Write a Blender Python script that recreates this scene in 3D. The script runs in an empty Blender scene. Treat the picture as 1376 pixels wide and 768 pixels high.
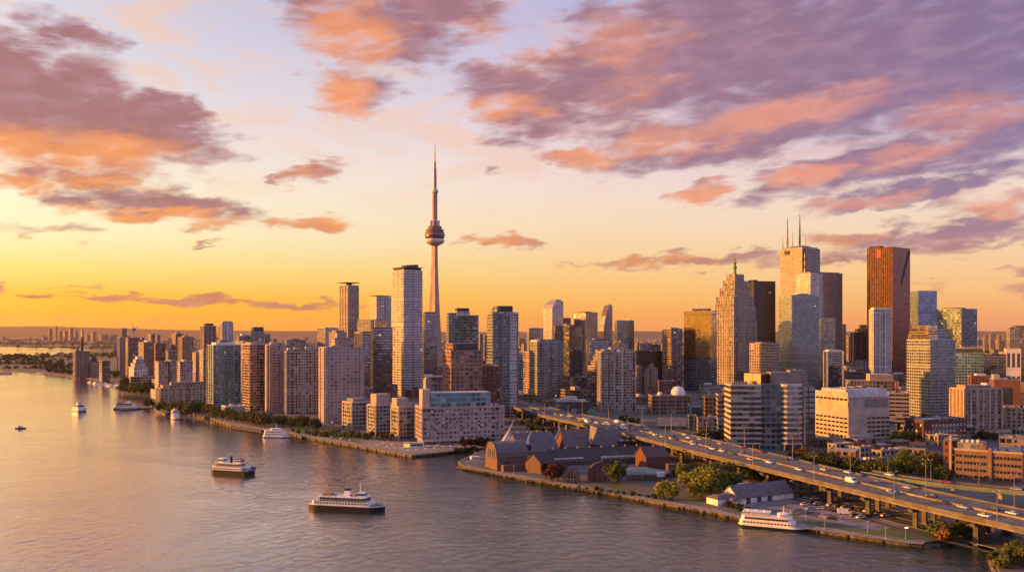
import bpy, math, random
from mathutils import Vector
R = math.radians
S = bpy.context.scene
COL = S.collection
# ---------------------------------------------------------------- survey of the place
F, CX, HY, H = 1191.0, 688.0, 448.0, 100.0      # focal length in survey pixels, principal column, horizon row, eye height (m)
def at(px, py, z=0.0):
    "ground point (metres) of a survey sighting at height z"
    D = F*(H-z)/(py-HY)
    return Vector(((px-CX)/F*D, D, z))
def ax(px, D): return (px-CX)/F*D
def az(py, D): return H-(py-HY)/F*D
# ---------------------------------------------------------------- camera
cam = bpy.data.objects.new('camera', bpy.data.cameras.new('camera')); COL.objects.link(cam)
cam.location = (0, 0, H); cam.rotation_euler = (R(90), 0, 0)
cam.data.sensor_width = 36; cam.data.lens = 36*F/1376; cam.data.shift_y = (HY-384)/1376
cam.data.clip_start = 1; cam.data.clip_end = 400000
S.camera = cam
vs = S.view_settings
vs.view_transform = 'Standard'; vs.look = 'None'; vs.gamma = 1; vs.exposure = EXPOSURE = 1.7; vs.use_curve_mapping = False
S.cycles.use_denoising = True
S.cycles.max_bounces = 6; S.cycles.diffuse_bounces = 2; S.cycles.glossy_bounces = 3; S.cycles.transmission_bounces = 3
S.cycles.volume_bounces = 0; S.cycles.caustics_reflective = False; S.cycles.caustics_refractive = False
S.cycles.sample_clamp_indirect = 6
# ---------------------------------------------------------------- node helper
class N:
    def __init__(s, tree): s.t = tree
    def new(s, ty, **kw):
        n = s.t.nodes.new(ty)
        for k, v in kw.items(): setattr(n, k, v)
        return n
    def put(s, sock, v):
        if v is None: return
        if isinstance(v, bpy.types.NodeSocket): s.t.links.new(v, sock)
        else:
            if isinstance(v, (tuple, list)) and len(v) == 3 and sock.type == 'RGBA': v = (*v, 1)
            sock.default_value = v
    def m(s, op, a, b=None, c=None, clamp=False):
        n = s.new('ShaderNodeMath', operation=op, use_clamp=clamp)
        for i, v in enumerate((a, b, c)): s.put(n.inputs[i], v)
        return n.outputs[0]
    def v(s, op, a, b=None, scale=None):
        n = s.new('ShaderNodeVectorMath', operation=op)
        s.put(n.inputs[0], a)
        if b is not None: s.put(n.inputs[1], b)
        if scale is not None: s.put(n.inputs['Scale'], scale)
        return n.outputs['Value'] if op in ('LENGTH', 'DOT_PRODUCT', 'DISTANCE') else n.outputs[0]
    def mix(s, f, a, b, blend='MIX'):
        n = s.new('ShaderNodeMix', data_type='RGBA', blend_type=blend)
        s.put(n.inputs[0], f); s.put(n.inputs[6], a); s.put(n.inputs[7], b)
        return n.outputs[2]
    def step(s, x, lo, hi, o0=0.0, o1=1.0, kind='SMOOTHSTEP'):
        n = s.new('ShaderNodeMapRange', interpolation_type=kind)
        for i, v in enumerate((x, lo, hi, o0, o1)): s.put(n.inputs[i], v)
        return n.outputs[0]
    def xyz(s, a):
        n = s.new('ShaderNodeSeparateXYZ'); s.put(n.inputs[0], a); return n.outputs
    def vec(s, x, y, z=0.0):
        n = s.new('ShaderNodeCombineXYZ')
        for i, v in enumerate((x, y, z)): s.put(n.inputs[i], v)
        return n.outputs[0]
    def noise(s, vec, scale, detail=3, rough=0.5, out=0, dim='3D', dist=0.0):
        n = s.new('ShaderNodeTexNoise', noise_dimensions=dim)
        s.put(n.inputs['Vector'], vec)
        n.inputs['Scale'].default_value = scale; n.inputs['Detail'].default_value = detail
        n.inputs['Roughness'].default_value = rough; n.inputs['Distortion'].default_value = dist
        return n.outputs[out]
    def ramp(s, f, stops):
        n = s.new('ShaderNodeValToRGB'); s.put(n.inputs[0], f)
        e = n.color_ramp.elements
        while len(e) < len(stops): e.new(0.5)
        for i, (p, c) in enumerate(stops): e[i].position = p; e[i].color = (*c, 1)
        return n.outputs[0]
def lin(r, g, b):
    f = lambda c: (c/12.92 if c <= 0.04045 else ((c+0.055)/1.055)**2.4)
    return tuple(f(c/255) for c in (r, g, b))
# ---------------------------------------------------------------- sky and sun
SUN_AZ, SUN_EL, GLOW_AZ = -85.0, 9.0, -66.0                     # azimuth from the view axis (left is negative), elevation; bearing of the added sky glow
def angles(px, py):
    dx = (px-CX)/F; return math.degrees(math.atan(dx)), math.degrees(math.atan((HY-py)/F/math.hypot(1, dx)))
# clouds: bearing and elevation are taken from survey sightings: (px, py, half width px, half height px, tilt deg, strength)
CLOUDS = [(80,165,230,66,-4,1.35),(0,120,180,80,0,1.35),(215,168,80,52,0,1.25),(215,200,80,22,0,.9),(80,208,170,18,0,.8),(100,45,75,24,-12,.75),(152,48,26,11,0,.5),
 (120,243,130,20,-4,.95),(20,245,52,14,0,.85),(215,278,165,26,-3,1.1),(280,292,100,13,0,.8),(120,262,90,14,0,.8),(420,232,54,22,8,.9),(372,243,14,6,0,.6),(430,300,66,13,0,.95),(436,291,28,9,0,.7),
 (675,323,54,12,0,.95),(625,327,18,5,0,.6),(286,328,24,5,0,.8),(240,403,80,8,0,1.1),(160,401,60,6,0,.9),(270,401,32,8,0,.9),(375,409,120,8,-1,1.1),(58,396,28,7,0,1.0),(100,380,32,4,0,.5),(5,384,24,4,0,.7),
 (240,427,75,4,0,.4),(60,425,90,4,0,.35),(50,310,75,10,0,.5),(520,35,150,62,0,1.0),(585,10,120,48,0,1.0),(430,10,70,38,0,.8),(485,122,80,40,0,.85),(455,140,60,26,0,.7),
 (745,120,170,60,0,1.0),(720,98,120,34,0,.9),(725,165,95,42,0,.9),(900,90,230,95,4,1.15),(1110,60,330,95,6,1.2),(1270,90,230,100,6,1.2),(1030,165,290,52,9,1.15),(870,205,140,22,8,.9),(775,212,60,17,0,1.0),
 (960,20,200,50,0,1.05),(820,20,80,40,0,.8),(1345,40,120,90,0,.95),(1200,218,210,34,10,1.1),(1095,232,80,20,3,.95),(1350,180,120,46,8,1.05),(1250,253,170,22,9,1.0),(1120,276,60,8,5,.5),(948,260,62,17,6,1.0),(845,240,30,9,0,.45),
 (1335,278,64,26,0,.85),(1280,318,200,22,4,1.0),(1135,322,55,14,0,.85),(960,349,150,14,2,1.0),(1120,346,60,10,0,.8),(820,355,70,6,0,.55),(1365,365,32,6,0,.6),(1365,388,36,9,0,.6),(760,357,30,4,0,.5),(670,230,16,6,0,.5),(1270,385,36,6,0,.35),
 (800,240,40,8,0,.35),(1245,300,40,9,0,.5),(1060,350,60,10,0,.6)]
LIT = [(470,45,80,42,0,1),(455,130,60,36,0,1),(670,148,75,24,4,.9),(780,212,60,18,0,1),(700,60,70,40,0,.4),(850,70,60,60,0,.45),(1000,165,220,24,8,.75),(900,195,120,14,6,.7),(1085,235,55,16,3,1),(1240,205,80,14,8,.75),(948,262,60,16,6,1),
 (1335,275,52,22,0,1),(1160,272,90,10,4,.7),(880,352,90,10,2,.9),(1130,322,55,14,0,.8),(675,323,54,12,0,1),(60,196,170,36,0,.95),(20,245,52,14,0,1),(100,285,60,14,0,1),(200,292,150,12,0,1),(130,243,80,10,0,.9),(420,232,50,22,0,.45),(440,302,70,14,0,.9),(1290,160,60,30,0,.4)]
def build_world():
    w = bpy.data.worlds.new('World'); S.world = w; w.use_nodes = True
    w.node_tree.nodes.clear(); n = N(w.node_tree)
    tc = n.new('ShaderNodeTexCoord').outputs['Generated']
    x, y, z = n.xyz(n.v('NORMALIZE', tc))
    azd = n.m('MULTIPLY', n.m('ARCTAN2', x, y), 180/math.pi)
    eld = n.m('MULTIPLY', n.m('ARCSINE', z), 180/math.pi)
    P0 = n.vec(azd, eld, 0)
    st = n.vec(n.m('MULTIPLY', azd, .85), n.m('MULTIPLY', n.m('MULTIPLY_ADD', azd, -.07, eld), 2.6))
    w1 = n.xyz(n.noise(st, .35, 2, .5, 1, '2D')); w2 = n.xyz(n.noise(st, 1.6, 3, .55, 1, '2D'))
    qx = n.m('ADD', n.m('MULTIPLY_ADD', w1[0], 5.0, -2.5), n.m('MULTIPLY_ADD', w2[0], 1.2, -.6)); qx = n.m('ADD', qx, azd)
    qy = n.m('ADD', n.m('MULTIPLY_ADD', w1[1], 1.6, -.8), n.m('MULTIPLY_ADD', w2[1], .7, -.35)); qy = n.m('ADD', qy, eld)
    def field(spots, x_, y_):
        acc = None
        for i, (px, py, rx, ry, tilt, s) in enumerate(spots):
            a, e = angles(px, py); kx, ky = 20.6/rx, 20.6/ry; sh = math.tan(R(tilt))
            if i and i % 6 == 0:                    # a (numerically nil) dependency keeps the shader's evaluation order, and its stack, short
                x_ = n.m('MULTIPLY_ADD', acc, 1e-7, x_)
            dx = n.m('MULTIPLY_ADD', x_, kx, -a*kx)
            dy = n.m('MULTIPLY_ADD', y_, ky, -e*ky)
            if tilt: dy = n.m('MULTIPLY_ADD', dx, -sh*rx/ry, dy)
            r2 = n.m('MULTIPLY_ADD', dx, dx, n.m('MULTIPLY', dy, dy))
            c = n.m('MULTIPLY_ADD', r2, -s, s)
            acc = c if acc is None else n.m('SMOOTH_MAX', acc, c, .25)
        return acc
    fb = n.noise(st, .40, 6, .48, 0, '2D', .3)
    d0 = n.m('ADD', n.m('MULTIPLY_ADD', fb, 1.5, -1.08), n.m('MAXIMUM', field(CLOUDS, qx, qy), -.6))
    lt = n.m('MAXIMUM', field(LIT, qx, qy), -.5)
    # clear sky: colour by elevation and by bearing from the added glow, not the sun
    sb = n.m('MULTIPLY_ADD', n.m('COSINE', n.m('MULTIPLY', n.m('SUBTRACT', azd, GLOW_AZ), math.pi/180)), -.5, .5)
    t = n.m('POWER', n.m('DIVIDE', n.m('MAXIMUM', eld, 0), 90), .5)
    def tt(px, py): return math.sqrt(max(0, angles(px, py)[1])/90)
    def stops(px, rows, hi): return [(tt(px, y_), lin(*c)) for y_, c in rows]+[(.62, lin(*hi[0])), (1, lin(*hi[1]))]
    rampL = n.ramp(t, stops(0, [(447,(246,150,30)),(425,(255,178,14)),(395,(255,194,40)),(355,(255,226,124)),(305,(255,243,192)),(240,(255,244,216)),(140,(240,228,228)),(20,(216,214,230))], [(170,172,208),(115,125,178)]))
    rampC = n.ramp(t, stops(688, [(447,(238,150,84)),(425,(251,172,76)),(395,(254,194,104)),(350,(253,212,150)),(300,(252,223,190)),(240,(247,224,214)),(140,(228,211,225)),(20,(196,188,222))], [(155,158,203),(112,122,176)]))
    rampR = n.ramp(t, stops(1376, [(447,(226,146,118)),(425,(245,168,112)),(395,(252,190,130)),(350,(251,207,156)),(300,(249,217,186)),(240,(244,219,206)),(140,(186,178,214)),(20,(158,164,214))], [(140,146,198),(108,118,172)]))
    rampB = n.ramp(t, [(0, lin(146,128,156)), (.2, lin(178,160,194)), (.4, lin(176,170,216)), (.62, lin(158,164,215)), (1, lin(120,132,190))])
    rampB = n.v('SCALE', rampB, scale=1.65)  # sky behind the view brightened as added fill for shaded fronts
    c = n.mix(n.step(sb, .117, .329, kind='LINEAR'), rampL, rampC)
    c = n.mix(n.step(sb, .329, .587, kind='LINEAR'), c, rampR)
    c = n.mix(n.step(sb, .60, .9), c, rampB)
    # warm glow added outside the frame, off the sun, to brighten water and walls
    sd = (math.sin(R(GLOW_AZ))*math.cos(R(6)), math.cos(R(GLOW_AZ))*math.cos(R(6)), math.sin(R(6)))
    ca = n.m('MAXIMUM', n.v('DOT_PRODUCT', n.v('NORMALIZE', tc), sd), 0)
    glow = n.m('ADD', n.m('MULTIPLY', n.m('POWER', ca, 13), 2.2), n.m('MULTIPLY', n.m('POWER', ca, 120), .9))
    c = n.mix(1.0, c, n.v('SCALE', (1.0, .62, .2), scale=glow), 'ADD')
    # thin high veil, streaky
    ve = n.noise(n.v('MULTIPLY', P0, (.8, 2.6, 1)), .16, 6, .6, 0, '2D', .6)
    veil = n.m('MULTIPLY', n.step(ve, .46, .68), n.step(eld, 6, 12))
    veilc = n.mix(n.step(sb, .15, .55), lin(255,205,165), lin(238,186,186))
    c = n.mix(n.m('MULTIPLY', veil, .55), c, veilc)
    # clouds: lit orange to pink on the sun side, mauve to violet in their own shade
    sbm = n.step(sb, .13, .60, kind='LINEAR')
    dark = n.ramp(sbm, [(0, lin(166,104,106)), (.45, lin(160,112,128)), (1, lin(128,108,152))])
    lit = n.ramp(sbm, [(0, lin(250,150,70)), (.45, lin(248,158,112)), (1, lin(226,142,138))])
    lowlit = n.mix(n.step(eld, 2.5, 9), lin(228,138,66), lit)
    pn = n.noise(n.v('ADD', st, (7.3, 2.1, 0)), .22, 4, .5, 0, '2D', .4)
    li = n.step(n.m('ADD', n.m('MULTIPLY_ADD', n.m('SUBTRACT', 0, d0), .35, lt), n.m('MULTIPLY_ADD', pn, 1.2, -.6)), -.55, .95)
    li = n.m('MAXIMUM', li, n.m('MULTIPLY', n.step(eld, 8, 3), .45))
    cc = n.mix(li, dark, lowlit)
    tex = n.noise(st, .5, 6, .55, 0, '2D', .15)
    cc = n.mix(n.m('MULTIPLY', n.step(tex, .40, .80), .30), cc, n.mix(li, lin(205,160,182), lin(255,190,150)))
    cc = n.mix(n.m('MULTIPLY', n.step(tex, .5, .25), .14), cc, n.mix(li, lin(118,84,112), lin(220,110,80)))
    op = n.m('MULTIPLY', n.step(d0, -.26, .62), .94)
    c = n.mix(op, c, cc)
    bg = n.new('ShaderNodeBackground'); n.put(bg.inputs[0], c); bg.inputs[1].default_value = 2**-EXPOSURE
    sky = n.new('ShaderNodeTexSky', sky_type='NISHITA'); sky.sun_disc = False
    sky.sun_elevation = R(SUN_EL); sky.sun_rotation = R(SUN_AZ)
    bg2 = n.new('ShaderNodeBackground'); n.put(bg2.inputs[0], sky.outputs[0]); bg2.inputs[1].default_value = 0.05
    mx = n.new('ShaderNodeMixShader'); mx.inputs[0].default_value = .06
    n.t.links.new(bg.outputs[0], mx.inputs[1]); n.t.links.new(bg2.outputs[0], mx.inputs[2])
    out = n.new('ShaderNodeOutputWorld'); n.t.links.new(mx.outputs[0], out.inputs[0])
    w.cycles.sampling_method = 'MANUAL'; w.cycles.sample_map_resolution = 1024
build_world()
sl = bpy.data.lights.new('sun', 'SUN'); sl.energy = 3.5; sl.angle = R(0.5); sl.color = (1.0, .385, .045)
sun = bpy.data.objects.new('sun', sl); COL.objects.link(sun)
sun.rotation_euler = Vector((-math.sin(R(SUN_AZ))*math.cos(R(SUN_EL)), -math.cos(R(SUN_AZ))*math.cos(R(SUN_EL)), -math.sin(R(SUN_EL)))).to_track_quat('-Z', 'Y').to_euler()
# ---------------------------------------------------------------- materials
MATS = {}
def mat(name, col, rough=.85, metal=0.0, var=.18, scale=.2, col2=None, spec=.4, emit=None, bump=0.0, bscale=2.0, perobj=0.0):
    "plain surface: colour mottled at two scales so that nothing is perfectly uniform"
    if name in MATS: return MATS[name]
    m = bpy.data.materials.new(name); m.use_nodes = True; MATS[name] = m
    n = N(m.node_tree); b = m.node_tree.nodes['Principled BSDF']
    tc = n.new('ShaderNodeTexCoord').outputs['Object']
    f = n.noise(tc, scale, 5, .6)
    c2 = col2 or tuple(x*(1-var*1.6) for x in col)
    c1 = tuple(min(1, x*(1+var*.6)) for x in col)
    c = n.mix(n.step(f, .32, .68), c2, c1)
    if perobj:
        r = n.new('ShaderNodeObjectInfo').outputs['Random']
        c = n.mix(1.0, c, n.mix(r, (1-perobj,)*3, (1+perobj,)*3), 'MULTIPLY')
    n.put(b.inputs['Base Color'], c)
    b.inputs['Roughness'].default_value = rough; b.inputs['Metallic'].default_value = metal
    b.inputs['Specular IOR Level'].default_value = spec
    if bump:
        bp = n.new('ShaderNodeBump'); bp.inputs['Strength'].default_value = bump
        n.put(bp.inputs['Height'], n.noise(tc, bscale, 4, .6)); n.put(b.inputs['Normal'], bp.outputs[0])
    if emit:
        n.put(b.inputs['Emission Color'], emit[0]); b.inputs['Emission Strength'].default_value = emit[1]
    return m
def facade_group():
    g = bpy.data.node_groups.new('facade', 'ShaderNodeTree'); I = g.interface
    for nm, ty in (('Wall', 'Color'), ('Glass', 'Color'), ('Blind', 'Color')): I.new_socket(nm, in_out='INPUT', socket_type='NodeSocket'+ty)
    for nm in ('WinW', 'WinH', 'Metal', 'Rough', 'Tilt', 'BlindAmt', 'WallRough', 'Lit', 'WallMetal'): I.new_socket(nm, in_out='INPUT', socket_type='NodeSocketFloat')
    I.new_socket('BSDF', in_out='OUTPUT', socket_type='NodeSocketShader')
    n = N(g); gi = n.new('NodeGroupInput').outputs; go = n.new('NodeGroupOutput')
    G = {s.name: s for s in gi}
    u, v, _ = n.xyz(n.new('ShaderNodeUVMap', uv_map='UVMap').outputs[0])
    rnd = n.new('ShaderNodeObjectInfo').outputs['Random']
    fu, fv = n.m('FRACT', u), n.m('FRACT', v)
    def rnd1(x, k):
        q = n.new('ShaderNodeTexWhiteNoise', noise_dimensions='1D'); n.put(q.inputs['W'], n.m('MULTIPLY_ADD', rnd, k, n.m('FLOOR', x))); return q.outputs['Value']
    wide = n.m('GREATER_THAN', rnd1(u, 37.3), .80); plant = n.m('GREATER_THAN', rnd1(v, 53.7), .955)
    WW = n.m('MULTIPLY_ADD', n.m('MULTIPLY', wide, .75), n.m('SUBTRACT', .95, G['WinW']), G['WinW'])
    WH = n.m('MULTIPLY_ADD', n.m('MULTIPLY', wide, .6), n.m('SUBTRACT', .9, G['WinH']), G['WinH'])
    WH = n.m('MULTIPLY', WH, n.m('MULTIPLY_ADD', plant, -.55, 1.0))
    mk = n.m('MULTIPLY', n.m('LESS_THAN', n.m('ABSOLUTE', n.m('SUBTRACT', fu, .5)), n.m('MULTIPLY', WW, .5)),
             n.m('LESS_THAN', n.m('ABSOLUTE', n.m('SUBTRACT', fv, .52)), n.m('MULTIPLY', WH, .5)))
    wn = n.new('ShaderNodeTexWhiteNoise', noise_dimensions='3D')
    n.put(wn.inputs['Vector'], n.vec(n.m('FLOOR', u), n.m('FLOOR', v), n.m('MULTIPLY', rnd, 91.0)))
    rc = n.xyz(wn.outputs['Color']); r0 = wn.outputs['Value']
    tc = n.new('ShaderNodeTexCoord').outputs['Object']
    big = n.noise(tc, .035, 4, .6); fine = n.noise(n.v('MULTIPLY', tc, (1, 1, .12)), .5, 4, .65)
    wall = n.mix(1.0, G['Wall'], n.mix(n.step(big, .3, .7), (.78, .78, .80), (1.1, 1.08, 1.05)), 'MULTIPLY')
    wall = n.mix(n.m('MULTIPLY', n.step(fine, .45, .75), .3), wall, n.mix(1.0, wall, (.62, .60, .60), 'MULTIPLY'))
    gl = n.mix(1.0, G['Glass'], n.mix(n.m('ADD', n.m('MULTIPLY', G['Metal'], .30), n.m('MULTIPLY', rc[0], n.m('SUBTRACT', 1.0, n.m('MULTIPLY', G['Metal'], .7)))), (.35, .35, .38), (1.7, 1.7, 1.65)), 'MULTIPLY')
    bl = n.m('MULTIPLY', n.step(r0, n.m('SUBTRACT', 1.0, G['BlindAmt']), n.m('SUBTRACT', 1.08, G['BlindAmt'])), n.m('MULTIPLY_ADD', rc[1], .7, .3))
    gl = n.mix(bl, gl, G['Blind'])
    b = n.new('ShaderNodeBsdfPrincipled')
    n.put(b.inputs['Base Color'], n.mix(mk, wall, gl))
    n.put(b.inputs['Roughness'], n.m('MULTIPLY_ADD', mk, n.m('SUBTRACT', n.m('MULTIPLY_ADD', rc[2], .08, G['Rough']), G['WallRough']), G['WallRough']))
    n.put(b.inputs['Metallic'], n.m('ADD', n.m('MULTIPLY', n.m('MULTIPLY', mk, G['Metal']), n.m('SUBTRACT', 1.0, bl)), n.m('MULTIPLY', n.m('SUBTRACT', 1.0, mk), G['WallMetal'])))
    n.put(b.inputs['Specular IOR Level'], n.m('MULTIPLY_ADD', mk, .5, .35))
    nrm = n.new('ShaderNodeNewGeometry').outputs['Normal']
    wav = n.v('SUBTRACT', n.noise(tc, .06, 2, .5, 1), (.5, .5, .5))
    off = n.v('ADD', n.v('SUBTRACT', wn.outputs['Color'], (.5, .5, .5)), n.v('SCALE', wav, scale=1.2))
    nn = n.v('NORMALIZE', n.v('ADD', nrm, n.v('SCALE', off, scale=n.m('MULTIPLY', mk, G['Tilt']))))
    n.put(b.inputs['Normal'], nn)
    n.put(b.inputs['Emission Color'], (1.0, .72, .38)); 
    n.put(b.inputs['Emission Strength'], n.m('MULTIPLY', n.m('MULTIPLY', mk, n.m('GREATER_THAN', rc[1], n.m('SUBTRACT', 1.0, G['Lit']))), .14))
    g.links.new(b.outputs[0], go.inputs[0])
    return g
FG = facade_group()
def facade(name, wall, glass=(.02, .025, .03), ww=.55, wh=.5, metal=0.0, rough=.08, tilt=.03, blind=.25, bcol=(.34, .30, .27), wrough=.8, lit=.0015, wmetal=0.0):
    if name in MATS: return MATS[name]
    m = bpy.data.materials.new(name); m.use_nodes = True; MATS[name] = m
    t = m.node_tree; t.nodes.clear(); n = N(t)
    q = n.new('ShaderNodeGroup'); q.node_tree = FG
    for k, v in (('Wall', wall), ('Glass', glass), ('Blind', bcol), ('WinW', ww), ('WinH', wh), ('Metal', metal), ('Rough', rough), ('Tilt', tilt), ('BlindAmt', blind), ('WallRough', wrough), ('Lit', lit), ('WallMetal', wmetal)):
        n.put(q.inputs[k], v)
    o = n.new('ShaderNodeOutputMaterial'); t.links.new(q.outputs[0], o.inputs[0])
    return m
f_ = facade
f_('pink_concrete', (.34, .26, .235), (.02, .02, .025), ww=.62, wh=.5, blind=.2)
f_('pink_blank', (.36, .275, .245), ww=.5, wh=.44, blind=.7, bcol=(.34, .26, .23))
f_('balcony_pink', (.38, .25, .21), (.02, .018, .02), ww=.86, wh=.62, blind=.2)
f_('beige_grid', (.38, .31, .265), (.02, .02, .022), ww=.70, wh=.62, blind=.2)
f_('beige_stone', (.36, .29, .225), (.02, .02, .02), ww=.55, wh=.58, blind=.2)
f_('brown_grid', (.21, .14, .11), (.03, .024, .022), ww=.64, wh=.55, blind=.2)
f_('brown_band', (.19, .13, .10), (.05, .045, .045), ww=.92, wh=.48, blind=.2, metal=.3)
f_('orange_brick', (.31, .17, .115), (.04, .03, .03), ww=.68, wh=.58, blind=.25, bcol=(.3, .2, .15), metal=.2)
f_('dark_red', (.12, .045, .035), (.03, .02, .02), ww=.6, wh=.5, blind=.12)
f_('dark_glass', (.05, .05, .055), (.27, .26, .27), ww=.88, wh=.72, metal=.85, blind=.08, rough=.06, tilt=.012)
f_('black_tower', (.022, .018, .018), (.05, .035, .03), ww=.74, wh=.62, metal=.5, blind=.03, wrough=.4)
f_('teal_glass', (.21, .29, .31), (.08, .19, .23), ww=.84, wh=.68, metal=.75, blind=.18, bcol=(.26, .33, .35), tilt=.02)
f_('green_glass', (.17, .20, .205), (.07, .11, .12), ww=.80, wh=.66, metal=.75, blind=.16, bcol=(.26, .28, .28), tilt=.02)
f_('blue_glass', (.12, .15, .18), (.20, .26, .34), ww=.9, wh=.76, metal=.85, blind=.08, tilt=.012)
f_('grey_res', (.27, .26, .265), (.045, .05, .06), ww=.68, wh=.6, blind=.18, metal=.35, tilt=.02)
f_('cream_res', (.38, .335, .30), (.02, .02, .025), ww=.62, wh=.6, blind=.22)
f_('white_slats', (.60, .56, .56), (.12, .115, .13), ww=.94, wh=.46, blind=.2, metal=.25)
f_('white_res', (.56, .53, .54), (.03, .03, .04), ww=.6, wh=.62, blind=.18)
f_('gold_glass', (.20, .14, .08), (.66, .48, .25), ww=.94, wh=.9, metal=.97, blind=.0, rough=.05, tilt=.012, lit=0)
f_('steel_glass', (.24, .22, .21), (.40, .37, .36), ww=.88, wh=.62, metal=.7, blind=.05, rough=.08, tilt=.008)
f_('copper_glass', (.05, .018, .014), (.19, .072, .046), ww=.8, wh=.86, metal=.85, blind=.0, rough=.1, tilt=.01, wrough=.5, lit=0)
f_('granite', (.33, .26, .21), (.03, .027, .027), ww=.5, wh=.64, blind=.15)
f_('white_marble', (.36, .325, .30), (.09, .078, .075), ww=.92, wh=.46, blind=0, metal=.0, rough=.55, tilt=.004, lit=0)
f_('office_band', (.38, .315, .25), (.075, .075, .078), ww=.97, wh=.5, metal=.6, blind=.15, rough=.06)
f_('brick_plain', (.18, .078, .055), ww=.45, wh=.5, blind=.2)
f_('stone_punched', (.28, .22, .185), ww=.45, wh=.54, blind=.22)
f_('tan_hotel', (.35, .265, .21), (.02, .018, .02), ww=.62, wh=.56, blind=.2)
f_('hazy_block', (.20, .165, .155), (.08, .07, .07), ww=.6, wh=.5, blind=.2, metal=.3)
f_('condo_glass', (.28, .30, .285), (.17, .19, .19), ww=.80, wh=.68, metal=.7, blind=.06, tilt=.012)
f_('lavender_panel', (.33, .285, .29), (.05, .045, .05), ww=.55, wh=.46, blind=.68, bcol=(.30, .265, .27))
f_('terminal_glass', (.27, .265, .25), (.05, .058, .058), ww=.72, wh=.62, blind=.3, bcol=(.25, .24, .225), metal=.5)
mat('roof_grey', (.20, .18, .18), .9, scale=.12); mat('roof_dark', (.07, .065, .07), .9, scale=.15); mat('roof_pale', (.42, .39, .38), .8, scale=.12)
mat('pent_pink', (.38, .29, .26), scale=.1); mat('pent_dark', (.06, .055, .06), scale=.1); mat('pent_grey', (.22, .20, .20), scale=.1); mat('pent_white', (.6, .58, .57), scale=.1)
mat('slab_pink', (.46, .33, .28), scale=.1); mat('slab_white', (.60, .57, .55), scale=.1); mat('slab_grey', (.34, .33, .32), scale=.1); mat('slab_cream', (.47, .42, .38), scale=.1)
mat('slab_brown', (.30, .20, .15), scale=.1); mat('slab_stone', (.40, .32, .25), scale=.1); mat('mast_metal', (.25, .23, .24), .5, .6); mat('mast_red', (.35, .06, .04), .6)
mat('steel', (.30, .28, .28), .45, .5); mat('white_paint', (.75, .74, .74), .5, var=.06); mat('black_paint', (.02, .02, .025), .4); mat('concrete', (.34, .30, .27), .85, scale=.3)
GW = mat('window_glass', (.03, .03, .035), .08, var=.5, scale=.3, spec=.8)
# ---------------------------------------------------------------- mesh helper
class MB:
    def __init__(s): s.v, s.f, s.uv, s.mi = [], [], [], []
    def face(s, pts, mi=0, uv=None):
        i = len(s.v); s.v += [tuple(p) for p in pts]; s.f.append(tuple(range(i, i+len(pts)))); s.mi.append(mi)
        s.uv.append(uv or [(0.0, 0.0)]*len(pts))
    def prism(s, poly, z0, z1, mi=0, bay=0.0, fl=0.0, top=None, bottom=False, cap=True, poly1=None, v0=None):
        "walls of a counter-clockwise outline, each wall an integer count of bays and floors in UV"
        q = poly1 or poly; k = len(poly)
        bay *= 1.3; fl *= 1.18
        nf = max(1, round((z1-z0)/fl)) if fl else 1
        off = 0
        for i in range(k):
            a, b = poly[i], poly[(i+1) % k]; c, d = q[(i+1) % k], q[i]
            L = math.hypot(b[0]-a[0], b[1]-a[1]); nb = max(1, round(L/bay)) if bay else 1
            s.face([(a[0], a[1], z0), (b[0], b[1], z0), (c[0], c[1], z1), (d[0], d[1], z1)], mi,
                   [(off, 0), (off+nb, 0), (off+nb, nf), (off, nf)]); off += nb+7
        if cap: s.face([(p[0], p[1], z1) for p in q], mi if top is None else top)
        if bottom: s.face([(p[0], p[1], z0) for p in reversed(poly)], mi)
    def box(s, x0, x1, y0, y1, z0, z1, mi=0, bay=0.0, fl=0.0, top=None, bottom=True):
        s.prism([(x0, y0), (x1, y0), (x1, y1), (x0, y1)], z0, z1, mi, bay, fl, top, bottom)
    def tube(s, p0, p1, r0, r1=None, n=8, mi=0, caps=True):
        p0, p1 = Vector(p0), Vector(p1); r1 = r0 if r1 is None else r1
        d = (p1-p0).normalized(); a = d.orthogonal().normalized(); b = d.cross(a)
        A = [p0+(a*math.cos(2*math.pi*i/n)+b*math.sin(2*math.pi*i/n))*r0 for i in range(n)]
        B = [p1+(a*math.cos(2*math.pi*i/n)+b*math.sin(2*math.pi*i/n))*r1 for i in range(n)]
        for i in range(n): s.face([A[i], A[(i+1) % n], B[(i+1) % n], B[i]], mi)
        if caps: s.face(B, mi); s.face(A[::-1], mi)
    def lathe(s, prof, n=20, mi=0, cx=0, cy=0):
        for (r0, z0), (r1, z1) in zip(prof, prof[1:]):
            for i in range(n):
                a, b = 2*math.pi*i/n, 2*math.pi*(i+1)/n
                P = [(cx+r0*math.cos(a), cy+r0*math.sin(a), z0), (cx+r0*math.cos(b), cy+r0*math.sin(b), z0), (cx+r1*math.cos(b), cy+r1*math.sin(b), z1), (cx+r1*math.cos(a), cy+r1*math.sin(a), z1)]
                if r0 < 1e-6: P = P[1:]
                elif r1 < 1e-6: P = P[:3]
                s.face(P, mi)
    def build(s, name, mats, parent=None, smooth=False):
        me = bpy.data.meshes.new(name); me.from_pydata(s.v, [], s.f)
        ms = mats if isinstance(mats, (list, tuple)) else [mats]
        for m in ms: me.materials.append(MATS[m] if isinstance(m, str) else m)
        me.polygons.foreach_set('material_index', s.mi)
        uvl = me.uv_layers.new(name='UVMap')
        uvl.data.foreach_set('uv', [c for f in s.uv for p in f for c in p])
        if smooth: me.polygons.foreach_set('use_smooth', [True]*len(s.f))
        me.validate(); me.update()
        o = bpy.data.objects.new(name, me); COL.objects.link(o)
        if parent: o.parent = parent
        return o
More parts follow.
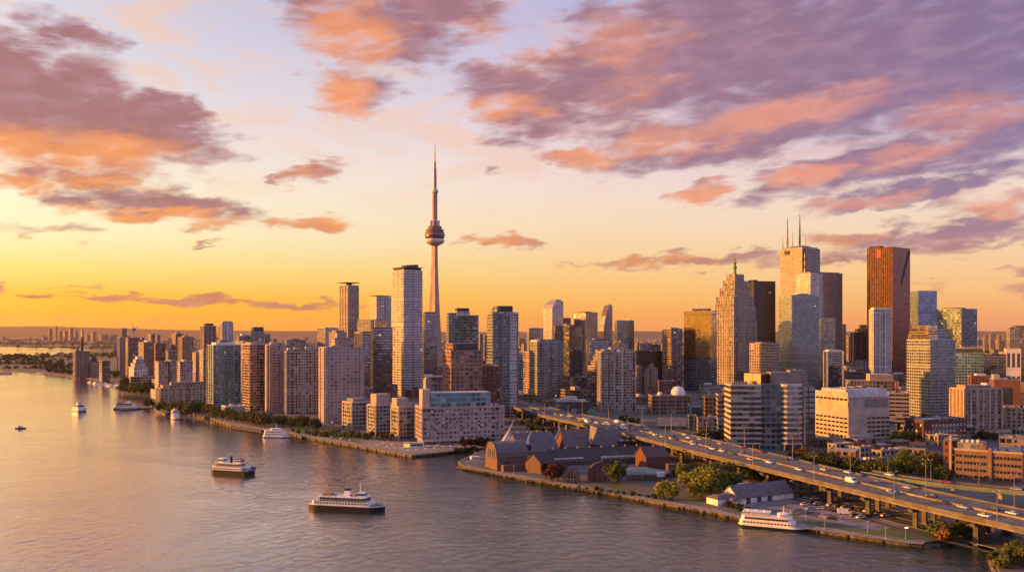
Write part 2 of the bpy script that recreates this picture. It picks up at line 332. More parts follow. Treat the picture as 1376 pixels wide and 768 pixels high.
def tag(o, label, cat, group=None):
    o['label'] = label; o['category'] = cat
    if group: o['group'] = group
    return o
def thing(name, label, cat, loc, rz=0.0, group=None):
    o = bpy.data.objects.new(name, None); COL.objects.link(o); o.empty_display_size = 2
    o.location = loc; o.rotation_euler = (0, 0, rz)
    return tag(o, label, cat, group)
def struct(o, kind='structure'): o['kind'] = kind; return o
KIDS = {}
def kids(o):
    if o.name not in KIDS: KIDS[o.name] = [c for c in bpy.data.objects if c.parent == o]
    return KIDS[o.name]
def copy_tree(o, parent=None):
    c = o.copy(); COL.objects.link(c)
    if parent: c.parent = parent
    for ch in kids(o): copy_tree(ch, c)
    return c
# ---------------------------------------------------------------- the setting: water, land, hills
LAND = 2.2
def sheet(name, pts, z, m, thick=0.0):
    from mathutils.geometry import tessellate_polygon
    b = MB(); P = [(p[0], p[1]) for p in pts]
    A = sum(P[i][0]*P[(i+1) % len(P)][1]-P[(i+1) % len(P)][0]*P[i][1] for i in range(len(P)))
    if A < 0: P = P[::-1]
    if thick: b.prism(P, z-thick, z, 0, cap=False)
    for t in tessellate_polygon([[Vector((x, y, 0)) for x, y in P]]):
        tri = [P[i] for i in t]
        ar = (tri[1][0]-tri[0][0])*(tri[2][1]-tri[0][1])-(tri[2][0]-tri[0][0])*(tri[1][1]-tri[0][1])
        if ar < 0: tri = tri[::-1]
        b.face([(x, y, z) for x, y in tri])
    return b.build(name, m)
def water_mat():
    m = bpy.data.materials.new('harbour_water'); m.use_nodes = True; n = N(m.node_tree); b = m.node_tree.nodes['Principled BSDF']
    tc = n.new('ShaderNodeTexCoord').outputs['Object']
    cur = n.noise(n.v('MULTIPLY', tc, (1, .6, 1)), .006, 4, .6, dist=.8)
    n.put(b.inputs['Base Color'], n.mix(cur, (.020, .034, .033), (.026, .042, .040)))
    b.inputs['IOR'].default_value = 1.6; b.inputs['Metallic'].default_value = 0
    n.put(b.inputs['Roughness'], n.step(cur, .3, .7, .08, .16, 'LINEAR'))
    h1 = n.noise(n.v('MULTIPLY', tc, (1, .7, 1)), .22, 5, .66, dist=.6)
    h2 = n.noise(n.v('MULTIPLY', tc, (.8, 1, 1)), .022, 3, .55, dist=1.2)
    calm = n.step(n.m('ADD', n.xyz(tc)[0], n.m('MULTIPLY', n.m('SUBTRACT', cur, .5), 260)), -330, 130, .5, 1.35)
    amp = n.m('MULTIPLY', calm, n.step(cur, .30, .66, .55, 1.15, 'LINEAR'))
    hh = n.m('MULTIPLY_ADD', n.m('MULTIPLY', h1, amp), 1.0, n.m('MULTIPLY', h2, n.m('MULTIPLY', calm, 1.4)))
    # disturbed water astern of the ferries
    for (p0, p1, wd) in WAKES:
        d = (Vector(p1)-Vector(p0)).to_2d(); L = d.length; d.normalize()
        rel = n.v('SUBTRACT', tc, (p0[0], p0[1], 0))
        s_ = n.v('DOT_PRODUCT', rel, (d.x, d.y, 0)); q = n.m('ABSOLUTE', n.v('DOT_PRODUCT', rel, (-d.y, d.x, 0)))
        al = n.m('MULTIPLY', n.step(s_, -2, 6), n.step(s_, L, L*.4))
        half = n.m('MULTIPLY_ADD', s_, .16, wd)
        core = n.step(q, half, n.m('MULTIPLY', half, .4))
        rim = n.m('MULTIPLY', n.step(n.m('ABSOLUTE', n.m('SUBTRACT', q, half)), 7, 0), .3)
        k = n.m('MULTIPLY', al, n.m('ADD', n.m('MULTIPLY', core, n.m('MULTIPLY', n.noise(tc, .5, 3, .6), .9)), rim))
        hh = n.m('MULTIPLY_ADD', k, .32, hh)
    bp = n.new('ShaderNodeBump'); bp.inputs['Strength'].default_value = 1.0; bp.inputs['Distance'].default_value = .6
    n.put(bp.inputs['Height'], hh); n.put(b.inputs['Normal'], bp.outputs[0])
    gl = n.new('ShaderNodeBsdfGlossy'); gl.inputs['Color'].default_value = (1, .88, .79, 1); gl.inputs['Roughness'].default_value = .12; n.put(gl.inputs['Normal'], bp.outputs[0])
    mx = n.new('ShaderNodeMixShader'); n.put(mx.inputs[0], n.step(calm, .5, 1.2, .72, .02, 'LINEAR'))  # tinted mirror layer added on the sunward water to paint its golden sheen
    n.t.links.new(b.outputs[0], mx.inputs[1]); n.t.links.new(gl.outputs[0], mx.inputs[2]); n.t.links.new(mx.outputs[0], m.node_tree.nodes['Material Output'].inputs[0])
    return m
WAKES = [(at(424, 678), at(150, 655), 4), (at(288, 630), at(60, 598), 3), (at(100, 551), at(60, 556), 2)]
w = MB(); w.face([(-90000, -3000, 0), (90000, -3000, 0), (90000, 90000, 0), (-90000, 90000, 0)])
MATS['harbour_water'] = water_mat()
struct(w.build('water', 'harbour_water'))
def ground_mat():
    m = bpy.data.materials.new('city_ground'); m.use_nodes = True; n = N(m.node_tree); b = m.node_tree.nodes['Principled BSDF']
    tc = n.new('ShaderNodeTexCoord').outputs['Object']
    far = n.step(n.xyz(tc)[1], 2200, 4200)
    a = n.noise(tc, .02, 5, .6); c = n.noise(tc, .25, 4, .6)
    near = n.mix(n.step(a, .42, .6), (.075, .068, .068), (.13, .115, .105))
    near = n.mix(n.m('MULTIPLY', c, .5), near, (.05, .048, .05))
    a2 = n.noise(tc, .0012, 6, .65); c2 = n.noise(tc, .006, 5, .65)
    fr = n.mix(n.step(a2, .4, .62), (.045, .045, .025), (.10, .075, .05))
    fr = n.mix(n.step(c2, .56, .72), fr, (.17, .13, .10))
    n.put(b.inputs['Base Color'], n.mix(far, near, fr)); b.inputs['Roughness'].default_value = .92
    return m
MATS['city_ground'] = ground_mat()
SHORE = [(1420,694),(1350,716),(1330,722),(1314,727),(1290,731),(1266,729),(1243,734),(1215,732),(1160,724),(1080,712),(1000,700),(960,690),(880,676),(820,664),(760,654),(720,647),(680,640),(650,634),(622,629),(616,624),(640,612),(662,603.5),(612,607),(553,614),
 (500,604),(420,590),(395,585),(340,577),(310,572),(288,565),(268,560),(252,556),(240,556),(222,557),(207,551),(204,545),(206,536),(222,533),(165,532),(163,526),(165,517),(140,513),(122,509),(103,507.5),(85,505),(72,503.5),(57,502.5),(55,499.5),(30,499),(0,497),(-60,495.5),(-260,492),
 (-260,475.5),(-60,476.5),(0,477.5),(45,479.5),(62,478),(100,473.5),(134,470.5),(85,467.3),(0,465.8),(-200,465.2),(-900,464.5)]
shore = [at(x, y) for x, y in SHORE]
struct(sheet('ground', shore+[Vector((-70000, 20000, 0)), Vector((-70000, 80000, 0)), Vector((70000, 80000, 0)), Vector((70000, 300, 0))], LAND, 'city_ground', 6))
struct(sheet('bank', [at(1420, 708), at(1362, 734), at(1340, 742), at(1333, 755), at(1345, 776), at(1430, 800)], LAND-.4, 'city_ground', 5))
struct(sheet('jetty', [at(-40, 498.3, 1.5), at(17, 499, 1.5), at(17, 502, 1.5), at(-40, 503, 1.5)], 1.5, 'city_ground', 4))
mat('hill', (.05, .045, .03), .95, scale=.0015, var=.3)
def hills():
    b = MB(); D0, D1 = 21000, 27000
    pts = [(-1200,437),(-500,437.5),(-200,438),(0,438.6),(60,438.2),(120,439.6),(180,441.4),(240,443),(330,444),(430,444.6),(560,445.2),(700,445.6),(850,444.6),(950,445.4),(1100,445.2),(1250,444.4),(1376,444.8),(1600,444),(2400,444)]
    rnd = random.Random(4); R0, R1 = [], []
    for (x0, y0), (x1, y1) in zip(pts, pts[1:]):
        for k in range(8):
            t = k/8; x, y = x0+(x1-x0)*t, y0+(y1-y0)*t+rnd.uniform(-.25, .25)
            R0.append((ax(x, D0), D0, 2)); R1.append((ax(x, D1), D1, az(y, D1)))
    for i in range(len(R0)-1):
        b.face([R0[i], R0[i+1], R1[i+1], R1[i]])
        q = lambda p: (p[0]*1.2, p[1]+6000, 2)
        b.face([R1[i], R1[i+1], q(R1[i+1]), q(R1[i])])
    return struct(b.build('hills', 'hill', smooth=True))
hills()
def haze():
    m = bpy.data.materials.new('haze_air'); m.use_nodes = True; t = m.node_tree; t.nodes.clear(); n = N(t)
    v = n.new('ShaderNodeVolumePrincipled'); o = n.new('ShaderNodeOutputMaterial')
    v.inputs['Color'].default_value = (.98, .68, .48, 1); v.inputs['Density'].default_value = HAZE; v.inputs['Anisotropy'].default_value = .25
    t.links.new(v.outputs[0], o.inputs['Volume']); MATS['haze_air'] = m
    b = MB(); b.box(-60000, 60000, -600, 42000, -8, 620, 0)
    return struct(b.build('haze', 'haze_air'), 'stuff')
HAZE = .85e-5
haze()
# ---------------------------------------------------------------- buildings
FOOT = []
GZ = LAND-.25
def frame_of(x0, xc, x1, D, l=None, th=None, w=None):
    u0, u1, X = (x0-CX)/F, (x1-CX)/F, ax(xc, D)
    if th is None:
        th = math.asin(min(.95, (X-u0*D)/((l or 30)*math.hypot(1, u0))))-math.atan(u0)
    c, s = math.cos(th), math.sin(th)
    if l is None or x0 == xc: l = l or 30
    if w is None: w = (u1*D-X)/(c-u1*s)
    return X, th, w, l
def bld(name, label, cat, x0, xc, x1, yt, D, fm, l=30, th=None, bay=3.4, fl=3.3, roof='roof_grey', pent=(), slabs=None, fins=None, par=1.0, group=None, w=None, base=None, foot=True, tiers=None, bays=()):
    "block whose near corner stands under survey column xc; x0 and x1 are the far ends of its two visible faces"
    X, th, w, l = frame_of(x0, xc, x1, D, l, th, w)
    h = az(yt, D)-GZ
    root = thing(name, label, cat, (X, D, GZ), th, group)
    root['h'] = h
    b = MB()
    for (a0, a1, b0, b1, z0, z1) in (tiers or [(0, 1, 0, 1, 0, 1)]):
        b.box(a0*w, a1*w, b0*l, b1*l, z0*h, z1*h, 0, bay, fl, 1, False)
        if slabs:
            stp, out, sm = slabs; stp = (z1-z0)*h/max(1, round((z1-z0)*h/(fl*1.18))); z = z0*h+stp
            while z < z1*h-.5:
                b.box(a0*w-out, a1*w+out, b0*l-out, b1*l+out, z, z+.5, 2); z += stp
        if fins:
            stp, out, fw, sm = fins; k = max(1, round((a1-a0)*w/stp)); kl = max(1, round((b1-b0)*l/stp))
            for i in range(k+1):
                x = a0*w+(a1-a0)*w*i/k; b.box(x-fw/2, x+fw/2, b0*l-out, b0*l+.2, z0*h, z1*h+.3, 2)
            for i in range(kl+1):
                y = b0*l+(b1-b0)*l*i/kl; b.box(a0*w-out-.003, a0*w+.2, y-fw/2, y+fw/2, z0*h, z1*h+.303, 2)
    b.build('wall', [fm, roof]+([slabs[2]] if slabs else [])+([fins[3]] if fins and not slabs else []), root)
    if par and not tiers:
        r = MB(); q = .35
        r.box(-q, w+q, -q, .6, h-.2, h+par); r.box(-q, w+q, l-.6, l+q, h-.2, h+par)
        r.box(-q, .6, .6, l-.6, h-.2, h+par-.003); r.box(w-.6, w+q, .6, l-.6, h-.2, h+par-.003)
        r.build('parapet', slabs[2] if slabs else fins[3] if fins else PARM.get(fm, 'pent_grey'), root)
    for p in pent:
        a0, a1, b0, b1, ph = p[:5]; z = h+(p[6] if len(p) > 6 else 0)
        q = MB(); q.box(a0*w, a1*w, b0*l, b1*l, z-.1, z+ph, 0, 3.2, 3.2, 1); q.build('penthouse', [p[5] if len(p) > 5 else 'pent_grey', roof], root)
    for (a0, a1, out, zt, bm) in bays:
        q = MB(); q.box(a0*w, a1*w, -out, .3, 0, h*zt, 0, bay, fl, 1, False)
        if slabs:
            z = stp
            while z < h*zt-.5: q.box(a0*w-.25, a1*w+.25, -out-.3, .2, z+.01, z+.4, 2); z += stp
        q.build('bay', [bm, roof]+([slabs[2]] if slabs else []), root)
    hh = random.Random(label)
    if w > 14 and l > 10 and not tiers:
        for k in range(hh.randint(2, 4)):
            x, y, sx, sy, sz = hh.uniform(.12, .8)*w, hh.uniform(.12, .75)*l, hh.uniform(1.5, 4), hh.uniform(1.5, 4), hh.uniform(1.2, 2.6)
            q = MB(); q.box(x, x+sx, y, y+sy, h-.05, h+sz+hh.random()*.01); q.build('roof_unit', hh.choice(['pent_grey', 'pent_white', 'steel', 'pent_dark']), root)
    if base:
        bh, out, bm = base
        q = MB(); q.box(-out, w+out, -out, l+out, 0, bh, 0, 4, 4, 1); q.build('podium', [bm, roof], root)
    if foot: note(root, w, l)
    return root, w, l, h
PARM = dict(pink_concrete='pent_pink', pink_blank='pent_pink', balcony_pink='slab_pink', beige_grid='slab_cream', beige_stone='slab_stone', brown_grid='slab_brown', brown_band='slab_brown', orange_brick='slab_brown', dark_glass='pent_dark', black_tower='pent_dark', cream_res='slab_cream', white_slats='slab_white', white_res='slab_white', white_marble='slab_white', granite='slab_stone', tan_hotel='slab_stone', gold_glass='slab_brown', copper_glass='pent_dark', dark_red='pent_dark')
def note(root, w, l, x=0, y=0):
    c, s = math.cos(root.rotation_euler.z), math.sin(root.rotation_euler.z)
    FOOT.append((root, [(root.location.x+p*c-q*s, root.location.y+p*s+q*c) for p, q in ((x, y), (x+w, y), (x+w, y+l), (x, y+l))]))
def clash(A, B):
    for P, Q in ((A, B), (B, A)):
        for i in range(4):
            nx, ny = P[(i+1) % 4][1]-P[i][1], P[i][0]-P[(i+1) % 4][0]
            pa = [nx*p[0]+ny*p[1] for p in P]; pb = [nx*p[0]+ny*p[1] for p in Q]
            if max(pa) <= min(pb)+.01*abs(nx+ny) or max(pb) <= min(pa)+.01*abs(nx+ny): return False
    return True
B = bld
# --- the far shore of towers seen through the haze
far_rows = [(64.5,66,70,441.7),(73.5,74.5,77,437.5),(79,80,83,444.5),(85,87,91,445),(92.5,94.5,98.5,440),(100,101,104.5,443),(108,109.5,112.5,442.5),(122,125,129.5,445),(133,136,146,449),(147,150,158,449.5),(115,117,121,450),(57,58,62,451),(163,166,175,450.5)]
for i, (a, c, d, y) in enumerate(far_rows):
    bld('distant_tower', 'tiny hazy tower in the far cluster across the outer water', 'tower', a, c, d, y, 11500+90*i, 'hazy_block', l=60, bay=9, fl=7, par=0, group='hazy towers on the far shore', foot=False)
# --- waterfront, from the silo to the terminal
R_ = 'roof_dark'
B('apartment_block', 'long beige mid-rise with arched dormer rows behind the round white boat', 'building', 211, 216, 277, 522, 1205, 'beige_stone', l=30, bay=3.6, fl=3.2, fins=(10.5, 1.1, 2.2, 'slab_stone'), roof=R_, pent=((.06,1,.12,.9,4,'beige_stone'),(.25,.98,.25,.8,7.5,'beige_stone')))
B('terrace_block', 'low white latticed terrace block between the turquoise and balcony towers', 'building', 298, 303, 329, 546.5, 1082, 'white_res', l=18, bay=2.6, fl=2.6, slabs=(2.6, .5, 'slab_white'))
MID = FOOT[-1]
B('apartment_tower', 'turquoise glass waterfront tower with a bright gold edge', 'tower', 278.6, 287, 323, 464, 1150, 'teal_glass', l=26, bay=2.6, fl=3, roof='roof_pale', fins=(9.5, .8, .9, 'slab_grey'), pent=((.12,.85,.15,.85,4,'pent_white'),(.3,.7,.3,.7,7,'pent_grey')), bays=((.06,.34,1.4,.97,'teal_glass'),(.44,.72,1.4,.97,'teal_glass')))
B('apartment_tower', 'pink tower wrapped in curved balconies beside the turquoise tower', 'tower', 326, 336, 357.2, 463, 1118, 'balcony_pink', l=26, bay=3, fl=3, slabs=(3, 1.2, 'slab_pink'), pent=((.1,.9,.1,.9,3,'pent_pink'),))
B('apartment_tower', 'narrow slab with blank pink end piers between balcony tower and long slab', 'tower', 357.8, 362, 382, 463.5, 1098, 'pink_concrete', l=16, bay=3.4, fl=3, fins=(26, .8, 6.5, 'pent_pink'), pent=((.15,.8,.2,.8,3.4,'pent_pink'),))
B('apartment_slab', 'long pinkish apartment slab with a dense grid of dark windows', 'building', 382.6, 385, 430, 473, 1075, 'beige_grid', l=16, bay=3.5, fl=2.95, fins=(10.4, .5, .8, 'slab_cream'), pent=((.03,.97,.15,.85,3.2,'beige_grid'),(.25,.45,.3,.8,6,'pent_pink'),(.05,.12,.2,.8,5,'pent_white')))
B('apartment_slab', 'broad pale pink slab with mostly blank face, standing at the quay', 'building', 430, 438, 486, 467, 962, 'pink_blank', l=24, bay=3.3, fl=3, fins=(40, .9, 5, 'pent_pink'), pent=((.28,.82,.2,.8,11,'pink_blank'),(.36,.6,.3,.7,16,'pent_pink')))
B('apartment_tower', 'thin dark glass tower tucked behind the broad pink slab', 'tower', 484.5, 487, 498, 446, 1130, 'dark_glass', l=26, bay=2.8, fl=3.1)
# --- left cluster
B('apartment_tower', 'pale stone tower with dark cap, taller of the pair above the turquoise tower', 'tower', 269.5, 274, 290, 438, 1560, 'brown_grid', l=26, bay=3.2, fl=3, fins=(8, .7, 1.2, 'slab_stone'), pent=((.2,.85,.2,.85,5,'pent_dark'),))
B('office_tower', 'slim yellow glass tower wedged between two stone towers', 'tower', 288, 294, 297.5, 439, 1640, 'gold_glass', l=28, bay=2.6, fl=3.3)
B('apartment_tower', 'white concrete tower with a thin overhanging roof line', 'tower', 296, 299, 313, 433.5, 1600, 'white_res', l=24, bay=3, fl=3, fins=(9, .7, 1.4, 'slab_white'), pent=((.05,.95,.05,.95,3,'pent_grey'),))
B('apartment_tower', 'orange lit stone slab, lower of two behind the beige mid-rise', 'tower', 258.5, 263, 270, 474, 1430, 'tan_hotel', l=18, bay=3, fl=3)
B('apartment_tower', 'orange lit stone slab touching the gold edge of the turquoise tower', 'tower', 268, 273, 283, 471, 1385, 'tan_hotel', l=20, bay=3, fl=3, pent=((.2,.8,.2,.8,3),))
B('apartment_tower', 'brown twin tower with flat top behind pale grey blocks', 'tower', 230.5, 236, 247, 449, 1800, 'brown_grid', l=26, bay=3.2, fl=3.1, pent=((.3,.8,.3,.8,4),))
B('apartment_tower', 'brown twin tower with ribbed front and stepped top', 'tower', 239.5, 245, 260, 453.5, 1690, 'tan_hotel', l=24, bay=3.2, fl=3.1, fins=(7, .8, 1.5, 'slab_brown'), pent=((.25,.6,.2,.8,4),(.7,.95,.2,.8,2)))
B('office_block', 'low pale block behind the brown twin towers', 'building', 222.5, 226, 238, 472, 1760, 'grey_res', l=30, fl=3.6)
B('apartment_block', 'pale stepped block beside the leafy pier', 'building', 208, 213, 225.5, 486, 1330, 'lavender_panel', l=26, fl=3, base=(14, 5, 'lavender_panel'))
B('apartment_block', 'pale grey slab, thinner of two above the beige mid-rise', 'building', 223.5, 228, 239, 486, 1340, 'lavender_panel', l=22, fl=3, pent=((.2,.8,.2,.8,3),))
B('apartment_block', 'pale grey slab, wider of two above the beige mid-rise', 'building', 237.5, 242, 259, 486.5, 1300, 'lavender_panel', l=24, fl=3, pent=((.3,.6,.2,.8,3.5,'pent_white'),))
B('apartment_block', 'white stepped block with rounded crown near the marina', 'building', 173, 180, 199, 494, 1560, 'white_res', l=34, fl=3, pent=((.1,.9,.1,.9,8,'white_res'),(.22,.8,.2,.8,15,'white_res'),(.34,.7,.3,.7,20,'pent_white')))
B('office_tower', 'thin dark tower at the seaward end of the skyline', 'tower', 161, 164, 170.5, 441, 2300, 'dark_glass', l=34)
B('apartment_tower', 'pale ribbed slab in front of the thin dark tower', 'tower', 157.5, 161, 168.5, 453, 1950, 'grey_res', l=30, fins=(5, .6, 1, 'slab_grey'))
B('apartment_tower', 'broad brown slab beside the construction crane', 'tower', 168.5, 172, 194, 454, 1900, 'brown_grid', l=28)
B('apartment_tower', 'brown tower with bright orange side beneath a white tank', 'tower', 186, 193, 207, 460, 1720, 'brown_grid', l=28, pent=((.4,.9,.2,.8,4,'pent_white'),))
B('apartment_tower', 'dull brown tower behind the stepped white block', 'tower', 206, 209, 223, 461.5, 1800, 'brown_band', l=24)
B('office_block', 'hazy block with orange edge on the horizon past the crane', 'building', 198, 203, 211, 449, 2700, 'hazy_block', l=40, fl=3.8)
B('office_block', 'hazy purple block on the horizon behind the brown tower', 'building', 209, 211, 215.5, 450, 2650, 'hazy_block', l=40, fl=3.8)
B('warehouse', 'low hazy warehouse beside the grain silo', 'building', 133, 137, 148, 485, 1780, 'brown_band', l=30, fl=4)
# --- middle-left
B('apartment_tower', 'grey concrete tower with dark square cap on the far skyline', 'tower', 337.5, 341, 355, 446, 1560, 'grey_res', l=26, fins=(9, .6, 2, 'slab_grey'), pent=((.0,.96,.05,.95,9,'pent_dark'),))
B('apartment_tower', 'low grey tower leaning against the dark capped tower', 'tower', 354, 356, 363, 449, 1700, 'grey_res', l=24)
B('office_block', 'pale office block with rooftop plant beyond the balcony tower', 'building', 317.5, 321, 338.5, 452, 1720, 'grey_res', l=34, pent=((.25,.6,.2,.8,5,'pent_white'),(.65,.85,.2,.7,3)))
B('office_block', 'orange lit block behind the balcony tower', 'building', 314, 327, 333, 459, 1440, 'tan_hotel', l=30)
B('office_block', 'grey office slab rising behind the long window grid slab', 'building', 383, 385, 411, 457.5, 1500, 'grey_res', l=28, pent=((.3,.7,.2,.8,3,'pent_dark'),))
B('office_block', 'pale flat white roof behind the long window grid slab', 'building', 409, 411, 428, 466.5, 1480, 'white_res', l=30, roof='roof_pale')
B('office_tower', 'yellow lit office block with square top left of the tall slats', 'tower', 426, 437, 455, 441, 1500, 'steel_glass', l=30, pent=((.0,.35,.1,.9,2,'pent_white'),))
B('office_tower', 'yellow lit stepped office block behind the broad pink slab', 'tower', 442, 450, 466, 447, 1360, 'steel_glass', l=28, pent=((.2,.9,.2,.9,4,'pent_grey'),))
T = B('apartment_tower', 'slim brown tower with flat winged roof canopy', 'tower', 456.7, 467.5, 481.6, 383.5, 1560, 'tan_hotel', l=26, bay=3, fl=3.1, fins=(9, .7, 1.3, 'slab_stone'), pent=((.35,.65,.35,.65,5,'pent_dark'),))
q = MB(); q.box(-3, T[1]+3, -2, T[2]+2, T[3]+4.9, T[3]+5.8); q.build('roof_canopy', 'pent_dark', T[0])
T = B('apartment_tower', 'white balcony tower with round golden corner and thin roof canopy', 'tower', 497.4, 506, 525.5, 399, 1600, 'white_slats', l=28, fl=3.1, slabs=(3.1, .9, 'slab_white'), pent=((.1,.9,.1,.9,2.5,'pent_dark'),))
q = MB(); q.box(-1, T[1]+1, -1, T[2]+1, T[3]+2.4, T[3]+3.2); q.build('roof_canopy', 'pent_grey', T[0])
T = B('apartment_tower', 'tallest white slatted tower beside the broadcast spire', 'tower', 527.2, 542.5, 567.5, 363, 1380, 'white_slats', l=36, bay=3, fl=3.3, slabs=(3.3, 1.1, 'slab_white'), pent=((.04,.96,.04,.96,5,'pent_dark'),))
q = MB(); q.box(-1.2, T[1]+1.2, -1.2, T[2]+1.2, T[3]+4.9, T[3]+5.6); q.build('roof_canopy', 'pent_grey', T[0])
for k in range(3):
    q = MB(); q.box(8+8*k, 14+8*k, 6, 20, T[3]+5.5, T[3]+9+k*.7); q.bar = 0; q.build('roof_unit', 'pent_dark', T[0])
B('office_tower', 'yellow lit block with pale grey face below the round cornered tower', 'tower', 480, 498, 503, 430, 1480, 'steel_glass', l=30)
B('office_tower', 'dark fronted office with gold side below the winged canopy tower', 'tower', 476.5, 484, 500, 447, 1330, 'dark_glass', l=30, fins=(12, .4, .8, 'slab_stone'))
B('office_tower', 'grey office tower with broad flat top beside the white slats', 'tower', 500.5, 504, 521, 430.5, 1520, 'steel_glass', l=30, pent=((.1,.6,.2,.8,3),))
B('office_tower', 'dark office tower nearest the foot of the white slatted tower', 'tower', 498, 501, 527.5, 441, 1300, 'dark_glass', l=24)
B('office_tower', 'dark ribbed office tower hiding half of the spire shaft', 'tower', 567.8, 571, 587.5, 421, 1620, 'dark_glass', l=26, fl=3.6, slabs=(3.6, .35, 'pent_grey'), pent=((.1,.9,.2,.8,3,'pent_dark'),))
B('office_block', 'low block with white roof beneath the spire', 'building', 566, 569, 597, 507, 1130, 'brown_band', l=40, roof='roof_pale', pent=((.1,.5,.2,.7,3,'pent_white'),))
B('office_block', 'low grey block with lit end wall behind the terminal roof', 'building', 571, 573, 598, 516, 1085, 'grey_res', l=24, roof='roof_pale')
q = MB(); q.box(0, 7, 0, 9, 0, 45, 0); t = thing('stone_pylon', 'blank pale stone pylon behind the waterfront terminal', 'pylon', (ax(572, 1040), 1040, GZ), .4); q.box(1, 6, 1, 8, 44.9, 46.5); q.build('shaft', 'pent_pink', t)
# three part tower E
T = B('apartment_tower', 'grey triple tower with dark square cap behind the orange brick tower', 'tower', 600, 603, 643, 424, 1200, 'green_glass', l=26, bay=3, fl=3.1, slabs=(3.1, .5, 'slab_grey'), pent=((.0,.28,.1,.9,4,'green_glass'),(.27,.70,-.08,.9,6,'white_slats'),(.28,.69,.05,.85,10.5,'pent_dark')))
T = B('office_tower', 'orange brick tower with square windows and dark octagonal cap', 'tower', 595, 606, 648, 471.5, 945, 'orange_brick', l=30, bay=4, fl=3.7, slabs=(3.7, .3, 'slab_brown'), pent=((.22,.88,.15,.85,8,'pent_dark'),(.10,.22,.15,.85,8,'orange_brick')))
B('office_block', 'dark red brick block between orange brick tower and green glass tower', 'building', 647, 649, 673, 493, 975, 'dark_red', l=18, pent=((.02,.5,.2,.8,2.5,'slab_brown'),), fins=(18, .4, 3, 'brick_plain'))
T = B('apartment_tower', 'tall green glass tower with stepped shoulders above the expressway', 'tower', 654.5, 662, 696.5, 421, 1030, 'green_glass', l=28, bay=2.7, fl=3, slabs=(3, .55, 'slab_grey'), pent=((.0,.18,.1,.9,2,'green_glass'),(.22,.8,.08,.9,9,'pent_dark'),(.18,.3,.05,.95,8,'green_glass'),(.3,.92,-.05,.2,2,'white_slats')), bays=((.30,.60,2.2,1.0,'green_glass'),(.64,.92,2.2,1.0,'white_slats'),(.02,.2,1.2,.97,'green_glass')))
# --- centre
B('office_tower', 'hazy pink tower just beyond the green glass tower', 'tower', 643, 645, 649, 449, 2600, 'hazy_block', l=30)
B('office_tower', 'hazy pink slab beside the stepped green tower on the horizon', 'tower', 649.5, 651, 655, 451, 2500, 'hazy_block', l=30)
B('office_tower', 'wide hazy office slab behind the grey apartment tower', 'tower', 708, 711, 731, 441, 2150, 'steel_glass', l=34)
def sloped_tower(name, label, x0, xc, x1, y0, y1, D, fm, l, left_low=True):
    "tower whose roof slants; y0 height of the low side, y1 of the high side"
    X, th, w, l = frame_of(x0, xc, x1, D, l); z0, z1 = az(y0, D)-GZ, az(y1, D)-GZ
    root = thing(name, label, 'tower', (X, D, GZ), th); b = MB()
    zs = [(0, z0), (.15, z0+(z1-z0)*.55), (.42, z1), (1, z1)] if left_low else [(0, z1), (.6, z1), (1, z0)]
    nf = round(z0/3.8)
    xs = [p[0]*w for p in zs]; nb = max(2, round(w/3.2))
    for (a, za), (c, zc) in zip(zs, zs[1:]):
        a_, c_ = a*w, c*w
        for y, fl in ((0, 0), (l, 1)):
            P = [(a_, y, 0), (c_, y, 0), (c_, y, zc), (a_, y, za)]; U = [(round(a*nb), 0), (round(c*nb), 0), (round(c*nb), zc/3.8), (round(a*nb), za/3.8)]
            b.face(P[::-1] if fl else P, 0, U[::-1] if fl else U)
        b.face([(a_, 0, za), (c_, 0, zc), (c_, l, zc), (a_, l, za)], 1)
    nl = max(2, round(l/3.2))
    b.face([(0, l, 0), (0, 0, 0), (0, 0, zs[0][1]), (0, l, zs[0][1])], 0, [(30, 0), (30+nl, 0), (30+nl, zs[0][1]/3.8), (30, zs[0][1]/3.8)])
    b.face([(w, 0, 0), (w, l, 0), (w, l, zs[-1][1]), (w, 0, zs[-1][1])], 0, [(60, 0), (60+nl, 0), (60+nl, zs[-1][1]/3.8), (60, zs[-1][1]/3.8)])
    b.build('wall', [fm, 'steel'], root); note(root, w, l)
    q = MB(); q.box(w*.45, w*.95, l*.2, l*.8, z1-.2, z1+3); q.build('penthouse', 'pent_grey', root)
    return root, w, l, z1
sloped_tower('office_tower', 'gold sided tower with slanted roof behind the grey apartment tower', 730, 742, 757, 414, 404, 1820, 'steel_glass', 34)
B('office_tower', 'brown slab tucked against the slanted roof tower', 'tower', 753, 757, 767, 427.5, 1900, 'brown_band', l=26)
B('office_tower', 'dark tower with bright yellow reflecting side in the middle distance', 'tower', 749, 765, 782.5, 437, 1560, 'dark_glass', l=30, pent=((.0,.4,.2,.8,2,'pent_white'),))
B('office_tower', 'black narrow tower beside the yellow reflecting side', 'tower', 744, 746, 753, 437.5, 1620, 'dark_glass', l=20)
B('office_tower', 'gold and grey square office tower with flat top at mid skyline', 'tower', 771.5, 787, 803, 420, 1900, 'steel_glass', l=34, pent=((.1,.7,.2,.8,3),))
B('office_tower', 'dark blue office block under the gold and grey tower', 'tower', 787, 793, 817.5, 457, 1420, 'dark_glass', l=30, pent=((.3,.8,.2,.8,3),))
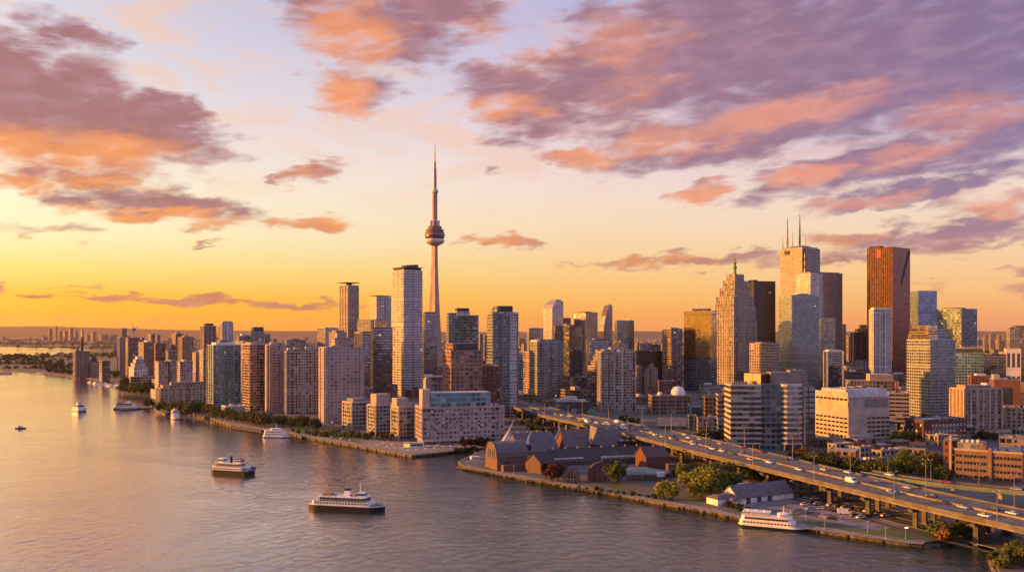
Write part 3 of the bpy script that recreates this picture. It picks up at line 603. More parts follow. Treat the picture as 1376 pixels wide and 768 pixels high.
def curved_tower():
    D = 1950; X, th, w, l = frame_of(804.6, 811, 823, D, 30)
    root = thing('office_tower', 'slender tower with curved sail edge at mid skyline', 'tower', (X, D, GZ), th); b = MB(); h = az(410, D)-GZ
    N_ = 14; prev = None
    for i in range(N_+1):
        t = i/N_; z = h*t; x = w*.62*max(0, (t-.55)/.45)**2.2
        cur = (x, z)
        if prev:
            (xa, za), (xb, zb) = prev, cur; va, vb = za/3.7, zb/3.7
            b.face([(xa, 0, za), (w, 0, za), (w, 0, zb), (xb, 0, zb)], 0, [(xa/3, va), (w/3, va), (w/3, vb), (xb/3, vb)])
            b.face([(w, l, za), (xa, l, za), (xb, l, zb), (w, l, zb)], 0, [(0, va), (9, va), (9, vb), (0, vb)])
            b.face([(xa, l, za), (xa, 0, za), (xb, 0, zb), (xb, l, zb)], 1, [(20, va), (29, va), (29, vb), (20, vb)])
            b.face([(w, 0, za), (w, l, za), (w, l, zb), (w, 0, zb)], 0, [(40, va), (49, va), (49, vb), (40, vb)])
        prev = cur
    b.face([(prev[0], 0, h), (w, 0, h), (w, l, h), (prev[0], l, h)], 2)
    b.build('wall', ['steel_glass', 'gold_glass', 'roof_grey'], root); note(root, w, l)  # gold on the curved side only: its sunset reflection is put into the colour
    q = MB(); q.box(w*.7, w*.95, 5, l-5, h-.1, h+2.5); q.build('penthouse', 'pent_grey', root)
curved_tower()
B('office_tower', 'blue grey glass tower with orange fringe, square top', 'tower', 826, 829, 852, 431, 1850, 'blue_glass', l=30, pent=((.1,.2,.2,.8,2),(.8,.97,.2,.8,2)))
B('office_block', 'dark office block at the foot of the blue grey tower', 'building', 827, 832, 848, 460, 1640, 'dark_glass', l=30, pent=((.2,.6,.2,.8,3),))
B('office_block', 'long flat black office block before the orange lit terrace', 'building', 853, 857, 890, 472, 1560, 'black_tower', l=40)
B('office_block', 'grey block with tank above the flat black office block', 'building', 856, 860, 874, 462, 1800, 'grey_res', l=30, pent=((.3,.6,.2,.8,4,'pent_white'),))
B('office_block', 'purple block on the skyline past the flat black block', 'building', 868, 871, 888, 463, 1950, 'brown_band', l=30)
B('apartment_tower', 'grey glass apartment tower with chamfered top beside the expressway', 'tower', 712, 722, 756.5, 459.5, 1270, 'grey_res', l=30, bay=2.9, fl=3, slabs=(3, .55, 'slab_grey'), pent=((.12,.9,.12,.9,4,'grey_res'),(.0,.1,.1,.9,3,'pent_white')), bays=((.18,.46,1.8,.985,'grey_res'),(.56,.84,1.8,.985,'grey_res')))
B('apartment_tower', 'narrow orange lit tower beside the grey glass apartment tower', 'tower', 703, 711, 713.5, 473, 1420, 'tan_hotel', l=24)
B('apartment_tower', 'teal glass sliver beside the narrow orange lit tower', 'tower', 695, 697, 704, 484, 1500, 'teal_glass', l=24)
B('apartment_tower', 'cream concrete tower of bay windows standing over the expressway', 'tower', 803, 808, 854, 473, 1130, 'cream_res', l=34, bay=3, fl=3, fins=(9, .6, 1.3, 'slab_cream'), pent=((.08,.95,.1,.9,3.4,'cream_res'),(.3,.7,.2,.8,6,'pent_pink')), bays=((.10,.26,1.6,.99,'cream_res'),(.42,.58,1.6,.99,'cream_res'),(.74,.9,1.6,.99,'cream_res')))
T = B('apartment_tower', 'stepped terrace tower glowing orange behind the cream tower', 'tower', 784.5, 800, 812, 492, 1330, 'tan_hotel', l=40, bay=3, fl=3, pent=((.3,1,.2,.9,8,'tan_hotel'),(.5,1,.2,.8,16,'tan_hotel'),(.7,1,.3,.8,25,'tan_hotel')))
B('office_block', 'blue black office block at the foot of the cream tower', 'building', 788.5, 790, 804, 503, 1180, 'dark_glass', l=26, fl=3.5)
B('office_block', 'dark low office block behind the station roof', 'building', 766, 769, 789, 508, 1260, 'dark_glass', l=30, roof='roof_dark', pent=((.5,.95,.2,.8,2,'slab_brown'),))
B('office_block', 'low block with orange lit corner between two apartment towers', 'building', 756, 764, 770, 512, 1330, 'brick_plain', l=22)
B('apartment_tower', 'brown apartment tower with orange lit crown, alone on the skyline', 'tower', 890, 902, 917, 442, 1500, 'brown_band', l=28, fl=3.2, slabs=(3.2, .5, 'slab_brown'), pent=((.1,.5,.2,.8,3,'pent_pink'),(.5,.9,.2,.8,2,'pent_grey')))
B('apartment_block', 'small block with spiky orange crown behind the cream tower', 'building', 866, 872, 884, 497, 1420, 'stone_punched', l=24, pent=((.1,.5,.2,.7,6,'tan_hotel'),(.5,.75,.3,.8,10,'tan_hotel'),(.8,1,.3,.8,4,'tan_hotel')))
B('apartment_block', 'small pinkish block with orange ledge beside the cream tower', 'building', 853.5, 858, 866, 495, 1450, 'stone_punched', l=24, pent=((.1,.6,.2,.8,5,'tan_hotel'),))
B('office_block', 'low dark brick block behind the white dome', 'building', 884, 888, 908, 512, 1380, 'brick_plain', l=22)
# --- financial district
B('office_tower', 'gold mirrored office block with dark lower storeys', 'tower', 919, 956, 963, 418, 1500, 'gold_glass', l=52, bay=2.4, fl=3.2, base=(58, .25, 'blue_glass'), roof='roof_dark', pent=((.5,.98,.2,.8,5,'pent_dark'),))  # blue glass below: the cast shade is put into the lower storeys' colour
B('office_tower', 'black tower with bands behind the green spired tower', 'tower', 1003, 1013, 1042, 378, 1980, 'black_tower', l=40, bay=3, fl=3.8, pent=((.0,.25,.2,.8,4,'pent_dark'),))
T = B('office_tower', 'white marble tower crowned by two tall antennas', 'tower', 1048.5, 1078, 1102, 333, 2080, 'white_marble', l=62, bay=2.8, fl=3.9, slabs=(3.9, .55, 'slab_white'), pent=((.05,.95,.05,.95,4,'pent_grey'),(.2,.7,.2,.7,7,'pent_dark')))
def antenna(root, x, y, z0, z1, r, red=True, name='antenna'):
    b = MB(); k = 6
    for i in range(k):
        a, c = z0+(z1-z0)*i/k, z0+(z1-z0)*(i+1)/k
        b.tube((x, y, a), (x, y, c), r*(1-.7*i/k), r*(1-.7*(i+1)/k), 6, (i % 2) if red else 0)
        b.tube((x, y, a-.4), (x, y, a+.4), r*(1.5-.7*i/k), None, 6, 0)
    return b.build(name, ['mast_metal', 'mast_red'], root)
antenna(T[0], T[1]*.1, T[2]*.75, T[3]+4, az(293, 2110), 2.4)
antenna(T[0], T[1]*.42, T[2]*.45, T[3]+4, az(288, 2110), 2.6)
antenna(T[0], T[1]*.02, T[2]*.9, T[3]+4, az(318, 2110), 1.0, False)
antenna(T[0], T[1]*.2, T[2]*.6, T[3]+4, az(312, 2110), 1.0, False)
antenna(T[0], T[1]*.75, T[2]*.45, T[3]+4, az(316, 2110), 1.0, False)
q = MB(); q.box(1.5, T[1]*.16, -.62, .1, 0, T[3]-2); q.build('dark_slot', 'pent_dark', T[0])
q = MB(); q.box(-.62, -.36, T[2]*.55, T[2]*.8, T[3]-13, T[3]-4); q.build('sign', 'pent_dark', T[0])
T = B('office_tower', 'broad pale office tower with gold side in front of the marble tower', 'tower', 1069.5, 1089, 1132, 366.5, 1880, 'steel_glass', l=46, bay=2.8, fl=3.6, slabs=(3.6, .25, 'slab_stone'), pent=((.05,.95,.1,.9,3,'pent_grey'),))
antenna(T[0], T[1]*.05, T[2]*.5, T[3]+3, az(337, 1900), 1.3)
B('apartment_tower', 'curved glass apartment tower with gold corner before the broad pale tower', 'tower', 1046, 1064, 1101, 398, 1500, 'condo_glass', l=36, bay=2.8, fl=3, slabs=(3, .45, 'slab_grey'), pent=((-.0,.16,.1,.9,2.5,'condo_glass'),(.22,.9,.1,.9,4.5,'condo_glass'),(.35,.7,.2,.8,6,'pent_white')))
B('hotel', 'orange lit hotel block with square window grid beneath the spired tower', 'building', 1007, 1039, 1047, 462, 1360, 'tan_hotel', l=46, bay=3.6, fl=3.6, pent=((.2,.8,.2,.8,3),))
B('office_tower', 'blue striped glass block wedged beside the curved glass tower', 'tower', 1100.5, 1103, 1122.5, 428, 1700, 'blue_glass', l=30, fl=4.4, slabs=(4.4, .2, 'slab_white'))
B('office_tower', 'dark office with pale curved fin below the blue striped block', 'tower', 1107, 1112, 1133, 472, 1440, 'dark_glass', l=28, pent=((.1,.9,.1,.9,3,'pent_white'),), fins=(28, .8, 2.4, 'slab_white'))
B('office_tower', 'thin dark slab at the far edge of the broad pale tower', 'tower', 1131, 1132.5, 1137, 436, 2000, 'dark_glass', l=28)
B('office_block', 'gold lit strip building seen in the gap beside the dark stepped tower', 'building', 1134, 1140, 1145, 452, 2300, 'tan_hotel', l=30)
B('office_tower', 'dark masonry tower with stepped crown beside the red tower', 'tower', 1143.5, 1147, 1167, 447, 1950, 'brown_grid', l=30, fl=3.6, fins=(6, .6, 1.2, 'pent_dark'), pent=((.25,.95,.15,.9,9,'brown_grid'),(.5,.92,.2,.8,18,'brown_grid')))
def red_tower():
    r, w, l, h = B('office_tower', 'tall red granite tower with notched slit, the reddest on the skyline', 'tower', 1165.6, 1199.5, 1223, 332, 1830, 'copper_glass', l=56, bay=2.6, fl=3.9, roof='roof_dark', fins=None, pent=((.0,.2,.5,.95,5,'pent_dark'),(.1,.8,.1,.45,2,'pent_dark')))
    b = MB()
    for k in range(15):
        y = l*k/14; b.box(-.8, .1, y-.55, y+.55, 0, h+.8)
    b.build('rib', 'dark_red', r)
    b = MB()
    for k in range(10):                                             # the stair-stepped slit
        b.box(w*(.84-.05*k*.9), w*(1.0-.055*k*.9), -.35, .1, h-4-7.2*(k+1), h-4-7.2*k)
    b.build('slit', 'pent_dark', r)
    q = MB(); q.box(-1.1, -.7, l*.45, l*.62, h-20, h-3); q.build('sign', 'mast_red', r)
red_tower()
B('apartment_tower', 'slim white apartment tower standing before the red tower', 'tower', 1168, 1174, 1197.8, 416, 1560, 'white_res', l=26, bay=3, fl=3, fins=(12, .5, .9, 'slab_white'), pent=((.06,.94,.1,.9,4,'pent_white'),))
B('office_tower', 'silver blue office tower behind the red tower', 'tower', 1222, 1234, 1259, 391, 2000, 'blue_glass', l=36, fl=4.2, slabs=(4.2, .2, 'slab_grey'))
B('office_tower', 'green black office tower with pale glass side', 'tower', 1258.5, 1292, 1313, 415, 1640, 'green_glass', l=50, fl=4, slabs=(4, .2, 'slab_grey'), pent=((.1,.6,.2,.8,3,'pent_dark'),(.0,.9,.3,.9,1.6,'pent_grey')))
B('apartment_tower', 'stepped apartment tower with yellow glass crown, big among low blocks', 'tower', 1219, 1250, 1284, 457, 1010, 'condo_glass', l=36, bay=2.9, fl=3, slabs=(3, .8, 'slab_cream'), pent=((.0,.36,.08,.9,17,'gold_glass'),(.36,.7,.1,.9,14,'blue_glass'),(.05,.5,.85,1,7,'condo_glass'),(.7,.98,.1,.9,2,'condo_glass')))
B('office_tower', 'teal office block with dark cap behind the stepped apartment tower', 'tower', 1282, 1284, 1321, 474, 1280, 'teal_glass', l=30, bay=3, fl=3.5, pent=((.02,.98,.1,.9,6,'pent_dark'),(.3,.97,.2,.8,9,'pent_grey')))
B('office_block', 'dark navy office block beside the teal office block', 'building', 1320, 1322, 1352, 477, 1340, 'dark_glass', l=34, pent=((.4,.7,.2,.8,3,'pent_dark'),))
B('office_tower', 'grey tower with gold patch at the edge of the skyline', 'tower', 1352, 1357, 1380, 440, 1750, 'grey_res', l=34, pent=((.3,.9,.2,.8,4,'pent_dark'),))
B('office_block', 'white office block striped with dark vertical windows', 'building', 1349, 1352, 1372, 469, 1420, 'white_res', l=34, bay=5.4, fl=40, roof='roof_pale')
B('office_block', 'dark blue block at the frame edge behind the striped white block', 'building', 1371, 1372, 1392, 468, 1500, 'dark_glass', l=30)
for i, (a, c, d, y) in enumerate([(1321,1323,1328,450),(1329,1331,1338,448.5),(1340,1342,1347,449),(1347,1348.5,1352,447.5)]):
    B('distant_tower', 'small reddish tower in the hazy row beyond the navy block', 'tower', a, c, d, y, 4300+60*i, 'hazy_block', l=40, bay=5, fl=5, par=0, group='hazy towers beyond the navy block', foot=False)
# ---------------------------------------------------------------- landmark and close buildings
WINMESH = {}
def windows(root, face, w, l, xs, zs, sx, sz, frame='slab_stone', proud=.05, glass='window_glass', skip=0, seed=1):
    "one window object per opening: a framed pane set in the given face of the block"
    key = (sx, sz, frame, glass)
    rnd = random.Random(seed)
    for z in zs:
        for x in xs:
            if skip and rnd.random() < skip: continue
            if key not in WINMESH:
                b = MB(); t = .16
                b.box(-sx/2, sx/2, -.03, .3, 0, sz, 1)
                b.box(-sx/2-t, -sx/2, -.12, .3, -t, sz+t, 0); b.box(sx/2, sx/2+t, -.12, .3, -t, sz+t, 0)
                b.box(-sx/2, sx/2, -.12, .3, sz, sz+t, 0); b.box(-sx/2-t*1.6, sx/2+t*1.6, -.22, .3, -t*1.6, 0, 0)
                o = b.build('window', [frame, glass]); WINMESH[key] = o
            else:
                o = WINMESH[key].copy(); COL.objects.link(o)
            o.parent = root
            if face == 'f': o.location = (x, -proud, z); o.rotation_euler = (0, 0, 0)
            elif face == 'l': o.location = (-proud, x, z); o.rotation_euler = (0, 0, -math.pi/2)
            else: o.location = (w+proud, x, z); o.rotation_euler = (0, 0, math.pi/2)
# --- broadcast spire
def spire():
    D = 2077.0; X = ax(584.3, D); Zs = lambda y: az(y, D)-GZ; px = D/F
    t = thing('broadcast_spire', 'tall concrete broadcast spire with a round pod, highest thing in the skyline', 'tower', (X, D, GZ), .3)
    mat('spire_concrete', (.36, .27, .24), .8, scale=.05); mat('pod_white', (.60, .52, .50), .6, scale=.1); mat('pod_dark', (.10, .08, .08), .35, scale=.1)
    b = MB(); zt = Zs(327); n = 14; prev = None
    for i in range(n+1):
        u = i/n; z = zt*u
        rc = 9.5-4.2*u                                          # hexagonal core
        rl = 17.0*(1-u)**1.7+7.6+1.2*(1-u)                         # three buttress legs
        ring = []
        for k in range(3):
            a = 2*math.pi*k/3+.5
            for da, r in ((-.16, rl), (.16, rl), (.62, rc), (2*math.pi/3-.62, rc)): ring.append((r*math.cos(a+da), r*math.sin(a+da), z))
        if prev:
            for k in range(12): b.face([prev[k], prev[(k+1) % 12], ring[(k+1) % 12], ring[k]])
        prev = ring
    b.build('shaft', 'spire_concrete', t)
    r = lambda p: p*px
    b = MB(); b.lathe([(r(5), Zs(330)), (r(9), Zs(328)), (r(12.2), Zs(326)), (r(13), Zs(323.6)), (r(12.2), Zs(321.2)), (r(9), Zs(320.5))], 28); b.build('pod_ring', 'pod_white', t, True)
    b = MB(); b.lathe([(r(10.5), Zs(321)), (r(12.6), Zs(319.5)), (r(13.2), Zs(318)), (r(13.2), Zs(316.5)), (r(10), Zs(316.4))], 28); b.build('pod_deck', 'pod_dark', t)
    b = MB(); b.lathe([(r(12), Zs(316.6)), (r(13.6), Zs(315.8)), (r(13.6), Zs(314.2)), (r(11), Zs(314.1))], 28); b.build('pod_deck', 'spire_concrete', t)
    b = MB(); b.lathe([(r(11.5), Zs(314.2)), (r(13), Zs(313.6)), (r(13), Zs(312.4)), (r(11.6), Zs(312.2)), (r(11.6), Zs(310.2)), (r(12.4), Zs(310)), (r(12.2), Zs(308.8)), (r(9.4), Zs(308)), (r(9.6), Zs(305.2)), (r(8.6), Zs(304)), (0, Zs(303.8))], 28); b.build('pod_deck', 'brown_grid', t)
    b = MB(); b.lathe([(r(4.6), Zs(304.2)), (r(4.6), Zs(297)), (r(3.6), Zs(296.6)), (r(3.5), Zs(258.5))], 12); b.build('upper_shaft', 'spire_concrete', t)
    for k in range(6):
        a = k*math.pi/3; q = MB(); q.box(-1.6, 1.6, -1.6, 1.6, Zs(305), Zs(296)); o = q.build('antenna_panel', 'pod_white', t); o.location = (r(5.6)*math.cos(a), r(5.6)*math.sin(a), 0); o.rotation_euler = (0, 0, a)
    b = MB(); b.lathe([(r(3.4), Zs(259.6)), (r(4.6), Zs(258.8)), (r(4.8), Zs(257)), (r(4.4), Zs(255.2)), (r(2.6), Zs(254.4))], 16); b.build('sky_pod', 'pod_white', t, True)
    b = MB(); b.lathe([(r(2.5), Zs(255)), (r(2.2), Zs(229)), (r(2.5), Zs(228.8)), (r(2.5), Zs(227.6)), (r(1.7), Zs(227.4)), (r(1.6), Zs(218.5)), (r(1.8), Zs(218.4)), (r(1.7), Zs(217.6)), (r(.9), Zs(217.3)), (r(.7), Zs(205)), (r(.35), Zs(193)), (0, Zs(192))], 10); b.build('mast', 'mast_metal', t)
    FOOT.append((t, [(X-30, D-30), (X+30, D-30), (X+30, D+30), (X-30, D+30)]))
spire()
# --- stepped stone tower with green spire
def green_spired():
    D = 1690.0; X, th, w, l = frame_of(961, 986, 1017, D, 44)
    t = thing('office_tower', 'stepped stone tower topped with a green and gold spire', 'tower', (X, D, GZ), th); note(t, w, l)
    mat('copper_green', (.16, .24, .07), .45, .4, scale=.3); mat('gilt', (.45, .30, .06), .35, .6)
    Zs = lambda y: az(y, D)-GZ
    rows = [(0, 1, 0, 1, 0, 430), (.0, .93, .0, 1, 430, 411), (.0, .86, .0, .95, 411, 398), (.12, .80, .12, .9, 398, 386), (.20, .74, .2, .82, 386, 376), (.28, .67, .3, .73, 376, 367)]
    for i, (a, c, d, e, y0, y1) in enumerate(rows):
        b = MB(); z0 = 0 if y0 == 0 else Zs(y0)-.5; z1 = Zs(y1)
        b.box(a*w, c*w, d*l, e*l, z0, z1, 0, 4.2, 4.7, 1, False)
        k = max(2, round((c-a)*w/6)); kl = max(2, round((e-d)*l/6))
        for j in range(k+1):
            x = a*w+(c-a)*w*j/k; b.box(x-.45, x+.45, d*l-.5, d*l+.2, z0, z1+1.6, 2)
        for j in range(kl+1):
            y = d*l+(e-d)*l*j/kl; b.box(a*w-.503, a*w+.2, y-.45, y+.45, z0, z1+1.603, 2)
        b.build('wall' if i == 0 else 'setback', ['granite', 'roof_grey', 'slab_stone'], t)
    for (x, y, s_) in ((.47, -.02, 7), (-.02, .5, 7)):                # dark recessed window bays in the upper shaft
        q = MB(); x_, y_ = x*w+(4 if x > 0 else 7), y*l+(0 if x > 0 else 0)
        (q.box(x_-2, x_+2, .2*l-1.0, .2*l+.5, Zs(404), Zs(388)) if x > 0 else q.box(.12*w-1.0, .12*w+.5, y_-3, y_+3, Zs(418), Zs(400))); q.build('window_bay', 'window_glass', t)
    q = MB(); cx, cy = .475*w, .53*l
    q.tube((cx, cy, Zs(367)), (cx, cy, Zs(359)), 3.4, 2.2, 8); q.tube((cx, cy, Zs(359)), (cx, cy, Zs(354)), 4.4, 2.8, 8); q.tube((cx, cy, Zs(354)), (cx, cy, Zs(350)), 1.6, 2.6, 8)
    for k in range(4):
        a = k*math.pi/2+.4; q.tube((cx, cy, Zs(352)), (cx+4.6*math.cos(a), cy+4.6*math.sin(a), Zs(350.6)), .7, .5, 6)
    q.tube((cx, cy, Zs(350)), (cx, cy, Zs(342)), 1.1, .3, 8); q.build('spire', ['copper_green'], t)
    q = MB(); q.lathe([(0, Zs(347.4)), (2.0, Zs(346.4)), (0, Zs(345.2))], 8, 0, cx, cy); q.build('finial', 'gilt', t)
green_spired()
# --- grain silo with mast house
def silo():
    D = at(110, 507.5, LAND).y+12; X, th, w, l = frame_of(98, 101.5, 120.5, D, 20)
    t = thing('grain_silo', 'hulking grey grain silo with a tall mast on its roof', 'silo', (X, D, GZ), th); h = az(472, D)-GZ
    mat('silo_concrete', (.26, .19, .17), .9, scale=.08)
    b = MB(); k = 5; b.box(0, w, 2, l, 0, h)
    for i in range(k): b.tube((w*(i+.5)/k, 3, 0), (w*(i+.5)/k, 3, h-1.5), w/k/2*.98, None, 16)
    for i in range(3): b.tube((2.5, l*(i+.5)/3, 0), (2.5, l*(i+.5)/3, h-1.5), l/6*.98, None, 16)
    b.build('bin_wall', 'silo_concrete', t); note(t, w, l)
    q = MB(); q.box(-1, w+1, -1, l+1, h-1.5, h+1.5); q.build('roof', 'silo_concrete', t)
    q = MB(); q.box(w*.12, w*.3, 4, 10, h+1.5, h+5); q.build('penthouse', 'pent_dark', t)
    x = w*.52; zt = lambda y: az(y, D)-GZ
    q = MB(); q.box(x-2.6, x+2.6, 5, 10, h+1.4, zt(461)); q.box(x-1.8, x+1.8, 5.5, 9.5, zt(461), zt(452)); q.box(x-3, x+3, 5.2, 9.8, zt(458), zt(456)); q.build('mast_house', 'pent_dark', t)
    q = MB(); q.tube((x, 7.5, zt(452)), (x, 7.5, zt(444)), .8, .3, 6); q.build('mast', 'mast_metal', t)
    X2, th2, w2, l2 = frame_of(119, 121.5, 134, D+8, 24)
    t2 = thing('elevator_annex', 'low grey annex joined beside the grain silo', 'building', (X2+1.5, D+8, GZ), th2); h2 = az(486, D)-GZ
    q = MB(); q.box(0, w2, 0, l2, 0, h2, 0, 4, 4, 1); q.build('wall', ['silo_concrete', 'roof_dark'], t2)
    q = MB(); q.box(w2*.1, w2*.7, 3, l2*.8, h2-.1, h2+6); q.box(w2*.18, w2*.62, 4, l2*.7, h2+5.9, h2+9.6); q.build('penthouse', 'pent_dark', t2)
    for k_, (px, py) in enumerate([(137, 507), (144, 506)]):
        p = at(px, py, LAND); d = thing('dome_tent', ['pale dome tent beside the silo annex', 'pale dome tent on the marina side'][k_], 'tent', (p.x, p.y+14, LAND), 0)
        q = MB(); R0 = 11-2*k_; q.lathe([(R0, 0), (R0*.97, R0*.3), (R0*.8, R0*.62), (R0*.45, R0*.84), (0, R0*.92)], 16); q.build('canopy', 'pent_white', d, True)
        q = MB(); q.box(-2, 2, -R0-1.5, -R0*.7, 0, 4); q.build('entrance', 'pent_grey', d)
silo()
def crane():
    D = 2350; X = ax(179.7, D); t = thing('tower_crane', 'thin construction crane standing above the brown slabs', 'crane', (X, D, GZ), .5)
    h = az(443, D)-GZ; b = MB()
    for sx in (-1.4, 1.4):
        for sy in (-1.4, 1.4): b.tube((sx, sy, 0), (sx, sy, h), .6, None, 4)
    for k in range(24):
        z = h*k/24; b.tube((-1.4, -1.4, z), (1.4, -1.4, z+h/24), .3, None, 4); b.tube((1.4, 1.4, z), (-1.4, 1.4, z+h/24), .3, None, 4)
    b.build('mast', 'mast_metal', t)
    q = MB(); q.box(-5, 5, -3.5, 3.5, h-2, h+4); q.build('cab', 'pent_grey', t)
    q = MB(); q.tube((0, 0, h+2), (-6, 0, az(430, D)-GZ), 1.2, .4, 5); q.tube((0, 0, h+2), (12, 0, h+8), 1.2, .8, 5); q.build('jib', 'mast_metal', t)
crane()
# --- waterfront terminal: three end blocks and the long pale front
def terminal():
    Q = {}
    for key, lab, (x0, xc, x1), yt, D, l, th in (('a', 'pale end block of the terminal furthest along the quay, closest to the pink slab', (460.5, 473, 500), 541, 905, 20, None),
            ('b', 'pale middle end block of the terminal with boxy orange rooftop', (494, 505, 534), 545, 858, 19, None), ('c', 'pale end block of the terminal beside the long front', (526, 536, 562), 547, 818, 17, None)):
        Q[key] = B('apartment_block', lab, 'building', x0, xc, x1, yt, D, 'terminal_glass', l=l, bay=3.1, fl=3.1, roof='roof_pale', fins=(40, .5, 1.6, 'slab_pink'))
    T = Q['b']; q = MB(); q.box(T[1]*.1, T[1]*.75, 4, T[2]-2, T[3]-.1, T[3]+11); q.build('penthouse', 'pent_pink', T[0])
    T = Q['a']; q = MB(); q.box(T[1]*.15, T[1]*.9, 4, T[2]-2, T[3]-.1, T[3]+4); q.build('penthouse', 'pent_grey', T[0])
    T = Q['c']; q = MB(); q.box(T[1]*.0, T[1]*.6, 5, T[2]-1, T[3]-.1, T[3]+8); q.build('penthouse', 'pent_pink', T[0])
    T = B('waterfront_terminal', 'long lavender terminal building with glass upper storey at the quay corner', 'building', 558.5, 567.5, 677, 548.5, 782, 'lavender_panel', l=34, bay=3.1, fl=3.3, roof='roof_pale', fins=(200, .5, 1.2, 'slab_pink'))
    r, w, l, h = T
    q = MB(); q.box(w*.12, w*.86, 7, l*.8, h-.1, h+13, 0, 3.4, 4.2, 1); q.build('glass_storey', ['teal_glass', 'roof_pale'], r)
    q = MB(); q.box(w*.02, w*.115, 8, l*.7, h-.1, h+16); q.build('stair_tower', 'slab_pink', r)
    q = MB(); q.box(w*.9, w*.95, 6, 12, h-.05, h+3); q.build('penthouse', 'pent_grey', r)
    q = MB(); q.box(-.4, w*.62, -4.5, 0, 3.2, 4.2); q.build('canopy', 'slab_pink', r)
    rnd = random.Random(5)
    xs = [3.3*i+2 for i in range(int((w-3)/3.3))]
    pick = [(x, z) for z in [2.2+3.3*k for k in range(2, 9)] for x in xs]
    rnd.shuffle(pick)
    for (x, z) in pick[:64]: windows(r, 'f', w, l, [x], [z], 1.9, 1.5, 'slab_pink', glass='window_glass' if rnd.random() < .8 else 'pale_glass')
    windows(r, 'l', w, l, [3, 8, 13, 18, 23, 28], [5.5+3.3*k for k in range(8)], 1.6, 1.8, 'slab_pink')
mat('pale_glass', (.6, .55, .55), .2)
terminal()
# --- offices facing the expressway
def corner_office():
    D = 745.0; X, th, w, l = frame_of(979.5, 982, 1096, D, 30, th=-.06)
    t = thing('office_block', 'mid-rise office with cream bands and a gold glass penthouse beside the expressway', 'building', (X, D, GZ), th); note(t, w, l)
    h = az(517, D)-GZ
    q = MB(); q.box(0, w*.36, 0, l, 5.5, h, 0, 4.2, 3.9, 1)
    for k in range(12): q.box(-.35, w*.36, -.35, l, 5.5+k*(h-5.5)/11.2, 6.6+k*(h-5.5)/11.2, 2)
    q.build('wall', ['office_band', 'roof_grey', 'slab_cream'], t)
    q = MB(); q.box(w*.36, w*.605, 2.5, l, 0, h+1, 0, 3.1, 3.9, 1); q.build('glass_wall', ['green_glass', 'roof_grey'], t)
    q = MB(); cv = lambda o: [(w*.605-o, l*.9), (w*.605-o, 1.5)]+[(w*.725-(w*.12+o)*math.cos(a_), 1.5-(4.6+o)*math.sin(a_)) for a_ in (.5, 1.0, 2.14, 2.64)]+[(w*.845+o, 1.5), (w*.845+o, l*.9)]
    q.prism(cv(0), 5.5, h+.5, 0, 4.2, 3.9, 1)
    for k in range(12): q.prism(cv(.4), 5.5+k*(h-5.5)/11.2, 7.2+k*(h-5.5)/11.2, 2, bottom=True)
    q.build('bay', ['dark_glass', 'roof_grey', 'slab_cream'], t)
    q = MB(); q.box(w*.845, w, 1, l, 0, h-1, 0, 4, 3.9, 1); q.box(w*.865, w*.885, .6, 1, 5, h-1, 2); q.build('end_wall', ['dark_glass', 'roof_grey', 'slab_stone'], t)
    for x in (.5, w*.18, w*.34, w*.63, w*.73, w*.83):
        q = MB(); q.box(x-.5, x+.5, (-2.6 if x > w*.5 else .2), (-1.6 if x > w*.5 else 1.2), 0, 5.6); q.build('column', 'slab_stone', t)
    q = MB(); q.box(1.5, w*.845, 3.5, l-1, 0, 5.5, 0, 4, 5); q.build('lobby', ['dark_glass'], t)
    q = MB(); q.box(0, 15, 0, 17, h-.1, h+9.5, 0, 7, 9.6, 1); ob = q.build('penthouse', ['gold_glass', 'roof_grey'], t); ob.location = (w*.37, 4.5, 0); ob.rotation_euler = (0, 0, .75)
    q = MB(); q.box(w*.49, w*.93, 5, l*.75, h-.1, h+10.5, 0); q.box(w*.72, w*.9, 6, l*.6, h+10.4, h+12.5); q.build('penthouse', 'pent_grey', t)
    for k in range(5):
        q = MB(); q.box(w*(.03+.04*k), w*(.055+.04*k), 6, 10, h-.05, h+2+.2*k); q.build('roof_unit', 'pent_grey', t)
corner_office()
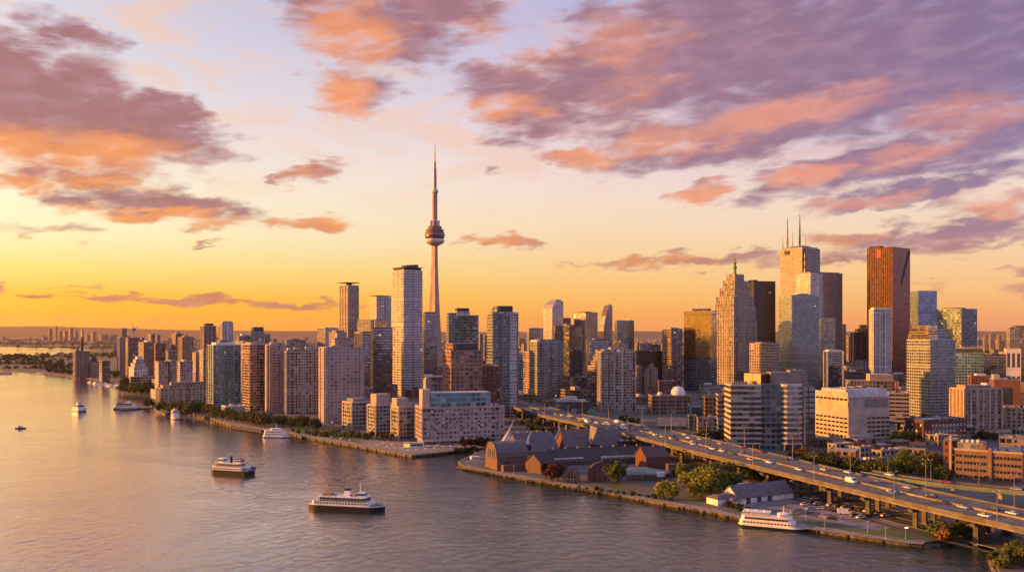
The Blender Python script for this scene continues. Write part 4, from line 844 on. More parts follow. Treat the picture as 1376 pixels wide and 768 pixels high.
def beige_office():
    D = 815.0; X, th, w, l = frame_of(1095.5, 1140, 1194.5, D, 46)
    t = thing('office_block', 'beige office with orange lit bands and a small red sign on its front', 'building', (X, D, GZ), th); note(t, w, l)
    mat('beige_wall', (.42, .34, .28), scale=.1); mat('sign_red', (.5, .05, .04), .6)
    h = az(535, D)-GZ; ht = az(523.5, D)-GZ
    q = MB(); q.box(0, w, 0, l, 0, h, 0, top=1); q.build('wall', ['beige_wall', 'roof_pale'], t)
    b = MB(); pr = [(-.6, h), (-.6, h+1.2), (4, ht), (l*.8, ht), (l*.8, h)]                                          # sloped metal roof
    for x0, x1 in ((0.0, w),):
        for (ya, za), (yb, zb) in zip(pr, pr[1:]): b.face([(x0, ya, za), (x1, ya, za), (x1, yb, zb), (x0, yb, zb)])
        b.face([(x0, p[0], p[1]) for p in pr]); b.face([(x1, p[0], p[1]) for p in reversed(pr)])
    b.build('roof', 'roof_pale', t)
    q = MB(); q.box(-.8, 0, 0, l, h-.4, h+5.2); q.box(-.803, 0, 0, l, h-8, h-2.6); q.build('cornice_band', 'beige_wall', t)
    q = MB(); q.box(w*.42, w*.98, -.5, 0, h-9, h-1.2); q.build('metal_band', 'pent_grey', t)
    zs = [2.6+4.05*k for k in range(6)]
    windows(t, 'l', w, l, [3.4+5.6*k for k in range(8)], zs[:5]+[h-2.3], 4.2, 1.7, 'beige_wall')
    windows(t, 'f', w, l, [w*.42+4.0+5.4*k for k in range(5)], zs[:5], 4.1, 1.7, 'beige_wall')
    q = MB(); q.box(w*.5, w*.78, -.75, -.5, h-1.0, h+1.6); q.build('sign', 'pent_white', t)
    for k, (a, c) in enumerate(((.51, .56), (.58, .62), (.64, .69), (.71, .77))):
        q = MB(); q.box(w*a, w*c, -.9, -.75, h-.5-.003*k, h+1.1); q.build('sign_panel', 'sign_red', t)
    q = MB(); q.box(-4, w*.5, -6, -1.5, 0, 5, 0, top=1); q.build('podium', ['beige_wall', 'roof_pale'], t)
    for k in range(3):
        q = MB(); q.box(w*(.2+.2*k), w*(.3+.2*k), l*.3, l*.5, ht-.1, ht+1.5+.3*k); q.build('roof_unit', 'pent_grey', t)
beige_office()
def brick_office():
    D = 600.0; X, th, w, l = frame_of(1283, 1283, 1374, D, 24, th=-.60)
    t = thing('brick_office', 'four storey tan brick office with blue sheeting on its roof, behind the ramp', 'building', (X, D, GZ), th); note(t, w, l)
    mat('tan_brick', (.21, .128, .092), .9, scale=.4); mat('blue_sheet', (.06, .13, .30), .6)
    h = az(603, D)-GZ
    q = MB(); q.box(0, w, 0, l, 0, h, 0, top=1); q.box(w*.5, w*.555, -.9, 0, 0, h+2.2, 0); q.build('wall', ['tan_brick', 'roof_grey'], t)
    q = MB(); q.box(-.4, w+.4, -.45, .3, h-.6, h+.7); q.build('cornice', 'slab_stone', t)
    rows = [1.2+(h-1.6)/4*k for k in range(4)]
    windows(t, 'f', w, l, [w*x for x in (.04, .085, .16, .205, .25, .31, .355, .40, .45, .60, .645, .69, .755, .80, .86, .905, .955)], rows, 1.75, 2.0, 'slab_brown')
    q = MB(); q.box(w*.03, w*.42, 2.5, l-3, h-.1, h+4.6, 0, 3.3, 4.6, 1); q.build('penthouse', ['steel_glass', 'roof_grey'], t)
    q = MB(); q.box(w*.36, w*.47, 1.5, 9, h-.1, h+3.6); q.build('penthouse', 'tan_brick', t)
    for k, (a, c) in enumerate(((.48, .62), (.66, .75), (.78, .97))):
        q = MB(); q.box(w*a, w*c, 4+k, 13+2*k, h-.05, h+1.3+.5*k); q.build('roof_cover', 'blue_sheet', t)
    for k in range(4):
        q = MB(); q.box(w*(.07+.08*k), w*(.11+.08*k), 5, 9, h+4.5, h+6+.2*k); q.build('roof_unit', 'pent_white', t)
    q = MB(); q.box(-8, -.01, 6, l, 0, h+5.5, 0, 3.4, 4.2, 1); q.build('side_wing', ['brick_plain', 'roof_grey'], t)
    q = MB(); q.box(-4, -2.6, 3.4, 4.8, 0, h+9); q.build('chimney', 'slab_stone', t)
brick_office()
T = B('office_block', 'brown building carrying a dark emblem on its blank wall', 'building', 1334, 1336, 1371, 510, 1090, 'brick_plain', l=34, th=-.35, roof='roof_pale', bay=400, fl=400, pent=((.02,.25,.2,.8,6,'pent_pink'),))
q = MB(); c_ = T[1]*.5; z_ = T[3]-11
q.tube((c_, -.25, z_), (c_, .1, z_), 2.6, None, 5, 0); q.box(c_-1.6, c_+1.6, -.4, .1, z_-4.2, z_-3); q.build('emblem', 'pent_dark', T[0])
q = MB(); q.box(T[1]-.01, T[1]+9, -.6, 20, 0, T[3]-3, 0, 3, 3.4, 1); q.build('glazed_wing', ['gold_glass', 'roof_pale'], T[0])
B('apartment_block', 'tan apartment block with blank orange end wall and dark balcony columns', 'building', 1277, 1296, 1346, 523, 915, 'stone_punched', l=26, bay=3, fl=3.1, fins=(6.4, .9, 1.8, 'slab_stone'), pent=((.1,.8,.2,.8,4,'slab_brown'),(.72,.86,.3,.7,6,'pent_white')))
q = MB(); q.box(-.75, -.3, 1.2, 24.8, 0, 40); q.build('end_wall', 'tan_brick', FOOT[-1][0])
T = B('brick_block', 'dark maroon brick block with scattered white windows behind the autumn trees', 'building', 1216, 1241, 1299, 565, 800, 'dark_red', l=22, roof='roof_pale', bay=50, fl=60)
mat('maroon_brick', (.13, .045, .035), .9, scale=.4)
windows(T[0], 'f', T[1], T[2], [2.5+4.2*k for k in range(int(T[1]/4.2))], [3.5, 8.5, 14, 19], 1.3, 1.6, 'pent_white', glass='pale_glass', skip=.35, seed=3)
windows(T[0], 'l', T[1], T[2], [3, 8, 13, 18], [4, 9, 14.5, 19], 1.3, 1.6, 'pent_white', glass='pale_glass', skip=.4, seed=4)
B('office_block', 'low red roofed block with white rooftop tank before the teal office', 'building', 1300, 1305, 1333, 505, 1190, 'brick_plain', l=22, pent=((.3,.75,.2,.8,3,'pent_white'),))
B('parking_structure', 'open decked parking structure at the foot of the stepped apartment tower', 'building', 1190, 1194, 1222, 528, 955, 'office_band', l=28, fl=3.4, bay=6, slabs=(3.4, .3, 'slab_stone'))
T = B('arena', 'long low arena with pale curved roof and a red striped banner', 'building', 1136, 1142, 1208, 512, 1120, 'stone_punched', l=34, roof='roof_pale', pent=((.42,.9,.1,.8,9,'pent_pink'),))
for k in range(5):
    q = MB(); q.box(T[1]*(.90+.022*k), T[1]*(.912+.022*k), -1.2, -.5, T[3]-8, T[3]-.5+.01*k); q.build('banner', 'sign_red' if k % 2 == 0 else 'pent_white', T[0])
B('office_block', 'low block with rooftop plant at the foot of the dark masonry tower', 'building', 1138, 1140, 1166, 500, 1330, 'dark_glass', l=30, roof='roof_pale', pent=((.1,.4,.2,.8,3,'pent_white'),))
B('office_block', 'low dark block with white roof under the red tower', 'building', 1196, 1199, 1222, 503, 1370, 'dark_glass', l=26, roof='roof_pale', pent=((.2,.7,.2,.8,2.5,'pent_white'),))
B('office_block', 'pale pink flat topped block behind the tan apartment block', 'building', 1341, 1343, 1378, 588, 690, 'stone_punched', l=20, th=-.5, roof='roof_pale')
B('office_block', 'beige block filling the frame edge under the emblem building', 'building', 1349, 1352, 1380, 548, 930, 'beige_stone', l=26)
# --- low blocks along the expressway
T = B('office_block', 'low brown office with white domes on its roof', 'building', 870, 876, 928, 532, 1075, 'brown_band', l=30, fl=3.8, bay=3.2, fins=(9, .4, 1.2, 'slab_brown'))
for k, (x, R0) in enumerate(((.74, 8.8), (.27, 3.6))):
    q = MB(); q.lathe([(R0, T[3]-.2), (R0, T[3]+R0*.35), (R0*.9, T[3]+R0*.8), (R0*.6, T[3]+R0*1.15), (0, T[3]+R0*1.3)], 18, 0, T[1]*x, 14); q.build('dome', 'pent_white', T[0], True)
B('office_block', 'narrow orange brick block beside the cream banded office', 'building', 944, 947, 963, 534, 915, 'orange_brick', l=18)
B('office_block', 'red and white banded block touching the cream banded office', 'building', 962, 965, 981, 531, 880, 'brown_band', l=24, fl=4, slabs=(4, .3, 'slab_pink'), pent=((.5,1,.2,.8,6,'pent_dark'),))
T = B('glass_pavilion', 'teal glass box lit like a screen above the low arena roof', 'building', 924, 927, 954, 543, 960, 'teal_glass', l=12, bay=40, fl=40)
B('office_block', 'blue glass cube at the end of the long low shed', 'building', 924.5, 926, 936, 559, 890, 'blue_glass', l=12)
B('shop_block', 'tan two storey block between blue cube and green glass block', 'building', 936, 938, 964, 562, 868, 'stone_punched', l=14)
B('shop_block', 'green glass low block beside the cream banded office', 'building', 963, 965, 980, 563, 835, 'green_glass', l=14)
def gabled(name, label, cat, x0, x1, yr, ye, D, l, th, roofm, wallm, w=None, ze=None, zr=None, hip=0.0, over=.6, z=None):
    "long house: ridge along local x, gables at both ends"
    X = ax(x0, D); u1 = (x1-CX)/F; c, s = math.cos(th), math.sin(th)
    if w is None: w = (u1*D-X)/(c-u1*s)
    t = thing(name, label, cat, (X, D, GZ), th); ze = ze if ze else az(ye, D)-GZ; zr = zr if zr else az(yr, D+l*.5)-GZ
    b = MB(); b.prism([(0, 0), (w, 0), (w, l), (0, l)], 0, ze, 0, 4, 4, cap=False)
    if not hip:
        b.face([(0, l, ze), (0, 0, ze), (0, l/2, zr)], 0); b.face([(w, 0, ze), (w, l, ze), (w, l/2, zr)], 0)
    b.build('wall', wallm, t)
    r = MB(); o = over; k = o*(zr-ze)/(l/2); hp = hip*w
    for dz, rv in ((0, False), (-.35, True)):
        A = [(-o, -o, ze-k+dz), (w+o, -o, ze-k+dz), (w+o-hp, l/2, zr+dz), (-o+hp, l/2, zr+dz)]; C_ = [(w+o, l+o, ze-k+dz), (-o, l+o, ze-k+dz), (-o+hp, l/2, zr+dz), (w+o-hp, l/2, zr+dz)]
        for P in (A, C_): r.face(P[::-1] if rv else P)
        if hip:
            for P in ([(-o, l+o, ze-k+dz), (-o, -o, ze-k+dz), (-o+hp, l/2, zr+dz)], [(w+o, -o, ze-k+dz), (w+o, l+o, ze-k+dz), (w+o-hp, l/2, zr+dz)]): r.face(P[::-1] if rv else P)
    for (a, c2) in (((-o, -o), (w+o, -o)), ((w+o, l+o), (-o, l+o))): r.face([(a[0], a[1], ze-k-.35), (c2[0], c2[1], ze-k-.35), (c2[0], c2[1], ze-k), (a[0], a[1], ze-k)])
    if not hip:
        for x in (-o, w+o):
            for sgn in (-o, l+o): r.face([(x, sgn, ze-k-.35), (x, l/2, zr-.35), (x, l/2, zr), (x, sgn, ze-k)])
    r.build('roof', roofm, t); note(t, w, l)
    return t, w, l, ze, zr
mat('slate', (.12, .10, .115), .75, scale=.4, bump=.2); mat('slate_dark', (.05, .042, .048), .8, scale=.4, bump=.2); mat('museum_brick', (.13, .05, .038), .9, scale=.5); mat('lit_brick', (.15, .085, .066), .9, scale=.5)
mat('teal_roof', (.14, .20, .19), .7, scale=.3); mat('maroon_roof', (.10, .055, .055), .8, scale=.4); mat('white_wall', (.68, .63, .60), .8, scale=.3); mat('purple_roof', (.17, .15, .165), .7, scale=.25)
gabled('shed', 'long low shed with pale purple ribbed roof beside the expressway', 'building', 884, 922, 560, 571, 908, 18, -.12, 'purple_roof', 'dark_glass')
T = B('station', 'low station hall with pale flat roofs beside the expressway curve', 'building', 741, 745, 797, 541, 1090, 'dark_glass', l=26, roof='roof_pale', fl=5, bay=5, pent=((.1,.85,.3,.95,3,'roof_pale'),(.3,.62,.4,.9,7,'pent_white')))
# --- the brick hall complex on the point
def halls():
    zG = 0
    def W(px, py, z=LAND): return at(px, py, z)
    # round-fronted hall at the slip
    a = W(668, 632); t = thing('boat_hall', 'small hall with round arched gable at the tip of the point', 'building', (a.x, a.y, GZ), .42)
    w_, l_ = 24, 22; b = MB(); b.box(0, w_, 0, l_, 0, 9, 0); 
    n = 12; arc = [(l_/2-l_/2*math.cos(math.pi*i/n), 9+10.5*math.sin(math.pi*i/n)**.8) for i in range(n+1)]
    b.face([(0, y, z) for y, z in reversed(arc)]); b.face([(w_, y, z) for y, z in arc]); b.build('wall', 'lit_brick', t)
    r = MB()
    for (ya, za), (yb, zb) in zip(arc, arc[1:]): r.face([(-.6, ya, za+.4), (w_+.4, ya, za+.4), (w_+.4, yb, zb+.4), (-.6, yb, zb+.4)]); r.face([(-.6, ya, za), (-.6, ya, za+.4), (-.6, yb, zb+.4), (-.6, yb, zb)])
    r.build('roof', 'slate', t)
    q = MB(); q.box(-.2, .1, 4.5, 9, 8, 14.5); q.box(-.203, .1, 12, 17, 8.1, 14.6); q.build('arched_window', 'window_glass', t)
    q = MB(); q.box(4, 10, -.15, .1, 2, 7); q.build('door', 'pent_dark', t); note(t, w_, l_)
    q = MB(); q.box(w_*.1, w_*.9, -6, -.01, 0, 4.6, 0); q.build('lean_to', 'lit_brick', t)
    for k in range(2):
        q = MB(); q.box(3+9*k, 7+9*k, l_*.28, l_*.42, 17.4, 19.2); q.build('skylight', 'pale_glass', t)
    # tall main roofs
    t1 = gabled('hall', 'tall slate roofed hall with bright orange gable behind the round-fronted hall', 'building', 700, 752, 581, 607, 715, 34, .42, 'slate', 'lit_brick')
    q = MB(); q.box(4, 9, -.3, .1, 4, 8); q.build('window', 'window_glass', t1[0])
    t2 = gabled('hall', 'long slate roofed hall with glazed gable joining the tall hall', 'building', 760, 856, 577, 600, 738, 34, .20, 'slate', 'museum_brick')
    b = MB(); b.face([(20, -7, 6), (31, -7, 6), (25.5, -7, 20)]); b.face([(20, -7, 6), (25.5, -7, 20), (25.5, 14, 20.0), (20, 0, 6)]); b.face([(31, -7, 6), (31, 0, 6), (25.5, 14, 20), (25.5, -7, 20)]); b.build('glass_gable', ['purple_roof'], t2[0])
    q = MB(); q.box(t2[1]*.7, t2[1]*.98, -4, -.01, 3, 8, 0); q.build('lean_to', 'slate_dark', t2[0])
    for k in range(3):
        q = MB(); q.box(t2[1]*(.74+.09*k), t2[1]*(.79+.09*k), -3, -1.5, 7.9, 9.1+.1*k); q.build('roof_unit', 'pent_white', t2[0])
    # long brick hall at the quay
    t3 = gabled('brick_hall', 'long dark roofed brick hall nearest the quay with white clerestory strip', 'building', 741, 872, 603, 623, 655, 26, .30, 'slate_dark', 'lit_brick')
    q = MB(); q.box(t3[1]*.48, t3[1]*.95, -6, -.02, 0, 4.6, 0); q.build('lean_to', 'slate_dark', t3[0])
    q = MB(); q.box(t3[1]*.50, t3[1]*.94, -.35, -.02, 4.8, 6.0); q.build('clerestory', 'pale_glass', t3[0])
    q = MB(); q.box(2, t3[1]*.32, -.3, -.02, 5.0, 6.0); q.build('clerestory', 'pale_glass', t3[0])
    for k in range(4):
        q = MB(); q.box(-.15, .1, 4+5*k, 6.4+5*k, 4, 7.5); q.build('window', 'window_glass', t3[0])
    windows(t3[0], 'f', t3[1], t3[2], [3+3.1*k for k in range(11)], [1.4], 1.5, 2.0, 'slab_brown')
    for T_, n_ in ((t1, 4), (t2, 7), (t3, 8)):                       # ridge vents, skylights and seams on the slate
        w_, l_, ze_, zr_ = T_[1:]
        for k in range(n_):
            x = w_*(k+.6)/n_; q = MB(); q.box(x-.5, x+.5, l_/2-.6, l_/2+.6, zr_-.3, zr_+1.0+.01*k); q.build('roof_vent', 'steel', T_[0])
            y = l_*.26; z = ze_+(zr_-ze_)*.52; sl = (zr_-ze_)/(l_/2)
            q = MB(); q.face([(x-1.2, y-1, z-sl+.12), (x+1.2, y-1, z-sl+.12), (x+1.2, y+1, z+sl+.12), (x-1.2, y+1, z+sl+.12)])
            if k % 2: q.build('skylight', 'window_glass', T_[0])
        b = MB()
        for k in range(int(w_/2.4)):
            x = 1.2+2.4*k; b.face([(x-.07, -.3, ze_-.3*sl+.06), (x+.07, -.3, ze_-.3*sl+.06), (x+.07, l_/2, zr_+.06), (x-.07, l_/2, zr_+.06)])
        b.build('roof_seam', 'roof_dark', T_[0])
    # arched brick front
    def arch_front(name, label, px, py, wd, dp, hw, hr, rz, wallm, roofm, win):
        p = W(px, py); t = thing(name, label, 'building', (p.x, p.y, GZ), rz); n = 14
        arc = [(wd/2-wd/2*math.cos(math.pi*i/n), hw+hr*math.sin(math.pi*i/n)) for i in range(n+1)]
        b = MB(); b.face([(0, 0, 0), (wd, 0, 0)]+[(x, 0, z) for x, z in reversed(arc)]); b.face([(wd, dp, 0), (0, dp, 0)]+[(x, dp, z) for x, z in arc])
        b.face([(0, dp, 0), (0, 0, 0), (0, 0, hw), (0, dp, hw)]); b.face([(wd, 0, 0), (wd, dp, 0), (wd, dp, hw), (wd, 0, hw)]); b.build('wall', wallm, t)
        r = MB()
        for (xa, za), (xb, zb) in zip(arc, arc[1:]):
            r.face([(xb, .8, zb-.2), (xa, .8, za-.2), (xa, dp, za-.2), (xb, dp, zb-.2)][::-1]); 
        r.build('roof', roofm, t)
        g = MB(); k = .62; ga = [(wd/2-wd/2*k*math.cos(math.pi*i/n), .5+(hw+hr*.75-.5)*math.sin(math.pi*i/n)**.6) for i in range(n+1)]
        g.face([(x, -.12, z) for x, z in reversed(ga)]); g.build('arched_window', win, t)
        g = MB()
        for kx in (.3, .5, .7): g.box(wd*kx-.15, wd*kx+.15, -.25, -.1, .5, hw+hr*.5)
        g.box(wd*.22, wd*.78, -.253, -.1, hw*.6, hw*.6+.3); g.build('glazing_bar', 'slab_brown', t); note(t, wd, dp)
        return t
    arch_front('brick_gatehouse', 'orange brick front with a big dark arched window at the quay', 755, 648, 11, 6, 4.2, 5.4, -.2, 'lit_brick', 'slate_dark', 'window_glass')
    t = arch_front('brick_pavilion', 'dark red pavilion with blank round gable beside the round green tree', 793, 647, 18, 4, 6.2, 7, .35, 'museum_brick', 'slate_dark', 'museum_brick')
    gabled('brick_hall', 'dark red brick hall with maroon roof under the edge of the expressway', 'building', 868, 899, 599, 613, 640, 20, .25, 'maroon_roof', 'museum_brick')
    gabled('brick_gable_house', 'orange lit brick gable house at the quay end of the long dark roofed hall', 'building', 727, 745, 608, 622, 618, 15, .80, 'slate_dark', 'lit_brick', w=14)
    a = W(850, 645); t = thing('pavilion', 'low pavilion with faceted teal roof among the quay trees', 'building', (a.x, a.y, GZ), .1)
    b = MB(); P = [(-8, 0), (20, -2), (27, 8), (20, 18), (-4, 17), (-11, 8)]; b.prism(P, 0, 4.4, 0, 3, 4.4, cap=False); b.build('wall', 'dark_glass', t)
    b = MB(); P1 = [(p[0]*1.08-.6, p[1]*1.12-1) for p in P]; P2 = [(2+(p[0]-8)*.35+4, 8+(p[1]-8)*.25) for p in P]; b.prism(P1, 4.3, 7.6, poly1=P2, bottom=True); b.build('roof', 'teal_roof', t)
    q = MB(); q.box(16, 21, -3.5, -1, 3, 6); q.build('entrance', 'pent_white', t)
    t4 = gabled('lodge', 'low lodge with maroon roofs beside the yellow tree', 'building', 866, 922, 638, 650, 600, 13, .12, 'maroon_roof', 'museum_brick', hip=.2)
    q = MB(); q.box(t4[1]*.6, t4[1]*.8, 3, 9, 4, 8.8); q.build('gable', 'maroon_roof', t4[0])
    q = MB(); q.box(3, 5.5, -.2, .1, .3, 2.9); q.build('door', 'lit_window', t4[0])
    for k in range(3):
        q = MB(); q.box(9+4*k, 10.8+4*k, -.15, .1, 1.2, 2.8); q.build('window', 'window_glass', t4[0])
    # long white shed by the car park
    t5 = gabled('white_shed', 'long white shed with grey pitched roof beside the car park', 'building', 992, 1065, 647, 669, 509, 15, .46, 'slate', 'white_wall', w=42, ze=4.2, zr=10)
    for k, x in enumerate((6, 14, 22)):
        q = MB(); q.box(x, x+3, -.15, .1, 0, 3.2+.1*k); q.build('door', 'pent_dark', t5[0])
    q = MB(); q.box(-14, -.01, 1, 11, 0, 3.8, 0); q.prism([(-14.5, .5), (-.02, .5), (-.02, 11.5), (-14.5, 11.5)], 3.8, 5.6, 1, poly1=[(-11, 4), (-.02, 4), (-.02, 8), (-11, 8)]); q.build('side_wing', ['white_wall', 'slate'], t5[0])
    q = MB(); q.box(-8, -1, -5, .99, 0, 3, 0); q.prism([(-8.4, -5.4), (-.6, -5.4), (-.6, 1), (-8.4, 1)], 3, 4.4, 1, poly1=[(-6, -2.5), (-3, -2.5), (-3, 1), (-6, 1)]); q.build('side_wing', ['white_wall', 'slate'], t5[0])
    for k in range(3):
        q = MB(); q.box(10+2.4*k, 11.6+2.4*k, 10.5, 12.5, 7.5, 9.6+.1*k); q.build('roof_unit', 'pent_white', t5[0])
    # swooping white tent roof behind the round-fronted hall
    a = W(678, 612); t = thing('tent_pavilion', 'white tent pavilion with two swooping horn peaks behind the point halls', 'tent', (a.x, a.y, GZ), .3)
    def horn(x, y, H0, rad, lean):
        b = MB(); pr = [(rad*(1-k/10)**2.4+.25, H0*(k/10)) for k in range(11)]
        n = 14
        for (r0, z0), (r1, z1) in zip(pr, pr[1:]):
            for i in range(n):
                A0, A1 = 2*math.pi*i/n, 2*math.pi*(i+1)/n
                f = lambda r_, z_, A_: (x+lean*(z_/H0)**1.5+r_*math.cos(A_), y+r_*.7*math.sin(A_), 6+z_)
                b.face([f(r0, z0, A0), f(r0, z0, A1), f(r1, z1, A1), f(r1, z1, A0)])
        return b.build('canopy', 'tent_white', t, True)
    horn(0, 0, 23, 8, 8); horn(22, 10, 12, 3.5, 4)
    b = MB()
    for p in ((-9, -6), (-9, 6), (9, -6), (9, 6), (18, 7), (26, 7)): b.tube((p[0], p[1], 0), (p[0], p[1], 6.6), .3, None, 6)
    b.build('post', 'white_paint', t)
    b = MB(); b.box(-14, 10, -12, -3, 4, 4.5); b.build('canopy', 'tent_white', t)
    a = W(752, 598); t = thing('tent_pavilion', 'pale pink tent peak poking up between the slate roofs', 'tent', (a.x, a.y, GZ), .3)
    horn(0, 0, 15, 5, -1)
    b = MB(); b.tube((0, 0, 0), (0, 0, 10), .3, None, 6); b.build('post', 'white_paint', t)
mat('tent_white', (.50, .46, .47), .7, var=.06); mat('lit_window', (.7, .5, .3), .5, emit=((1, .6, .25), 1.2))
halls()
# --- filler: the ordinary blocks between and behind, each checked against what already stands
def filler():
    rnd = random.Random(11); fms = ['brown_band', 'grey_res', 'stone_punched', 'dark_glass', 'brick_plain', 'beige_grid', 'tan_hotel', 'hazy_block', 'cream_res']
    n = 0; names = ['office_block', 'apartment_block']
    for i in range(2600):
        if n >= 215: break
        D = rnd.uniform(880, 3000) if i % 3 else rnd.uniform(1050, 1700); px = rnd.uniform(140, 1400) if i % 7 else rnd.uniform(1380, 1800)
        sh = 0
        X = ax(px, D); w, l = rnd.uniform(16, 44), rnd.uniform(14, 36); th = rnd.choice((.5, .45, .55, .3))
        if X < -48-(D-726)*.912+(150 if D < 1300 else 90): continue                      # keep off the water
        if D < 1120 and X > -20: continue
        c, s = math.cos(th), math.sin(th); m = 5
        P = [(X+p*c-q*s, D+p*s+q*c) for p, q in ((-m, -m), (w+m, -m), (w+m, l+m), (-m, l+m))]
        if any(clash(P, Q) for _, Q in FOOT): continue
        if D < 1500 and road_hit(P): continue
        hi = 9+22*rnd.random()**2+(18*rnd.random() if D > 1500 else 0)
        r = thing(rnd.choice(names), 'ordinary low block crowded among the downtown towers', 'building', (X, D, GZ), th, 'ordinary low blocks among the towers')
        fm = rnd.choice(fms); b = MB(); b.box(0, w, 0, l, 0, hi, 0, 3.6, 3.6, 1, False); b.build('wall', [fm, rnd.choice(['roof_grey', 'roof_dark', 'roof_pale'])], r)
        q = MB(); a = rnd.uniform(.1, .5); q.box(w*a, w*(a+.3), l*.3, l*.7, hi-.1, hi+rnd.uniform(2, 5)); q.build('penthouse', rnd.choice(['pent_grey', 'pent_pink', 'pent_white', 'pent_dark']), r)
        q = MB(); q.box(-.3, w+.3, -.3, .5, hi-.2, hi+.9); q.box(-.3, .5, .5, l, hi-.2, hi+.897); q.build('parapet', 'pent_grey', r)
        FOOT.append((r, P)); n += 1
    return n
def road_hit(P): return False
# ---------------------------------------------------------------- elevated expressway
def catmull(P, n):
    out = []; Q = [P[0]]+P+[P[-1]]
    for i in range(1, len(Q)-2):
        for k in range(n):
            t = k/n; p = []
            for j in range(2):
                a, b, c, d = Q[i-1][j], Q[i][j], Q[i+1][j], Q[i+2][j]
                p.append(.5*((2*b)+(-a+c)*t+(2*a-5*b+4*c-d)*t*t+(-a+3*b-3*c+d)*t**3))
            out.append(tuple(p))
    return out+[P[-1]]
DECK = 15.0
E0 = catmull([(-75,1330),(-20,1160),(8,1050),(30,975),(57,900),(82,838),(107,768),(134,680),(155,620),(173,566),(190,518),(209,464),(233,404),(258,335),(285,260)], 5)
E1 = catmull([(-45,1338),(14,1172),(46,1068),(72,990),(100,918),(126,858),(150,795),(174,722),(193,655),(209,598),(223,550),(240,495),(261,440),(288,364),(316,285)], 5)
SC = (100-DECK)/89.0
E0, E1 = [(x*SC, y*SC) for x, y in E0], [(x*SC, y*SC) for x, y in E1]
def along(s, i): return Vector((E0[i][0]+(E1[i][0]-E0[i][0])*s, E0[i][1]+(E1[i][1]-E0[i][1])*s, 0))
mat('asphalt', (.075, .068, .066), .9, var=.25, scale=.25); mat('barrier', (.125, .11, .098), .85, var=.25, scale=.2); mat('lane_paint', (.55, .52, .48), .7); mat('girder', (.24, .19, .15), .85, var=.3, scale=.2)
mat('deck_asphalt', (.12, .11, .108), .9, var=.3, scale=.12); mat('scrub', (.10, .083, .055), .95, var=.5, scale=.2, col2=(.06, .062, .03))
mat('ramp_green', (.13, .17, .12), .8, scale=.2); mat('lane_yellow', (.5, .33, .08), .7)
def ribbon(b, A, Bb, z0, z1=None, mi=0):
    "strip between two plan lines; with z1 a solid bar from z0 to z1"
    for i in range(len(A)-1):
        a, a2, c, c2 = A[i], A[i+1], Bb[i], Bb[i+1]
        top = z0 if z1 is None else z1
        b.face([(a[0], a[1], top), (c[0], c[1], top), (c2[0], c2[1], top), (a2[0], a2[1], top)][::-1], mi)
        if z1 is not None:
            b.face([(a[0], a[1], z0), (a[0], a[1], z1), (a2[0], a2[1], z1), (a2[0], a2[1], z0)][::-1], mi); b.face([(c[0], c[1], z0), (c[0], c[1], z1), (c2[0], c2[1], z1), (c2[0], c2[1], z0)], mi)
            b.face([(a[0], a[1], z0), (c[0], c[1], z0), (c2[0], c2[1], z0), (a2[0], a2[1], z0)], mi)
def seg(s, ds=0.0): return [tuple(along(s, i)+ (along(1, i)-along(0, i)).normalized()*ds)[:2] for i in range(len(E0))]
